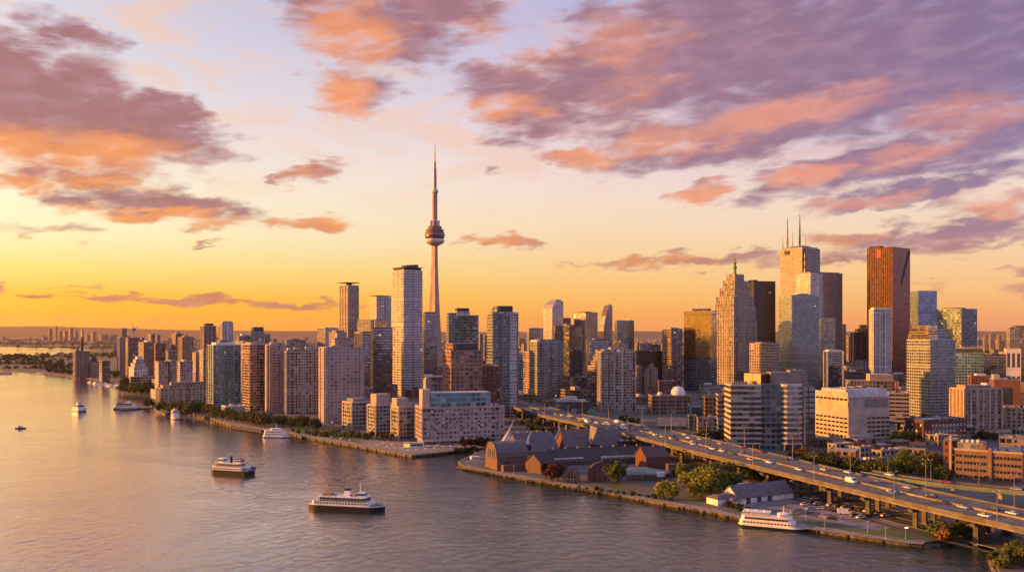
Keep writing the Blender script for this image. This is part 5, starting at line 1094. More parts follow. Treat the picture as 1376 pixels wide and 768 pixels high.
def expressway():
    t = thing('elevated_expressway', 'long elevated expressway on concrete piers curving along the waterfront halls', 'expressway', (seg(.5)[-20][0], seg(.5)[-20][1], LAND))
    o = t.location.copy()
    def put(b, name, m):
        b.v = [(x-o.x, y-o.y, z-o.z) for x, y, z in b.v]; return b.build(name, m, t)
    b = MB(); ribbon(b, seg(0, .5), seg(1, -.5), DECK-.9, DECK); put(b, 'deck', 'deck_asphalt')
    for s, d0, d1 in ((0, 0, .5), (1, -.5, 0)):
        b = MB(); ribbon(b, seg(s, d0), seg(s, d1), DECK-1.5, DECK+.85); put(b, 'parapet', 'barrier')
    b = MB(); ribbon(b, seg(.47, -.35), seg(.47, .35), DECK+.002, DECK+.95); put(b, 'median_barrier', 'girder')
    for s in (.06, .24, .42, .60, .78, .94):
        b = MB(); ribbon(b, seg(s, -.5), seg(s, .5), DECK-2.6, DECK-.91); put(b, 'girder', 'girder')
    for s, m in ((.035, 'lane_paint'), (.445, 'lane_yellow'), (.497, 'lane_yellow'), (.965, 'lane_paint')):
        b = MB(); ribbon(b, seg(s, -.13), seg(s, .13), DECK+.006); put(b, 'edge_line', m)
    for s in (.14, .245, .345, .59, .685, .78, .875):
        A, C = seg(s, -.11), seg(s, .11); b = MB()
        for i in range(len(A)-1):
            L = math.dist(A[i], A[i+1]); k = max(1, round(L/9))
            for j in range(k):
                f0, f1 = j/k, j/k+.36/k; g = lambda P, f: (P[i][0]+(P[i+1][0]-P[i][0])*f, P[i][1]+(P[i+1][1]-P[i][1])*f)
                ribbon(b, [g(A, f0), g(A, f1)], [g(C, f0), g(C, f1)], DECK+.006)
        o_ = put(b, 'lane_marking', 'lane_paint')
    mat('worn_asphalt', (.082, .075, .074), .85, var=.4, scale=.3); mat('pale_asphalt', (.145, .132, .125), .9, var=.3, scale=.2)
    for s in (.19, .295, .395, .64, .735, .83):
        b = MB(); ribbon(b, seg(s, -.75), seg(s, .55), DECK+.003); put(b, 'tyre_track', 'worn_asphalt')
    b = MB(); ribbon(b, seg(.02, .2), seg(.08, 0), DECK+.0035); ribbon(b, seg(.93), seg(.98), DECK+.0035); put(b, 'shoulder', 'pale_asphalt')
    dist = 0; nxt = 10
    for i in range(len(E0)-1):
        dist += math.dist(E0[i], E0[i+1])
        if dist < nxt: continue
        nxt = dist+29
        p0, p1 = along(0, i), along(1, i); d = (p1-p0).normalized(); W_ = (p1-p0).length; ang = math.atan2(d.y, d.x)
        if p0.y > 1200 or p0.y < 285: continue
        q = MB(); q.box(-.3, W_+.3, -1.1, 1.1, DECK-4.4, DECK-2.61)
        q.prism([(-2.2, -1.1), (-.31, -1.1), (-.31, 1.1), (-2.2, 1.1)], DECK-3.4, DECK-2.5)
        for s in ([.13, .42, .72, .93] if W_ > 40 else [.13, .5, .87]):
            x = W_*s; q.prism([(x-1.05, -1.05), (x-.6, -1.25), (x+.6, -1.25), (x+1.05, -1.05), (x+1.05, 1.05), (x-1.05, 1.05)], LAND-1.2 if p0.y > 450 else -2, DECK-4.39)
        ob = q.build('pier', 'barrier', t); ob.location = (p0.x-o.x, p0.y-o.y, -o.z); ob.rotation_euler = (0, 0, ang)
        q = MB(); ribbon(q, [(p0.x, p0.y), (p1.x, p1.y)], [(p0.x-d.y*.35, p0.y+d.x*.35), (p1.x-d.y*.35, p1.y+d.x*.35)], DECK+.004); put(q, 'deck_joint', 'black_paint')
    return t
expressway()
def ramp():
    P = catmull([(226, 575), (238, 551), (252, 532), (270, 517), (292, 500), (330, 472), (380, 440), (430, 410)], 4); A, C = [], []
    P = [(x*.967, y*.967) for x, y in P]
    for i, p in enumerate(P):
        q0, q1 = P[max(0, i-1)], P[min(len(P)-1, i+1)]; d = Vector((q1[0]-q0[0], q1[1]-q0[1])).normalized(); nrm = (-d.y, d.x)
        A.append((p[0], p[1])); C.append((p[0]+nrm[0]*11, p[1]+nrm[1]*11))
    off = lambda f: [(a[0]+(c[0]-a[0])*f, a[1]+(c[1]-a[1])*f) for a, c in zip(A, C)]
    t = thing('elevated_ramp', 'slender green edged elevated ramp passing in front of the tan brick office', 'ramp', (A[12][0], A[12][1], LAND)); o = t.location.copy()
    def put(b, name, m): b.v = [(x-o.x, y-o.y, z-o.z) for x, y, z in b.v]; return b.build(name, m, t)
    z = 13.0
    b = MB(); ribbon(b, off(.035), off(.965), z-.7, z); put(b, 'deck', 'asphalt')
    for f0, f1 in ((0, .035), (.965, 1)): b = MB(); ribbon(b, off(f0), off(f1), z-1.6, z+.9); put(b, 'parapet', 'ramp_green' if f0 == 0 else 'barrier')
    b = MB(); ribbon(b, off(.3), off(.36), z+.006); put(b, 'edge_line', 'lane_paint')
    for i in range(2, len(P), 4):
        a, c = Vector(A[i]), Vector(C[i]); d = (c-a).normalized()
        q = MB(); q.box(.4, 10.6, -.8, .8, z-2.6, z-.71); q.prism([(4.2, -1), (6.8, -1), (6.8, 1), (4.2, 1)], LAND-1, z-2.59)
        ob = q.build('pier', 'concrete', t); ob.location = (a.x-o.x, a.y-o.y, -o.z); ob.rotation_euler = (0, 0, math.atan2(d.y, d.x))
    return A, C
RA, RC = ramp()
# ---------------------------------------------------------------- ground cover: roads, car park, lawns, quays
mat('paving', (.25, .21, .19), .9, var=.25, scale=.35); mat('lot_asphalt', (.20, .18, .185), .92, var=.3, scale=.12); mat('lawn', (.07, .105, .03), .95, var=.5, scale=.12, col2=(.045, .07, .02)); mat('kerb', (.26, .23, .21), .85, scale=.3)
mat('quay_wall', (.16, .135, .12), .9, var=.45, scale=.5); mat('dock_timber', (.17, .12, .085), .9, var=.35, scale=.6); mat('rock', (.19, .16, .145), .95, var=.4, scale=.7)
G4 = LAND+.004
b = MB(); ribbon(b, seg(.12), seg(.72), LAND+.012); struct(b.build('road', 'asphalt'))
b = MB(); ribbon(b, seg(-.02, -5.5), seg(-.02, -1), LAND+.013); struct(b.build('service_road', 'asphalt'))
b = MB(); ribbon(b, seg(1, 5), seg(1, 15), LAND+.012); struct(b.build('street', 'asphalt'))
for s, d in ((.12, 0), (.72, .3), (.42, -.5)):
    b = MB(); ribbon(b, seg(s, d-.3), seg(s, d), LAND-.1, LAND+.14); struct(b.build('kerb', 'kerb'))
def px(pts, z=LAND): return [at(x, y, z) for x, y in pts]
struct(sheet('car_park', px([(985,684),(1048,684),(1076,693.5),(1125,703),(1173,712.2),(1202,708),(1216,712),(1234,700),(1190,684),(1150,673),(1100,664),(1064,657)]), LAND+.008, 'lot_asphalt'))
struct(sheet('lawn', px([(1076,695),(1125,704.5),(1172,713.6),(1202,709.4),(1232,719.5),(1222,726.4),(1170,717.4),(1130,709.6),(1076,700.4)]), LAND+.03, 'lawn'))
struct(sheet('lawn', px([(700,640),(770,650),(840,661),(905,671),(960,680),(975,672),(900,655),(830,645),(760,640)]), LAND+.006, 'scrub'))
struct(sheet('lawn', px([(1240,727),(1310,722),(1330,712),(1290,706),(1240,712)]), LAND+.006, 'lawn'))
struct(sheet('lawn', px([(395,580),(440,588),(500,597),(540,603),(535,594),(460,578),(400,572)]), LAND+.006, 'lawn'))
struct(sheet('plaza', px([(540,606),(553,611.5),(612,605),(668,600),(668,592),(560,596),(500,590),(470,588),(500,599)]), LAND+.010, 'paving'))
struct(sheet('promenade', px([(288,563.4),(340,575.5),(395,583.5),(420,588.3),(500,602.2),(553,612),(548,607),(500,597.5),(420,584.5),(395,580.2),(340,572),(292,561)]), LAND+.014, 'paving'))
struct(sheet('promenade', px([(622,628),(650,632.6),(680,638.4),(720,645.2),(760,652.2),(820,662),(880,674),(960,687.6),(1000,697.4),(1080,709.2),(1160,721),(1215,729),(1241,730.5),(1243,726),(1217,724),(1160,715.6),(1080,704),(1000,692.6),(960,683),(880,669.4),(820,658),(760,648.6),(720,642),(680,635.6),(650,629.6),(630,624.6)]), LAND+.016, 'paving'))
def quay():
    "coping, fender piles and stones along the water's edge"
    i0, i1 = SHORE.index((1243,734)), SHORE.index((222,557))
    P = [at(x, y) for x, y in SHORE[i0:i1+1]]
    b = MB(); f = MB(); rnd = random.Random(3)
    for a, c in zip(P, P[1:]):
        d = (c-a); L = d.length; d.normalize(); n = Vector((d.y, -d.x, 0))           # inland side
        if (a+n*3-a).y < 0: pass
        n = Vector((d.y, -d.x, 0))
        q = lambda p, k, z: (p.x+n.x*k, p.y+n.y*k, z)
        for z0, z1, k0, k1 in ((LAND-.25, LAND+.32, -.35, .75),):
            A = [q(a, k0, z0), q(c, k0, z0), q(c, k0, z1), q(a, k0, z1)]; b.face(A); b.face(A[::-1]); b.face([q(a, k0, z1), q(c, k0, z1), q(c, k1, z1), q(a, k1, z1)]); b.face([q(a, k1, z0), q(a, k1, z1), q(c, k1, z1), q(c, k1, z0)])
        A = [q(a, -.12, -1), q(c, -.12, -1), q(c, -.12, LAND-.24), q(a, -.12, LAND-.24)]; f.face(A)
        k = int(L/13)
        for j in range(k):
            p = a+d*(L*(j+.5)/k); f.tube((p.x-n.x*.45, p.y-n.y*.45, -1), (p.x-n.x*.45, p.y-n.y*.45, LAND-.1-rnd.random()*.5), .35, None, 6, 1)
    struct(b.build('quay_coping', 'kerb')); struct(f.build('quay_wall', ['quay_wall', 'black_paint']))
    r = MB()
    def stone(x, y, z, s):
        m = [Vector((rnd.gauss(0, 1), rnd.gauss(0, 1), rnd.gauss(0, .7))).normalized()*s*rnd.uniform(.6, 1.1) for _ in range(8)]
        import bmesh as bm_
        bm = bm_.new()
        for v in m: bm.verts.new(v)
        bm_.ops.convex_hull(bm, input=bm.verts)
        for fc in bm.faces: r.face([(v.co.x+x, v.co.y+y, v.co.z+z) for v in fc.verts])
        bm.free()
    def line(pts, per, wd, s0, s1):
        Q = [at(x, y) for x, y in pts]
        for a, c in zip(Q, Q[1:]):
            d = c-a; k = int(d.length*per)
            for j in range(k):
                p = a+d*rnd.random(); stone(p.x+rnd.uniform(-wd, wd), p.y+rnd.uniform(-wd, wd), rnd.uniform(-.3, .9), rnd.uniform(s0, s1))
    line([(650,634.5),(720,647.5),(820,664.5),(960,690.5),(1000,700.5)], 1.0, .7, .4, .9)
    line([(1243,735),(1266,730),(1290,732),(1314,728),(1330,723)], 3, 1.6, .5, 1.2)
    line([(1362,735),(1340,743),(1334,756),(1346,777)], 4, 1.8, .5, 1.3)
    line([(163,527),(165,518),(140,513.5),(103,508),(57,503),(0,497.5)], .25, 2, .8, 1.8)
    struct(r.build('shore_stones', 'rock'), 'stuff')
quay()
def timber_dock(name, label, pts, z=1.3):
    P = px(pts, z); c = sum(P, Vector())/len(P); t = thing(name, label, 'dock', (c.x, c.y, 0))
    o = sheet('deck', [p-c for p in P], z, 'dock_timber', .4); o.parent = t
    b = MB()
    for i in range(len(P)):
        a, d = P[i], P[(i+1) % len(P)]; k = max(1, int((d-a).length/5))
        for j in range(k):
            p = a.lerp(d, j/k); b.tube((p.x-c.x, p.y-c.y, -2), (p.x-c.x, p.y-c.y, z+.9), .22, None, 6)
    b.build('pile', 'dock_timber', t)
    return t
timber_dock('dock', 'timber dock with pilings in the slip beside the round-fronted hall', [(612,626.5),(652,622),(668,629),(650,633)])
timber_dock('dock', 'thin timber dock along the shore by the moored white excursion boat', [(310,571.5),(350,577.5),(352,581),(312,574.5)])
timber_dock('dock', 'finger dock leading to the moored ferry off the beige mid-rise', [(160,547.6),(206,545),(206,547.5),(162,550)])
# ---------------------------------------------------------------- cars
CAR = {}
for nm, c in (('white', (.75, .73, .71)), ('silver', (.42, .41, .41)), ('black', (.02, .02, .022)), ('grey', (.12, .12, .125)), ('red', (.35, .03, .025)), ('blue', (.04, .09, .25)), ('purple', (.10, .08, .30)), ('pink', (.6, .35, .35)), ('yellow', (.6, .42, .04))):
    mat('car_'+nm, c, .3, .1, var=.05, spec=.6)
mat('car_glass', (.02, .02, .025), .06, spec=.8); mat('tyre', (.02, .02, .02), .9); mat('tail_lamp', (.5, .03, .02), .4); mat('head_lamp', (.9, .85, .7), .3)
def make_car(color, kind='car'):
    L, Wd, Hb, Hc = (5.6, 2.0, 1.0, 1.62) if kind == 'car' else (5.8, 2.1, 1.15, 2.0) if kind == 'suv' else (7.4, 2.4, 1.2, 2.9)
    t = thing('car' if kind != 'van' else 'van', 'x', 'car' if kind != 'van' else 'van', (0, 0, -500))
    b = MB(); h = Wd/2
    prof = [(-L/2, .45), (-L/2+.1, Hb*.95), (-L/2+.9, Hb), (L/2-1.3, Hb), (L/2-.15, Hb*.82), (L/2, .5)] if kind != 'van' else [(-L/2, .45), (-L/2, Hc), (L/2-1.9, Hc), (L/2-1.1, Hb+.5), (L/2-.1, Hb), (L/2, .5)]
    pts = prof+[(L/2-.1, .32), (-L/2+.1, .32)]
    for y, rv in ((-h, True), (h, False)):
        P = [(x, y, z) for x, z in pts]; b.face(P if not rv else P[::-1])
    for (xa, za), (xb, zb) in zip(pts, pts[1:]+pts[:1]): b.face([(xa, -h, za), (xa, h, za), (xb, h, zb), (xb, -h, zb)])
    b.build('body', 'car_'+color, t)
    if kind != 'van':
        x0, x1, i = -L/2+.55, L/2-1.5, .28
        b = MB(); lo = [(x0, -h+.1), (x1, -h+.1), (x1, h-.1), (x0, h-.1)]; hi = [(x0+.55, -h+i), (x1-.95, -h+i), (x1-.95, h-i), (x0+.55, h-i)]
        b.prism(lo, Hb-.02, Hc-.06, poly1=hi, cap=False); b.build('windows', 'car_glass', t)
        b = MB(); b.prism(hi, Hc-.08, Hc); b.build('roof', 'car_'+color, t)
    else:
        b = MB(); b.box(L/2-1.85, L/2-1.1, -h-.01, h+.01, Hb+.45, Hc-.35); b.build('windows', 'car_glass', t)
    for sx in (-1, 1):
        for sy in (-1, 1):
            b = MB(); x = sx*L*.3; b.tube((x, sy*(h-.2), .34), (x, sy*(h+.03), .34), .34, None, 10); b.build('wheel', 'tyre', t)
    b = MB(); b.box(-L/2-.03, -L/2+.05, -h+.1, -h+.5, .62, .82); b.box(-L/2-.03, -L/2+.05, h-.5, h-.1, .62, .82); b.build('tail_light', 'tail_lamp', t)
    b = MB(); b.box(L/2-.12, L/2+.02, -h+.12, -h+.5, .55, .72); b.box(L/2-.12, L/2+.02, h-.5, h-.12, .55, .72); b.build('headlight', 'head_lamp', t)
    return t
def car(color, p, rz, label, group, kind='car'):
    k = (color, kind)
    if k not in CAR: CAR[k] = make_car(color, kind); o = CAR[k]
    else: o = copy_tree(CAR[k])
    o.location = p; o.rotation_euler = (0, 0, rz); o['label'] = label; o['group'] = group
    return o
def nearest_s(p):
    best = None
    for i in range(len(E0)-1):
        a, c = along(0, i), along(1, i); d = c-a; s = (p-a).dot(d)/d.length_squared; q = a+d*s; e = (q-p).length
        if best is None or e < best[0]: best = (e, i, s)
    return best[1], best[2]
CARS = [(830,573,'white'),(837,569,'white'),(853,574,'silver'),(860,572,'grey'),(876,579.5,'silver'),(896,588,'white'),(901,583.5,'black'),(916,582.6,'white'),(923,595,'white'),(942,588.5,'silver'),(948,601,'white'),(960,604,'white'),(968,595,'silver'),(978,607,'grey'),(992,598.5,'red'),
 (1009,616,'pink'),(1026,605.5,'red'),(1047,615,'black'),(1070,629,'white'),(1078,614.6,'white'),(1090,622,'grey'),(1135,645,'white'),(1181,646,'pink'),(1192,659,'white'),(1220,654,'silver'),(1257,665.5,'black'),(1257,673.5,'black'),(1335,683.5,'black'),(1322,692,'white'),(1366,688,'white'),
 (727,553,'white'),(749,555,'yellow'),(760,557,'white'),(778,563,'silver'),(788,565.5,'white'),(799,565.5,'silver'),(809,563.5,'grey'),(830,566,'white'),(843,575,'silver'),(712,550.5,'white'),(740,554,'grey'),(770,560,'black'),(820,568,'silver'),(1110,630,'silver'),(1160,637,'grey'),(1300,680,'silver'),(1000,606,'grey'),(934,592,'silver'),(884,583,'white'),(706,549,'white'),(718,551.5,'silver'),(733,552.5,'black'),(754,557,'white'),(765,556,'silver'),(783,561,'white'),(792,563.5,'black'),(804,566.5,'white'),(815,566,'white'),(824,569.5,'white'),(848,570.5,'black'),(867,575,'white'),(888,585,'silver'),(909,589,'grey'),(930,587,'white'),(955,597,'black'),(1035,620,'white'),(1145,633,'white'),(1240,664,'white'),(1205,661,'grey')]
cnt = {}
order = [c for c in CARS]
for (x, y, c) in CARS:
    p = at(x, y+1.5, DECK); p.z = 0; i, s = nearest_s(p); s = min(.93, max(.07, s))
    lanes = [.09, .19, .295, .395, .545, .64, .735, .83, .92]; s = min(lanes, key=lambda q: abs(q-s))
    d = along(s, i+1)-along(s, i); tpos = max(0, min(1, (p-along(s, i)).dot(d)/d.length_squared)); q = along(s, i)+d*tpos
    rz = math.atan2(d.y, d.x)+(0 if s < .47 else math.pi)
    kind = 'suv' if (x*7) % 3 == 0 else 'van' if x in (942, 1135, 830, 788) else 'car'
    cnt.setdefault((c, 'lane beside the water' if s < .47 else 'lanes on the city side'), []).append(car(c, (q.x, q.y, DECK+.008), rz, '', 'cars driving on the elevated expressway', kind))
for (c, side), L in cnt.items():
    for o in L: o['label'] = f'{c} car driving on the expressway, in the {side}'
LOT = [(1074.5,687,'blue','blue car at the head of the parked row by the lawn',-.5),(1082,689,'blue','second blue car of the parked row by the lawn',-.5),(1090,690.6,'black','black car between blue and purple cars in the parked row',-.5),(1098,692.4,'purple','purple car in the parked row by the lawn',-.5),(1108,694.6,'pink','pinkish car in the parked row by the lawn',-.5),(1118,697.2,'black','dark car ending the parked row by the lawn',-.5),
 (1106,683.8,'white','white car parked in the middle of the lot beside dark cars',-.25),(1114,685.2,'grey','grey car parked behind the white one in mid lot',-.25),(1122.5,687,'black','black car parked before the big white van',-.25),(1086,668.6,'silver','silver car parked in shade beneath the expressway edge',.4),(1095,670,'white','white car parked in shade beside a pier',.4),(1108,674,'grey','grey car parked against an expressway pier',.4),(1153,684,'white','white car alone on the open side of the lot',.3),(1159,685.5,'black','black car next to the lone white car',.3),(1144,669.5,'yellow','yellow car far under the expressway deck',.4),(1076,667,'grey','grey car parked at the shed end of the lot',.4),(1066,690,'grey','grey car behind the moored riverboat',-.5)]
for k, (x, y, c) in enumerate([(1092,676,'black'),(1099,677.5,'silver'),(1117,679,'white'),(1126,680.5,'grey'),(1136,682,'silver'),(1146,684,'black'),(1166,687,'white'),(1174,688.5,'grey'),(1182,690.5,'silver'),(1165,694,'black'),(1190,693,'white'),(1082,678,'white'),(1089,684,'silver'),(1148,693,'grey'),(1157,695.5,'white')]):
    LOT.append((x, y, c, f'{c} car parked in the loose rows along the expressway piers', .35))
for (x, y, c, lb, rz) in LOT: car(c, at(x, y, LAND)+Vector((0, 0, .012)), rz, lb, 'cars parked in the waterside lot')
car('white', at(1135, 690, LAND)+Vector((0, 0, .012)), -.25, 'big white van parked in the middle of the lot', 'cars parked in the waterside lot', 'van')
car('white', at(1129, 689, LAND)+Vector((0, 4, .012)), -.25, 'white car tucked beside the big white van', 'cars parked in the waterside lot')
p = at(1127, 673, LAND); t = thing('skip_container', 'orange container standing by an expressway pier', 'container', (p.x, p.y, LAND), .3)
b = MB(); b.prism([(-2.6, -1.2), (2.6, -1.2), (2.6, 1.2), (-2.6, 1.2)], .15, 2.5, cap=True); 
for k in range(8): b.box(-2.4+.65*k, -2.2+.65*k, -1.3, -1.2, .2, 2.4)
mat('orange_paint', (.45, .20, .05), .7); b.build('body', 'orange_paint', t); q = MB(); q.box(-2.7, 2.7, -1.3, 1.3, 2.45, 2.62); q.build('lid', 'orange_paint', t)
for k, (x, y, c) in enumerate([(1203,634.5,'white'),(1240,641,'red'),(1330,650,'silver')]):
    car(c, (RA[3+6*k][0]+5.5*.9, RA[3+6*k][1]+5.5, 13.01), math.atan2(RA[4+6*k][1]-RA[3+6*k][1], RA[4+6*k][0]-RA[3+6*k][0]), f'{c} car driving on the green edged ramp', 'cars on the ramp')
for k, (x, y, c, rz) in enumerate([(1290,668,'blue',.2),(1300,671,'white',.2),(1375,690,'white',.2),(1225,640,'grey',-.9),(1210,633,'black',-.9)]):
    car(c, at(x, y, LAND)+Vector((0, 0, .014)), rz, ['blue car on the street beneath the ramp', 'white car on the street beneath the ramp', 'white car at the frame edge beneath the ramp', 'grey car on the street by the autumn trees', 'black car on the street by the autumn trees'][k], 'cars on the street by the ramp')
# ---------------------------------------------------------------- lamps
mat('lamp_glow', (.9, .8, .6), .4, emit=((1, .62, .28), 5.0))
def make_lamp(h, arm, lit=False):
    t = thing('street_lamp', 'x', 'street lamp', (0, 0, -500))
    b = MB(); b.tube((0, 0, 0), (0, 0, h), .17, .10, 8); b.tube((0, 0, 0), (0, 0, .7), .34, None, 8); b.build('pole', 'steel', t)
    b = MB()
    for sg in ((1, -1) if arm > 0 else (1,)): b.tube((0, 0, h-.1), (sg*max(arm, .4), 0, h+.5), .09, .07, 6)
    b.build('arm', 'steel', t)
    b = MB()
    for sg in ((1, -1) if arm > 0 else (1,)): b.box(sg*max(arm, .4)-.55, sg*max(arm, .4)+.55, -.22, .22, h+.4, h+.68)
    b.build('lamp_head', 'lamp_glow' if lit else 'pent_white', t)
    return t
L0 = None
def lamp(p, rz, label, group, h=14.0):
    global L0
    if L0 is None: L0 = make_lamp(14.0, 1.8); o = L0
    else: o = copy_tree(L0)
    o.location = p; o.rotation_euler = (0, 0, rz); o.scale = (1, 1, h/14.0); o['label'] = label; o['group'] = group
i = 4; 
dist = 0
for i in range(4, len(E0)-1):
    dist += math.dist(E0[i], E0[i+1])
    if dist > 54:
        dist = 0; p = along(0, i); d = along(0, i+1)-p; rz = math.atan2(d.y, d.x)+math.pi/2
        lamp((p.x, p.y, DECK+1.0), rz, 'tall grey lamp on the waterside parapet of the expressway', 'lamps on the waterside parapet', 13)
        p = along(1, i); lamp((p.x, p.y, DECK+1.0), rz, 'tall grey lamp on the city side parapet of the expressway', 'lamps on the city side parapet', 15)
for k in range(5): lamp((RC[2+5*k][0], RC[2+5*k][1], 13.85), .6, 'lamp standing on the parapet of the green edged ramp', 'lamps on the ramp parapet', 11)
t = make_lamp(5, 0, True); p = at(1217, 724, LAND); t.location = (p.x, p.y, LAND); t['label'] = 'short lit lamp glowing orange on the lawn by the water'
o = copy_tree(t); p = at(1305, 722, LAND); o.location = (p.x, p.y, LAND); o['label'] = 'short lit lamp glowing orange beneath the expressway bridge'
pl = []
for k, (x, y) in enumerate([(1083,697.4),(1129,707.2),(1166,715),(1190,724),(1108,711),(1000,690),(900,668),(760,648),(690,636),(560,603),(520,599),(470,590),(440,584.5),(590,604)]):
    o = copy_tree(t); 
    for c_ in bpy.data.objects:
        if c_.parent == o and c_.name.startswith('lamp_head'): c_.data = L0_head if k else c_.data.copy(); L0_head = c_.data; c_.data.materials[0] = MATS['pent_white']
    p = at(x, y, LAND); o.location = (p.x, p.y, LAND); o['label'] = 'short unlit promenade lamp at the water edge'; o['group'] = 'short promenade lamps'
# ---------------------------------------------------------------- trees
def leaf_mat(name, c, c2):
    m = bpy.data.materials.new(name); m.use_nodes = True; MATS[name] = m; n = N(m.node_tree); b = m.node_tree.nodes['Principled BSDF']
    tc = n.new('ShaderNodeTexCoord').outputs['Object']; r = n.new('ShaderNodeObjectInfo').outputs['Random']
    k = n.noise(n.v('ADD', tc, n.vec(n.m('MULTIPLY', r, 50.0), 0, 0)), .32, 4, .65); fine = n.noise(tc, 3.0, 2, .5)
    col = n.mix(n.step(k, .35, .65), c, c2); col = n.mix(n.m('MULTIPLY', fine, .5), col, n.mix(1.0, col, (.55, .6, .5), 'MULTIPLY'))
    col = n.mix(1.0, col, n.mix(r, (.72, .78, .7), (1.25, 1.12, 1.1)), 'MULTIPLY')
    n.put(b.inputs['Base Color'], col); b.inputs['Roughness'].default_value = .75; b.inputs['Specular IOR Level'].default_value = .2
leaf_mat('leaf_green', (.038, .060, .017), (.075, .09, .025)); leaf_mat('leaf_olive', (.068, .09, .02), (.105, .115, .024)); leaf_mat('leaf_yellow', (.25, .235, .02), (.17, .18, .022))
leaf_mat('leaf_orange', (.20, .085, .018), (.13, .085, .02)); leaf_mat('leaf_red', (.075, .022, .018), (.05, .02, .018)); leaf_mat('leaf_dark', (.026, .038, .013), (.045, .054, .018))
mat('bark', (.06, .045, .035), .95, scale=1.5)
def crown_mesh(seed, shape):
    rnd = random.Random(seed); b = MB()
    rx, rz, cz = {'round': (4.9, 4.9, 5.9), 'tall': (3.5, 5.8, 6.8), 'wide': (6.2, 4.4, 5.3), 'bush': (3.2, 2.0, 1.8)}[shape]
    blobs = []
    for k in range(22 if shape != 'bush' else 12):
        a, u, rr = rnd.uniform(0, 6.283), rnd.uniform(-1, 1), rnd.random()**.45
        q = math.sqrt(1-u*u)
        blobs.append((rx*.78*rr*q*math.cos(a), rx*.78*rr*q*math.sin(a), cz+rz*.78*rr*u, rnd.uniform(.26, .5)*rx))
    for (x, y, z, r) in blobs:
        for k in range(62):
            d = Vector((rnd.gauss(0, 1), rnd.gauss(0, 1), rnd.gauss(0, 1))).normalized(); p = Vector((x, y, z))+d*r*rnd.uniform(.55, 1.12)
            n = (d+Vector((rnd.gauss(0, .6), rnd.gauss(0, .6), rnd.gauss(0, .6)))).normalized(); u = n.orthogonal().normalized(); v = n.cross(u); s = rnd.uniform(.28, .56)
            t = rnd.uniform(0, 6.28); uu, vv = u*math.cos(t)+v*math.sin(t), v*math.cos(t)-u*math.sin(t)
            b.face([p-uu*s-vv*s*.5, p+uu*s*.4-vv*s*.7, p+uu*s+vv*s*.5, p-uu*s*.4+vv*s*.7])
    return b, cz
TREE = {}
def tree(x, y, hm, leaf, shape, label, group, z=LAND, dy=0.0):
    key = (leaf, shape, int(x*3) % 3)
    if key not in TREE:
        t = thing('tree' if shape != 'bush' else 'shrub', 'x', 'tree' if shape != 'bush' else 'shrub', (0, 0, -500))
        b, cz = crown_mesh(hash(shape) % 97 if False else len(shape)*7+key[2], shape); b.build('crown', leaf, t)
        q = MB(); rnd = random.Random(key[2])
        if shape != 'bush':
            q.tube((0, 0, -.3), (.1, 0, cz*.55), .34, .22, 7); q.tube((.1, 0, cz*.55), (.15, .1, cz*1.15), .22, .08, 6)
            for k in range(4):
                a = k*1.6+rnd.random(); q.tube((.08, 0, cz*(.4+.08*k)), (1.9*math.cos(a), 1.9*math.sin(a), cz*(.75+.09*k)), .14, .05, 5)
        else:
            for k in range(3): q.tube((0, 0, -.2), (.7*math.cos(k*2), .7*math.sin(k*2), 1.6), .09, .04, 5)
        q.build('trunk' if shape != 'bush' else 'stem', 'bark', t); TREE[key] = t; o = t
    else: o = copy_tree(TREE[key])
    h0 = {'round': 11.0, 'tall': 12.6, 'wide': 10.0, 'bush': 3.9}[shape]
    s = hm/h0; p = at(x, y, z); rr = random.Random(int(x*31+y*17))
    o.location = (p.x, p.y+dy, z); o.rotation_euler = (0, 0, rr.uniform(0, 6.28)); o.scale = (s*rr.uniform(.9, 1.12), s*rr.uniform(.9, 1.12), s)
    o['label'] = label; o['group'] = group
    return o
def row(pts, leafs, shapes, h0, h1, label, group, seed=1, z=LAND):
    rnd = random.Random(seed)
    for (x, y) in pts:
        lf = rnd.choice(leafs); w = {'leaf_green': 'green', 'leaf_olive': 'olive', 'leaf_yellow': 'yellow', 'leaf_orange': 'orange', 'leaf_red': 'dark red', 'leaf_dark': 'dark green'}[lf]
        tree(x, y, rnd.uniform(h0, h1), lf, rnd.choice(shapes), f'{w} {label}', group, z)
sp = lambda x0, y0, x1, y1, n, j=1.0, seed=2: [(x0+(x1-x0)*(i+.5)/n+random.Random(seed*100+i).uniform(-j, j), y0+(y1-y0)*(i+.5)/n+random.Random(seed*77+i).uniform(-j*.3, j*.3)) for i in range(n)]
row(sp(214, 553, 290, 562, 15, 2), ['leaf_olive', 'leaf_green', 'leaf_orange', 'leaf_olive'], ['round', 'tall', 'wide'], 13, 19, 'tree lining the quay before the beige mid-rise', 'trees lining the western quay', 1)
row(sp(288, 562, 356, 573, 18, 2), ['leaf_olive', 'leaf_green', 'leaf_orange'], ['round', 'wide', 'tall'], 11, 16, 'tree lining the quay before the turquoise and balcony towers', 'trees lining the western quay', 2)
row(sp(372, 573, 432, 578, 9, 2), ['leaf_green', 'leaf_dark', 'leaf_orange'], ['round', 'wide'], 10, 14, 'tree in front of the long window grid slab', 'trees before the grid slab', 3)
row(sp(392, 580, 450, 588, 8, 2), ['leaf_green', 'leaf_olive'], ['bush', 'round'], 3.5, 6, 'shrub-like tree on the promenade bank', 'low trees on the promenade bank', 4)
row(sp(440, 585, 498, 592, 11, 2), ['leaf_green', 'leaf_olive', 'leaf_yellow'], ['round', 'wide'], 5.5, 9, 'tree beside the terminal end blocks', 'trees beside the terminal end blocks', 5)
row(sp(498, 587, 530, 592, 5, 1.5), ['leaf_green', 'leaf_orange', 'leaf_red'], ['round'], 5, 8, 'tree between the terminal end blocks', 'trees beside the terminal end blocks', 6)
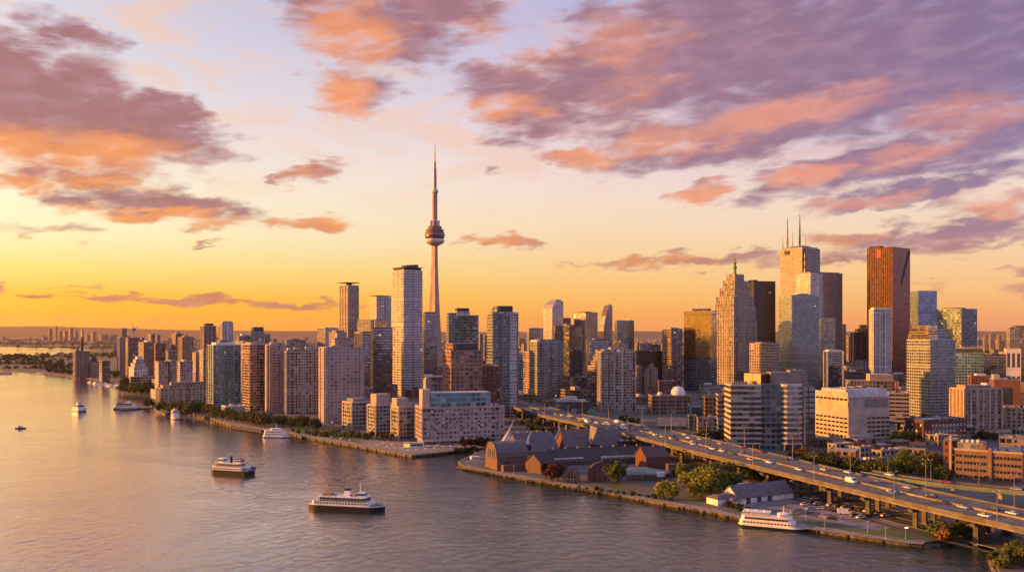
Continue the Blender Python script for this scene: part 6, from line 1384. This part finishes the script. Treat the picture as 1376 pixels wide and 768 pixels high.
row(sp(620, 602, 658, 601, 9, 1.5), ['leaf_red'], ['round', 'tall'], 8, 11, 'tree massed before the long terminal front', 'dark red trees before the terminal', 7)
row(sp(612, 606, 640, 604, 6, 1.5), ['leaf_green', 'leaf_dark'], ['bush'], 2.5, 4, 'shrub at the foot of the dark red trees', 'shrubs before the terminal', 8)
row([(733,645),(742,647),(750,645.5)], ['leaf_red'], ['round', 'tall'], 12, 14.5, 'tree before the orange lit brick gable', 'dark red trees at the brick gable', 9)
tree(829, 652, 17, 'leaf_olive', 'round', 'big olive green tree beside the round red gable', 'trees of the point')
row(sp(775, 655, 905, 673, 13, 2), ['leaf_olive', 'leaf_green', 'leaf_dark'], ['bush'], 1.6, 3, 'shrub on the bank above the quay', 'shrubs on the point bank', 10)
row([(892,671),(903,672)], ['leaf_yellow'], ['round'], 11, 12.5, 'tree nearest the quay on the point', 'yellow trees of the point', 11)
row([(931,668),(942,669),(955,668),(966,667),(938,660),(950,661)], ['leaf_yellow', 'leaf_yellow', 'leaf_olive'], ['round', 'wide'], 15, 18.5, 'tree of the big clump beside the white shed', 'yellow clump beside the white shed', 12)
row([(975,664),(985,662),(968,655),(990,655),(960,650),(975,648)], ['leaf_olive', 'leaf_green'], ['round', 'wide'], 10, 15, 'tree behind the yellow clump', 'green trees behind the yellow clump', 13)
row([(905,640),(915,641),(924,640),(912,636)], ['leaf_olive', 'leaf_yellow'], ['round'], 7, 9, 'tree behind the maroon lodge', 'trees behind the lodge', 14)
row(sp(962, 674, 1010, 690, 9, 2), ['leaf_dark', 'leaf_green', 'leaf_red'], ['bush'], 2, 3.6, 'shrub around the white shed wings', 'shrubs around the white shed', 15)
row(sp(985, 640, 1060, 656, 9, 2), ['leaf_dark', 'leaf_green'], ['round', 'wide'], 7, 10, 'tree in the shade beneath the expressway', 'trees beneath the expressway', 16)
row([(1268,726),(1276,724),(1286,722),(1296,721),(1262,722),(1306,718)], ['leaf_olive', 'leaf_green', 'leaf_orange'], ['round', 'bush'], 5, 8.5, 'tree on the rocky bank by the canal mouth', 'trees by the canal mouth', 17)
row([(1344,758),(1352,755),(1349,763),(1364,752),(1374,760),(1370,750)], ['leaf_green', 'leaf_olive'], ['round', 'bush'], 6, 9.5, 'tree on the corner bank across the canal', 'trees across the canal', 18, LAND-.4)
row([(x, y+8) for x, y in sp(1085, 620, 1205, 640, 16, 4)], ['leaf_green', 'leaf_dark', 'leaf_olive'], ['round', 'wide', 'tall'], 10, 15, 'tree between the expressway and the beige office', 'trees behind the expressway', 19)
row([(1207,636),(1216,638),(1225,637),(1236,638),(1246,638),(1254,636),(1213,630),(1232,631),(1243,630)], ['leaf_yellow', 'leaf_olive', 'leaf_olive', 'leaf_orange'], ['round', 'wide'], 13, 18, 'tree of the autumn clump before the maroon brick block', 'autumn clump behind the expressway', 20)
row(sp(1255, 645, 1275, 650, 4, 2), ['leaf_dark', 'leaf_green'], ['round'], 8, 12, 'tree at the end wall of the tan brick office', 'trees at the brick office', 21)
row(sp(1195, 600, 1226, 596, 6, 2), ['leaf_dark', 'leaf_green'], ['tall', 'round'], 9, 14, 'tree between beige office and maroon brick block', 'trees beside the maroon block', 22)
row(sp(1318, 590, 1350, 592, 5, 2), ['leaf_olive', 'leaf_orange', 'leaf_green'], ['round'], 7, 10, 'tree before the pale pink block', 'trees before the pale block', 23)
row(sp(940, 590, 985, 596, 6, 2), ['leaf_dark', 'leaf_green'], ['round'], 8, 12, 'tree at the foot of the cream banded office', 'trees at the cream banded office', 24)
row(sp(832, 566, 860, 570, 5, 1.5), ['leaf_olive', 'leaf_green'], ['round', 'wide'], 6, 9, 'tree at the foot of the cream bay tower', 'trees at the cream tower', 25)
row(sp(700, 572, 760, 590, 9, 2), ['leaf_green', 'leaf_olive', 'leaf_dark'], ['round', 'bush'], 5, 8, 'tree in the gap between terminal and expressway', 'trees in the terminal gap', 26)
row(sp(166, 528, 208, 531, 8, 2), ['leaf_green', 'leaf_olive', 'leaf_dark'], ['round', 'wide'], 14, 22, 'tree on the leafy pier', 'trees on the leafy pier', 27)
row(sp(168, 523, 206, 525, 6, 2), ['leaf_green', 'leaf_dark'], ['round', 'wide'], 18, 26, 'tree on the leafy pier', 'trees on the leafy pier', 28)
row(sp(196, 546, 206, 547, 3, 1), ['leaf_dark'], ['round'], 9, 13, 'tree at the root of the finger dock', 'trees at the finger dock', 29)
row(sp(64, 500, 98, 504, 9, 2), ['leaf_olive', 'leaf_dark', 'leaf_green'], ['round', 'wide'], 12, 18, 'tree beside the grain silo', 'trees beside the silo', 30)
row(sp(140, 505, 160, 508, 4, 2), ['leaf_olive', 'leaf_dark'], ['round', 'wide'], 14, 20, 'tree behind the marina', 'trees behind the marina', 31)
def belt(name, spots, leaf, seed):
    rnd = random.Random(seed); b = MB()
    for (x, y, n, sx, sy, r) in spots:
        c = at(x, y, LAND)
        for k in range(n):
            px_, py_ = c.x+rnd.gauss(0, sx), c.y+rnd.gauss(0, sy); rr = r*rnd.uniform(.6, 1.3)
            for j in range(26):
                d = Vector((rnd.gauss(0, 1), rnd.gauss(0, 1), abs(rnd.gauss(0, .9)))).normalized(); p = Vector((px_, py_, LAND+rr*.5))+Vector((d.x*rr, d.y*rr, d.z*rr*1.1)); n_ = (d+Vector((rnd.gauss(0, .5), rnd.gauss(0, .5), rnd.gauss(0, .5)))).normalized(); u = n_.orthogonal().normalized(); v = n_.cross(u); s = rr*.34
                b.face([p-u*s-v*s*.5, p+u*s*.4-v*s*.7, p+u*s+v*s*.5, p-u*s*.4+v*s*.7])
    o = b.build(name, leaf); o['label'] = 'hazy far belt of trees on the islands'; return struct(o, 'stuff')
belt('distant_trees', [(-20,485,24,140,50,6),(10,484,30,120,50,6.5),(27,481.5,26,36,26,10),(45,485,30,90,40,6.5),(60,488,24,80,30,6),(85,481,30,120,50,6),(100,478,24,110,50,6),(20,490,40,80,30,7),(-40,490,40,120,30,7),(120,480,30,130,70,7),(140,478,34,140,80,7),(155,476,30,140,80,7),(75,496,22,30,20,7),(40,496,16,40,15,6),(88,492,26,40,30,8)], 'leaf_dark', 3)
belt('distant_trees', [(20,462,120,900,300,11),(90,463,120,900,300,12),(-100,462,90,900,300,12),(160,468,90,300,200,10),(230,470,60,200,150,9),(300,466,60,300,300,10),(420,466,60,300,300,10)], 'leaf_olive', 4)
# ---------------------------------------------------------------- the far city, too many blocks to count
def far_city():
    rnd = random.Random(8); b = MB()
    for i in range(5200):
        D = 3000*math.exp(rnd.random()*1.75); px_ = rnd.uniform(-60, 1440) if i % 4 else rnd.uniform(560, 1900)
        X = ax(px_, D)
        if px_ < 150 and D < 7200: continue
        if D < 3300 and px_ < 300: continue
        h = 6+12*rnd.random()**2+(rnd.random() < .05)*rnd.uniform(15, 60); w, l = rnd.uniform(12, 50), rnd.uniform(12, 45); th = rnd.choice((.5, .45))
        c, s = math.cos(th), math.sin(th); P = [(X+p*c-q*s, D+p*s+q*c) for p, q in ((0, 0), (w, 0), (w, l), (0, l))]
        b.prism(P, LAND-.2, LAND+h, rnd.choice((0, 0, 1, 2)), 6, 4, 3)
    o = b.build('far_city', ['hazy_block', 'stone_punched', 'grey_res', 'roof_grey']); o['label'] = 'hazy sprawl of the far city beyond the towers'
    struct(o, 'stuff')
far_city()
belt('distant_trees', [(x, y, 40, 260, 160, 9) for x, y in [(600,476),(680,474),(760,478),(860,480),(900,476),(1150,478),(1330,474),(1380,476),(500,472),(840,472),(900,469),(1340,468)]], 'leaf_dark', 6)
# ---------------------------------------------------------------- boats
mat('hull_black', (.012, .012, .016), .6, spec=.2); mat('hull_white', (.72, .70, .69), .45, var=.08); mat('boat_glass', (.025, .025, .035), .1, spec=.8); mat('boat_deck', (.22, .20, .19), .8); mat('boat_red', (.35, .07, .04), .6); mat('boat_blue', (.05, .08, .22), .5); mat('boat_wood', (.25, .12, .07), .6); mat('wake_foam', (.6, .56, .54), .8)
def hull_outline(L, Bm, bow, stern, n=8):
    "plan outline, +x the bow; bow and stern are the lengths over which the sides close in"
    P = [(-L/2, -Bm*.28), ]
    for k in range(1, n+1): t = k/n; P.append((-L/2+stern*t, -Bm/2*(.56+.44*math.sin(t*math.pi/2))))
    for k in range(n+1): t = k/n; P.append((L/2-bow+bow*t, -Bm/2*math.cos(t*math.pi/2)**.75))
    Q = [(x, -y) for x, y in reversed(P[:-1])]
    return P+Q
def scale_poly(P, fx, fy, dx=0): return [(x*fx+dx, y*fy) for x, y in P]
def vessel(name, label, loc, yaw, L, Bm, bow, stern, hull, decks, cat='ferry', sheer=.0):
    t = thing(name, label, cat, (loc[0], loc[1], 0), yaw)
    O = hull_outline(L, Bm, bow, stern)
    z0 = 0
    for (zb, zt, m, fx, fy) in hull:
        b = MB(); b.prism(scale_poly(O, fx, fy), zb, zt, 0, 0, 0, 1, True); b.build('hull' if zb < .5 else 'bulwark', [m, 'boat_deck'], t)
    for d in decks:
        x0, x1, wd, zb, zt, m, win = d[:7]; rr = min(1.6, wd*.3)
        P = [(x0+rr, -wd/2), (x1-rr, -wd/2), (x1, -wd/2+rr), (x1, wd/2-rr), (x1-rr, wd/2), (x0+rr, wd/2), (x0, wd/2-rr), (x0, -wd/2+rr)]
        b = MB(); b.prism(P, zb, zt, 0, bottom=True); b.build('cabin', m, t)
        b = MB(); b.prism(scale_poly(P, 1.0, 1.04), zt+.003, zt+.22, 0, bottom=True); b.build('deck', 'hull_white', t)
        if win:
            sx, sz, gap, zz = win; n = int((x1-x0-2*rr)/(sx+gap)); key = ('boat', sx, sz)
            for sy in (-1, 1):
                for k in range(n):
                    x = x0+rr+(x1-x0-2*rr)*(k+.5)/n
                    if key not in WINMESH:
                        q = MB(); q.box(-sx/2, sx/2, -.06, .1, 0, sz); WINMESH[key] = q.build('window', 'boat_glass', t); o = WINMESH[key]
                    else: o = WINMESH[key].copy(); COL.objects.link(o); o.parent = t
                    o.location = (x, sy*(wd/2+.0), zz); o.rotation_euler = (0, 0, 0 if sy < 0 else math.pi)
    return t
def rail(t, P, z, h=1.05, m='hull_white'):
    b = MB(); k = len(P)
    for i in range(k):
        a, c = P[i], P[(i+1) % k]; L = math.dist(a, c); n = max(1, int(L/1.6))
        for zz in (h*.5, h): b.tube((a[0], a[1], z+zz), (c[0], c[1], z+zz), .05, None, 4, caps=False)
        for j in range(n):
            x, y = a[0]+(c[0]-a[0])*j/n, a[1]+(c[1]-a[1])*j/n; b.tube((x, y, z), (x, y, z+h), .04, None, 4, caps=False)
    b.build('rail', m, t)
def mast(t, x, y, z0, z1, m='boat_wood', r=.26, bar=True):
    b = MB(); b.tube((x, y, z0), (x, y, z1), r, r*.5, 6)
    if bar: b.tube((x-.9, y, z0+(z1-z0)*.72), (x+.9, y, z0+(z1-z0)*.72), .07, None, 5); b.tube((x, y-.9, z0+(z1-z0)*.6), (x, y+.9, z0+(z1-z0)*.6), .07, None, 5)
    b.build('mast', m, t)
def life_rings(t, xs, y, z):
    for x in xs:
        b = MB(); b.tube((x, y, z), (x, y-.15, z), .4, None, 10); b.build('life_ring', 'boat_red', t)
def people_on(t, pts, z):
    pass
# front ferry
c = at(467, 684); t = vessel('ferry', 'black hulled white ferry with tall white funnel, the biggest boat on the open water', c, -.24, 43, 11, 7, 6,
   [(-.6, 3.2, 'hull_black', 1, 1), (3.203, 3.7, 'hull_white', .99, 1.01)],
   [(-19, 14.5, 10.6, 3.4, 5.6, 'hull_white', (1.0, .9, .75, 4.3)), (-15.5, 12, 9.6, 5.82, 8.3, 'boat_glass', None)])
rail(t, [(-19, -5.2), (14, -5.2), (14, 5.2), (-19, 5.2)], 5.8); rail(t, [(-15.5, -4.7), (11.8, -4.7), (11.8, 4.7), (-15.5, 4.7)], 8.52)
b = MB(); b.prism([(-1.6, -1.3), (1.9, -1.3), (1.9, 1.3), (-1.6, 1.3)], 8.4, 12.2, poly1=[(-1.2, -1.1), (1.5, -1.1), (1.5, 1.1), (-1.2, 1.1)]); b.build('funnel', 'hull_white', t)
b = MB(); b.prism([(-1.3, -1.2), (1.6, -1.2), (1.6, 1.2), (-1.3, 1.2)], 12.2, 13.2); b.build('funnel_cap', 'hull_black', t)
b = MB(); b.prism([(6.5, -2.6), (10.5, -2), (10.5, 2), (6.5, 2.6)], 8.5, 11.4); b.build('wheelhouse', 'hull_white', t)
b = MB(); b.prism([(6.4, -2.68), (10.6, -2.08), (10.6, 2.08), (6.4, 2.68)], 9.6, 10.7); b.build('wheelhouse_window', 'boat_glass', t)
mast(t, 7.5, 0, 11.3, 17.5, 'hull_white'); mast(t, -11, 0, 8.4, 18.5, 'boat_wood')
for k in range(6):
    q = MB(); q.box(-12+2.2*k+(5 if k > 2 else 0), -11+2.2*k+(5 if k > 2 else 0), -1, 1, 8.5, 9.4+.01*k); q.build('bench', 'boat_wood', t)
q = MB(); q.box(-13.5, -9, -2.4, 2.4, 8.5, 9.9); q.build('deck_house', 'boat_wood', t)
q = MB(); q.prism([(15, -3.6), (19.5, -2), (19.5, 2), (15, 3.6)], 3.0, 4.3); q.build('bow_gate', 'boat_deck', t)
life_rings(t, (-16, -4, 5), -5.35, 6.3)
t.scale = (1.06, 1, .9)
# rear ferry
c = at(314, 636); t = vessel('ferry', 'two wheelhouse ferry with dark hull and open blue bow, further off than the big ferry', c, -.35, 34, 11, 4, 4,
   [(-.6, 3.1, 'hull_black', 1, 1)], [(-15.5, 11.5, 10.6, 2.5, 5.4, 'hull_white', (1.0, 1.0, .7, 3.6)), (-13, 8, 9.2, 5.62, 7.6, 'boat_wood', (1.2, 1.1, .5, 6.1))])
rail(t, [(-15, -5.1), (11, -5.1), (11, 5.1), (-15, 5.1)], 5.6); rail(t, [(-13, -4.5), (8, -4.5), (8, 4.5), (-13, 4.5)], 7.8)
for x in (-9.5, 5.5):
    b = MB(); b.prism([(x-2, -2.2), (x+2, -2.2), (x+2, 2.2), (x-2, 2.2)], 7.8, 10.6); b.build('wheelhouse', 'hull_white', t)
    b = MB(); b.prism([(x-2.1, -2.3), (x+2.1, -2.3), (x+2.1, 2.3), (x-2.1, 2.3)], 8.9, 9.9); b.build('wheelhouse_window', 'boat_glass', t)
    b = MB(); b.prism([(x-2.4, -2.6), (x+2.4, -2.6), (x+2.4, 2.6), (x-2.4, 2.6)], 10.6, 10.95); b.build('wheelhouse_roof', 'boat_blue' if x > 0 else 'hull_white', t)
    mast(t, x, 0, 10.9, 15.5, 'boat_wood' if x < 0 else 'boat_red')
b = MB(); b.tube((-2, 0, 7.8), (-2, 0, 12.5), .9, .8, 10); b.build('funnel', 'hull_black', t)
q = MB(); q.box(11.6, 15.5, -4.6, -4.2, 2.5, 5.2); q.box(11.6, 15.5, 4.2, 4.6, 2.5, 5.2); q.box(15.1, 15.5, -4.2, 4.2, 2.5, 4.2); q.build('bow_gate', 'boat_blue', t)
life_rings(t, (-12, 0), -5.35, 6.2)
# moored riverboat
c = at(1039, 709); t = vessel('riverboat', 'white three deck riverboat moored at the quay beside the car park', c, -.44, 33, 8.4, 7, 2.5,
   [(-.5, 1.3, 'hull_black', 1, 1), (1.303, 2.4, 'hull_white', 1.0, 1.02)],
   [(-15.8, 10.5, 8.2, 2.0, 4.3, 'hull_white', (1.1, .8, .5, 2.9)), (-15, 9, 7.8, 4.52, 6.7, 'hull_white', (1.25, 1.2, .12, 5.0)), (2, 7.5, 5.5, 6.92, 8.9, 'hull_white', (.8, .8, .3, 7.6))], 'boat')
rail(t, [(-15, -3.8), (8.9, -3.8), (8.9, 3.8), (-15, 3.8)], 6.9); rail(t, [(10.5, -3.6), (15, -1.2), (15, 1.2), (10.5, 3.6)], 2.4)
q = MB()
for x in (-14, -10, -6, -2): 
    for y in (-3.4, 3.4): q.tube((x, y, 6.9), (x, y, 9.0), .07, None, 5)
q.build('awning_post', 'hull_white', t)
q = MB(); q.box(-14.5, -1.2, -3.7, 3.7, 9.0, 9.15); q.build('awning', 'hull_white', t)
mast(t, 5, 0, 8.9, 13, 'hull_white'); mast(t, 8.4, 0, 6.9, 11, 'hull_white')
for k in range(3):
    b = MB(); b.tube((-12+4*k, 0, 9.15), (-12+4*k, 0, 9.9), .5, .4, 8); b.build('vent', 'hull_white', t)
t.scale = (1.04, 1, .9)
# excursion boat by the western quay
c = at(372, 587.5); t = vessel('excursion_boat', 'white multi deck excursion boat moored below the broad pink slab', c, -.18, 27, 7.5, 6, 2,
   [(-.5, 1.0, 'boat_blue', 1, 1), (1.003, 2.2, 'hull_white', 1, 1.02)], [(-12.5, 8.5, 7.2, 2, 4.4, 'hull_white', (1.1, .9, .5, 3.0)), (-12, 7, 6.8, 4.62, 6.8, 'hull_white', (1.1, 1, .5, 5.2)), (-6, 4, 5, 7.02, 8.8, 'hull_white', (1, .8, .4, 7.6))], 'boat')
rail(t, [(-12, -3.3), (7, -3.3), (7, 3.3), (-12, 3.3)], 7.0); mast(t, 0, 0, 8.9, 13, 'hull_white')
# round topped boat
c = at(236, 562.5); t = vessel('excursion_boat', 'white round topped boat moored bow outwards before the beige mid-rise', c, -1.1, 24, 9, 6, 2, [(-.5, 1.2, 'boat_red', 1, 1), (1.203, 2.4, 'hull_white', 1, 1.02)], [(-10, 7.5, 8.6, 2.2, 4.8, 'hull_white', (1.1, 1, .5, 3.2)), (-9.5, 6.5, 8, 5.02, 7.2, 'hull_white', (1.1, 1, .5, 5.6))], 'boat')
b = MB()
arc = [(-4.2*math.cos(math.pi*i/10), 7.4+4.2*math.sin(math.pi*i/10)) for i in range(11)]
for (ya, za), (yb, zb) in zip(arc, arc[1:]): b.face([(-9.5, ya, za), (5.5, ya, za), (5.5, yb, zb), (-9.5, yb, zb)])
b.face([(5.5, y, z) for y, z in arc][::-1]); b.face([(-9.5, y, z) for y, z in arc]); b.build('canopy', 'slab_grey', t, True)
# far ferry head on
c = at(106, 552.5); t = vessel('ferry', 'small white ferry seen end on in the golden water', c, 2.5, 24, 11, 5, 5, [(-.5, 2.2, 'boat_blue', 1, 1), (2.203, 3.4, 'hull_white', 1, 1.01)], [(-9, 9, 10.4, 3, 6, 'hull_white', (1.2, 1.1, .8, 4.0)), (-6, 6, 8, 6.2, 8.8, 'boat_glass', None)])
b = MB(); b.prism([(-2, -2), (2, -2), (2, 2), (-2, 2)], 9, 11.8); b.build('wheelhouse', 'hull_white', t); b = MB(); b.prism([(-2.1, -2.1), (2.1, -2.1), (2.1, 2.1), (-2.1, 2.1)], 10, 11.1); b.build('wheelhouse_window', 'boat_glass', t); mast(t, 0, 0, 11.7, 16)
# moored ferry far left
c = at(170, 549.6); t = vessel('ferry', 'low two deck ferry moored at the finger dock', c, .06, 36, 9, 6, 4, [(-.5, 2.2, 'boat_blue', 1, 1), (2.203, 3.2, 'hull_white', 1, 1.01)], [(-15, 12, 8.6, 2.8, 5.6, 'hull_white', (1.2, 1, .7, 3.9)), (-13, 7, 7.8, 5.82, 8, 'boat_glass', None)])
b = MB(); b.prism([(1, -2), (5, -2), (5, 2), (1, 2)], 8.2, 10.8); b.build('wheelhouse', 'hull_white', t); mast(t, 3, 0, 10.7, 14); q = MB(); q.box(-12, -4, -2, 2, 8.2, 9.8); q.build('deck_house', 'boat_wood', t)
# launch
c = at(28, 575.4); t = vessel('motor_launch', 'small dark motor launch alone near the frame edge', c, .1, 11, 3.6, 4, 1, [(-.3, 1.1, 'hull_black', 1, 1)], [(-3.5, 1.8, 2.8, 1.1, 2.6, 'hull_white', (.9, .7, .3, 1.6))], 'boat'); mast(t, -1, 0, 2.7, 4.6, 'steel', .06)
# boat in the slip
c = at(640, 620); t = vessel('workboat', 'white and dark workboat tied up in the slip by the timber dock', c, .1, 17, 5, 5, 1.5, [(-.4, 1.5, 'hull_black', 1, 1), (1.503, 2.2, 'hull_white', 1, 1.02)], [(-5, 3, 3.8, 1.8, 4.2, 'hull_white', (.9, .8, .4, 2.8))], 'boat'); mast(t, -1, 0, 4.4, 9, 'hull_white', .1); rail(t, [(3.2, -2), (6, -.9), (6, .9), (3.2, 2)], 2.2)
# marina
rnd = random.Random(9)
for k in range(15):
    x = 122+42*k/14+rnd.uniform(-1, 1); y = 511.5+6.5*k/14+rnd.uniform(.6, 2.2); c = at(x, y+1.2)
    t = vessel('motor_yacht', 'small white yacht moored among others at the far marina', c, rnd.uniform(-.6, .8), rnd.uniform(11, 16), 4.6, 5, 1.2, [(-.4, 1.7, 'hull_white', 1, 1)], [(-3.5, 2.5, 3.4, 1.6, 3.6, 'hull_white', None), (-2.8, 1.2, 2.8, 3.82, 5.2, 'boat_glass', None)], 'boat')
    t['group'] = 'yachts in the far marina'
    if k % 3 == 0: mast(t, 0, 0, 5.2, 13, 'hull_white', .1, False)
# ---------------------------------------------------------------- quay furniture
c = at(552, 601, LAND); t = thing('ticket_kiosk', 'white kiosk with a yellow lit end panel at the terminal corner', 'kiosk', (c.x-6, c.y, LAND), .14)
mat('yellow_panel', (.7, .42, .05), .5, emit=((1, .6, .12), .25))
q = MB(); q.box(0, 17, 0, 5, 0, 3.8, 0); q.build('wall', 'hull_white', t); q = MB(); q.box(-.4, 17.4, -.6, 5.4, 3.78, 4.2); q.build('roof', 'roof_pale', t); q = MB(); q.box(-.06, 5, -.12, 0, .4, 3.4); q.build('panel', 'yellow_panel', t); q = MB(); q.box(6, 16, -.1, 0, 1.2, 2.9); q.build('window', 'boat_glass', t)
for k, (x, y) in enumerate([(508,601),(520,602.5),(530,604),(541,606),(549,607.5),(560,607),(572,605.6),(584,604.4),(596,603.2),(606,602),(515,598),(527,600),(470,593.5),(458,591.4),(446,589),(575,602),(588,601)]):
    p = at(x, y, LAND)
    if k == 0:
        U = thing('patio_umbrella', 'small pale patio umbrella on the promenade by the terminal', 'umbrella', (p.x, p.y, LAND), 0, 'patio umbrellas on the promenade')
        q = MB(); q.tube((0, 0, 0), (0, 0, 2.6), .05, None, 5); q.build('pole', 'steel', U); q = MB(); q.lathe([(1.5, 2.0), (.8, 2.45), (0, 2.75)], 8); q.build('canopy', 'tent_white', U)
    else: o = copy_tree(U); o.location = (p.x, p.y, LAND)
p = at(799, 561, LAND); t = thing('green_dome', 'bright green bulbous dome beside the station hall', 'dome', (p.x-4, p.y, GZ), 0)
mat('green_sheet', (.02, .22, .10), .5); q = MB(); q.lathe([(4.6, 0), (5.4, 3), (5.0, 6), (3.6, 8.4), (1.6, 9.6), (.9, 11), (0, 13)], 14); q.build('shell', 'green_sheet', t, True); q = MB(); q.tube((0, 0, 12.6), (0, 0, 15), .2, .08, 6); q.build('finial', 'gilt', t)

# ---------------------------------------------------------------- streets and low blocks of the district behind the expressway
def district():
    mat('street_paint', (.5, .47, .44), .8)
    for k, pts in enumerate(([(255,600),(262,600),(372,860),(364,864)], [(300,640),(306,634),(470,700),(466,708)], [(262,700),(266,693),(420,770),(416,778)], [(276,776),(280,769),(430,850),(426,858)])):
        struct(sheet('street', [Vector((x, y, 0)) for x, y in pts], LAND+.010+.003*k, 'asphalt'))
    rnd = random.Random(21); n = 0
    for i in range(900):
        if n >= 34: break
        X, D = rnd.uniform(225, 470), rnd.uniform(600, 1010); w, l = rnd.uniform(10, 24), rnd.uniform(9, 18); th = rnd.choice((.45, .5, -.55))
        if X/D > .60 or X < 175+(745-D)*.28+22: continue
        c, s = math.cos(th), math.sin(th); P = [(X+p*c-q*s, D+p*s+q*c) for p, q in ((-2, -2), (w+2, -2), (w+2, l+2), (-2, l+2))]
        if any(clash(P, Q) for _, Q in FOOT): continue
        hi = rnd.uniform(4, 10.5); r = thing('shop_block', 'small low block on the streets behind the expressway', 'building', (X, D, GZ), th, 'small low blocks behind the expressway')
        fm = rnd.choice(['brick_plain', 'stone_punched', 'brown_band', 'grey_res', 'orange_brick', 'dark_red']); b = MB(); b.box(0, w, 0, l, 0, hi, 0, 3.4, 3.5, 1, False); b.build('wall', [fm, rnd.choice(['roof_grey', 'roof_dark', 'roof_pale'])], r)
        q = MB(); q.box(-.25, w+.25, -.25, .4, hi-.3, hi+.7); q.box(-.25, .4, .4, l+.25, hi-.3, hi+.697); q.box(w-.4, w+.25, .4, l+.25, hi-.3, hi+.697); q.build('parapet', 'pent_grey', r)
        for k in range(rnd.randint(1, 3)):
            x, y = rnd.uniform(1, w-4), rnd.uniform(1, l-4); q = MB(); q.box(x, x+rnd.uniform(1.2, 3), y, y+rnd.uniform(1.2, 3), hi-.05, hi+rnd.uniform(.8, 2)); q.build('roof_unit', rnd.choice(['pent_grey', 'pent_white', 'steel']), r)
        FOOT.append((r, P)); n += 1
    m = 0
    for i in range(900):
        if m >= 70: break
        X, D = rnd.uniform(215, 470), rnd.uniform(590, 1010)
        if X/D > .60 or X < 175+(745-D)*.28+18: continue
        P = [(X-2.5, D-2.5), (X+2.5, D-2.5), (X+2.5, D+2.5), (X-2.5, D+2.5)]
        if any(clash(P, Q) for _, Q in FOOT): continue
        px_ = CX+X/D*F; py_ = HY+F*(H-LAND)/D
        if rnd.random() < .6:
            lf = rnd.choice(['leaf_green', 'leaf_dark', 'leaf_olive', 'leaf_orange']); tree(px_, py_, rnd.uniform(6, 11), lf, rnd.choice(['round', 'wide', 'tall']), {'leaf_green': 'green', 'leaf_dark': 'dark green', 'leaf_olive': 'olive', 'leaf_orange': 'orange'}[lf]+' street tree among the low blocks behind the expressway', 'street trees behind the expressway')
        else:
            cl = rnd.choice(['white', 'black', 'silver', 'grey', 'white', 'red']); car(cl, Vector((X, D, LAND+.03)), rnd.choice((.5, 2.07, -.55)), f'{cl} car parked among the low blocks behind the expressway', 'cars parked behind the expressway')
        FOOT.append((None, P)); m += 1
district()
filler()
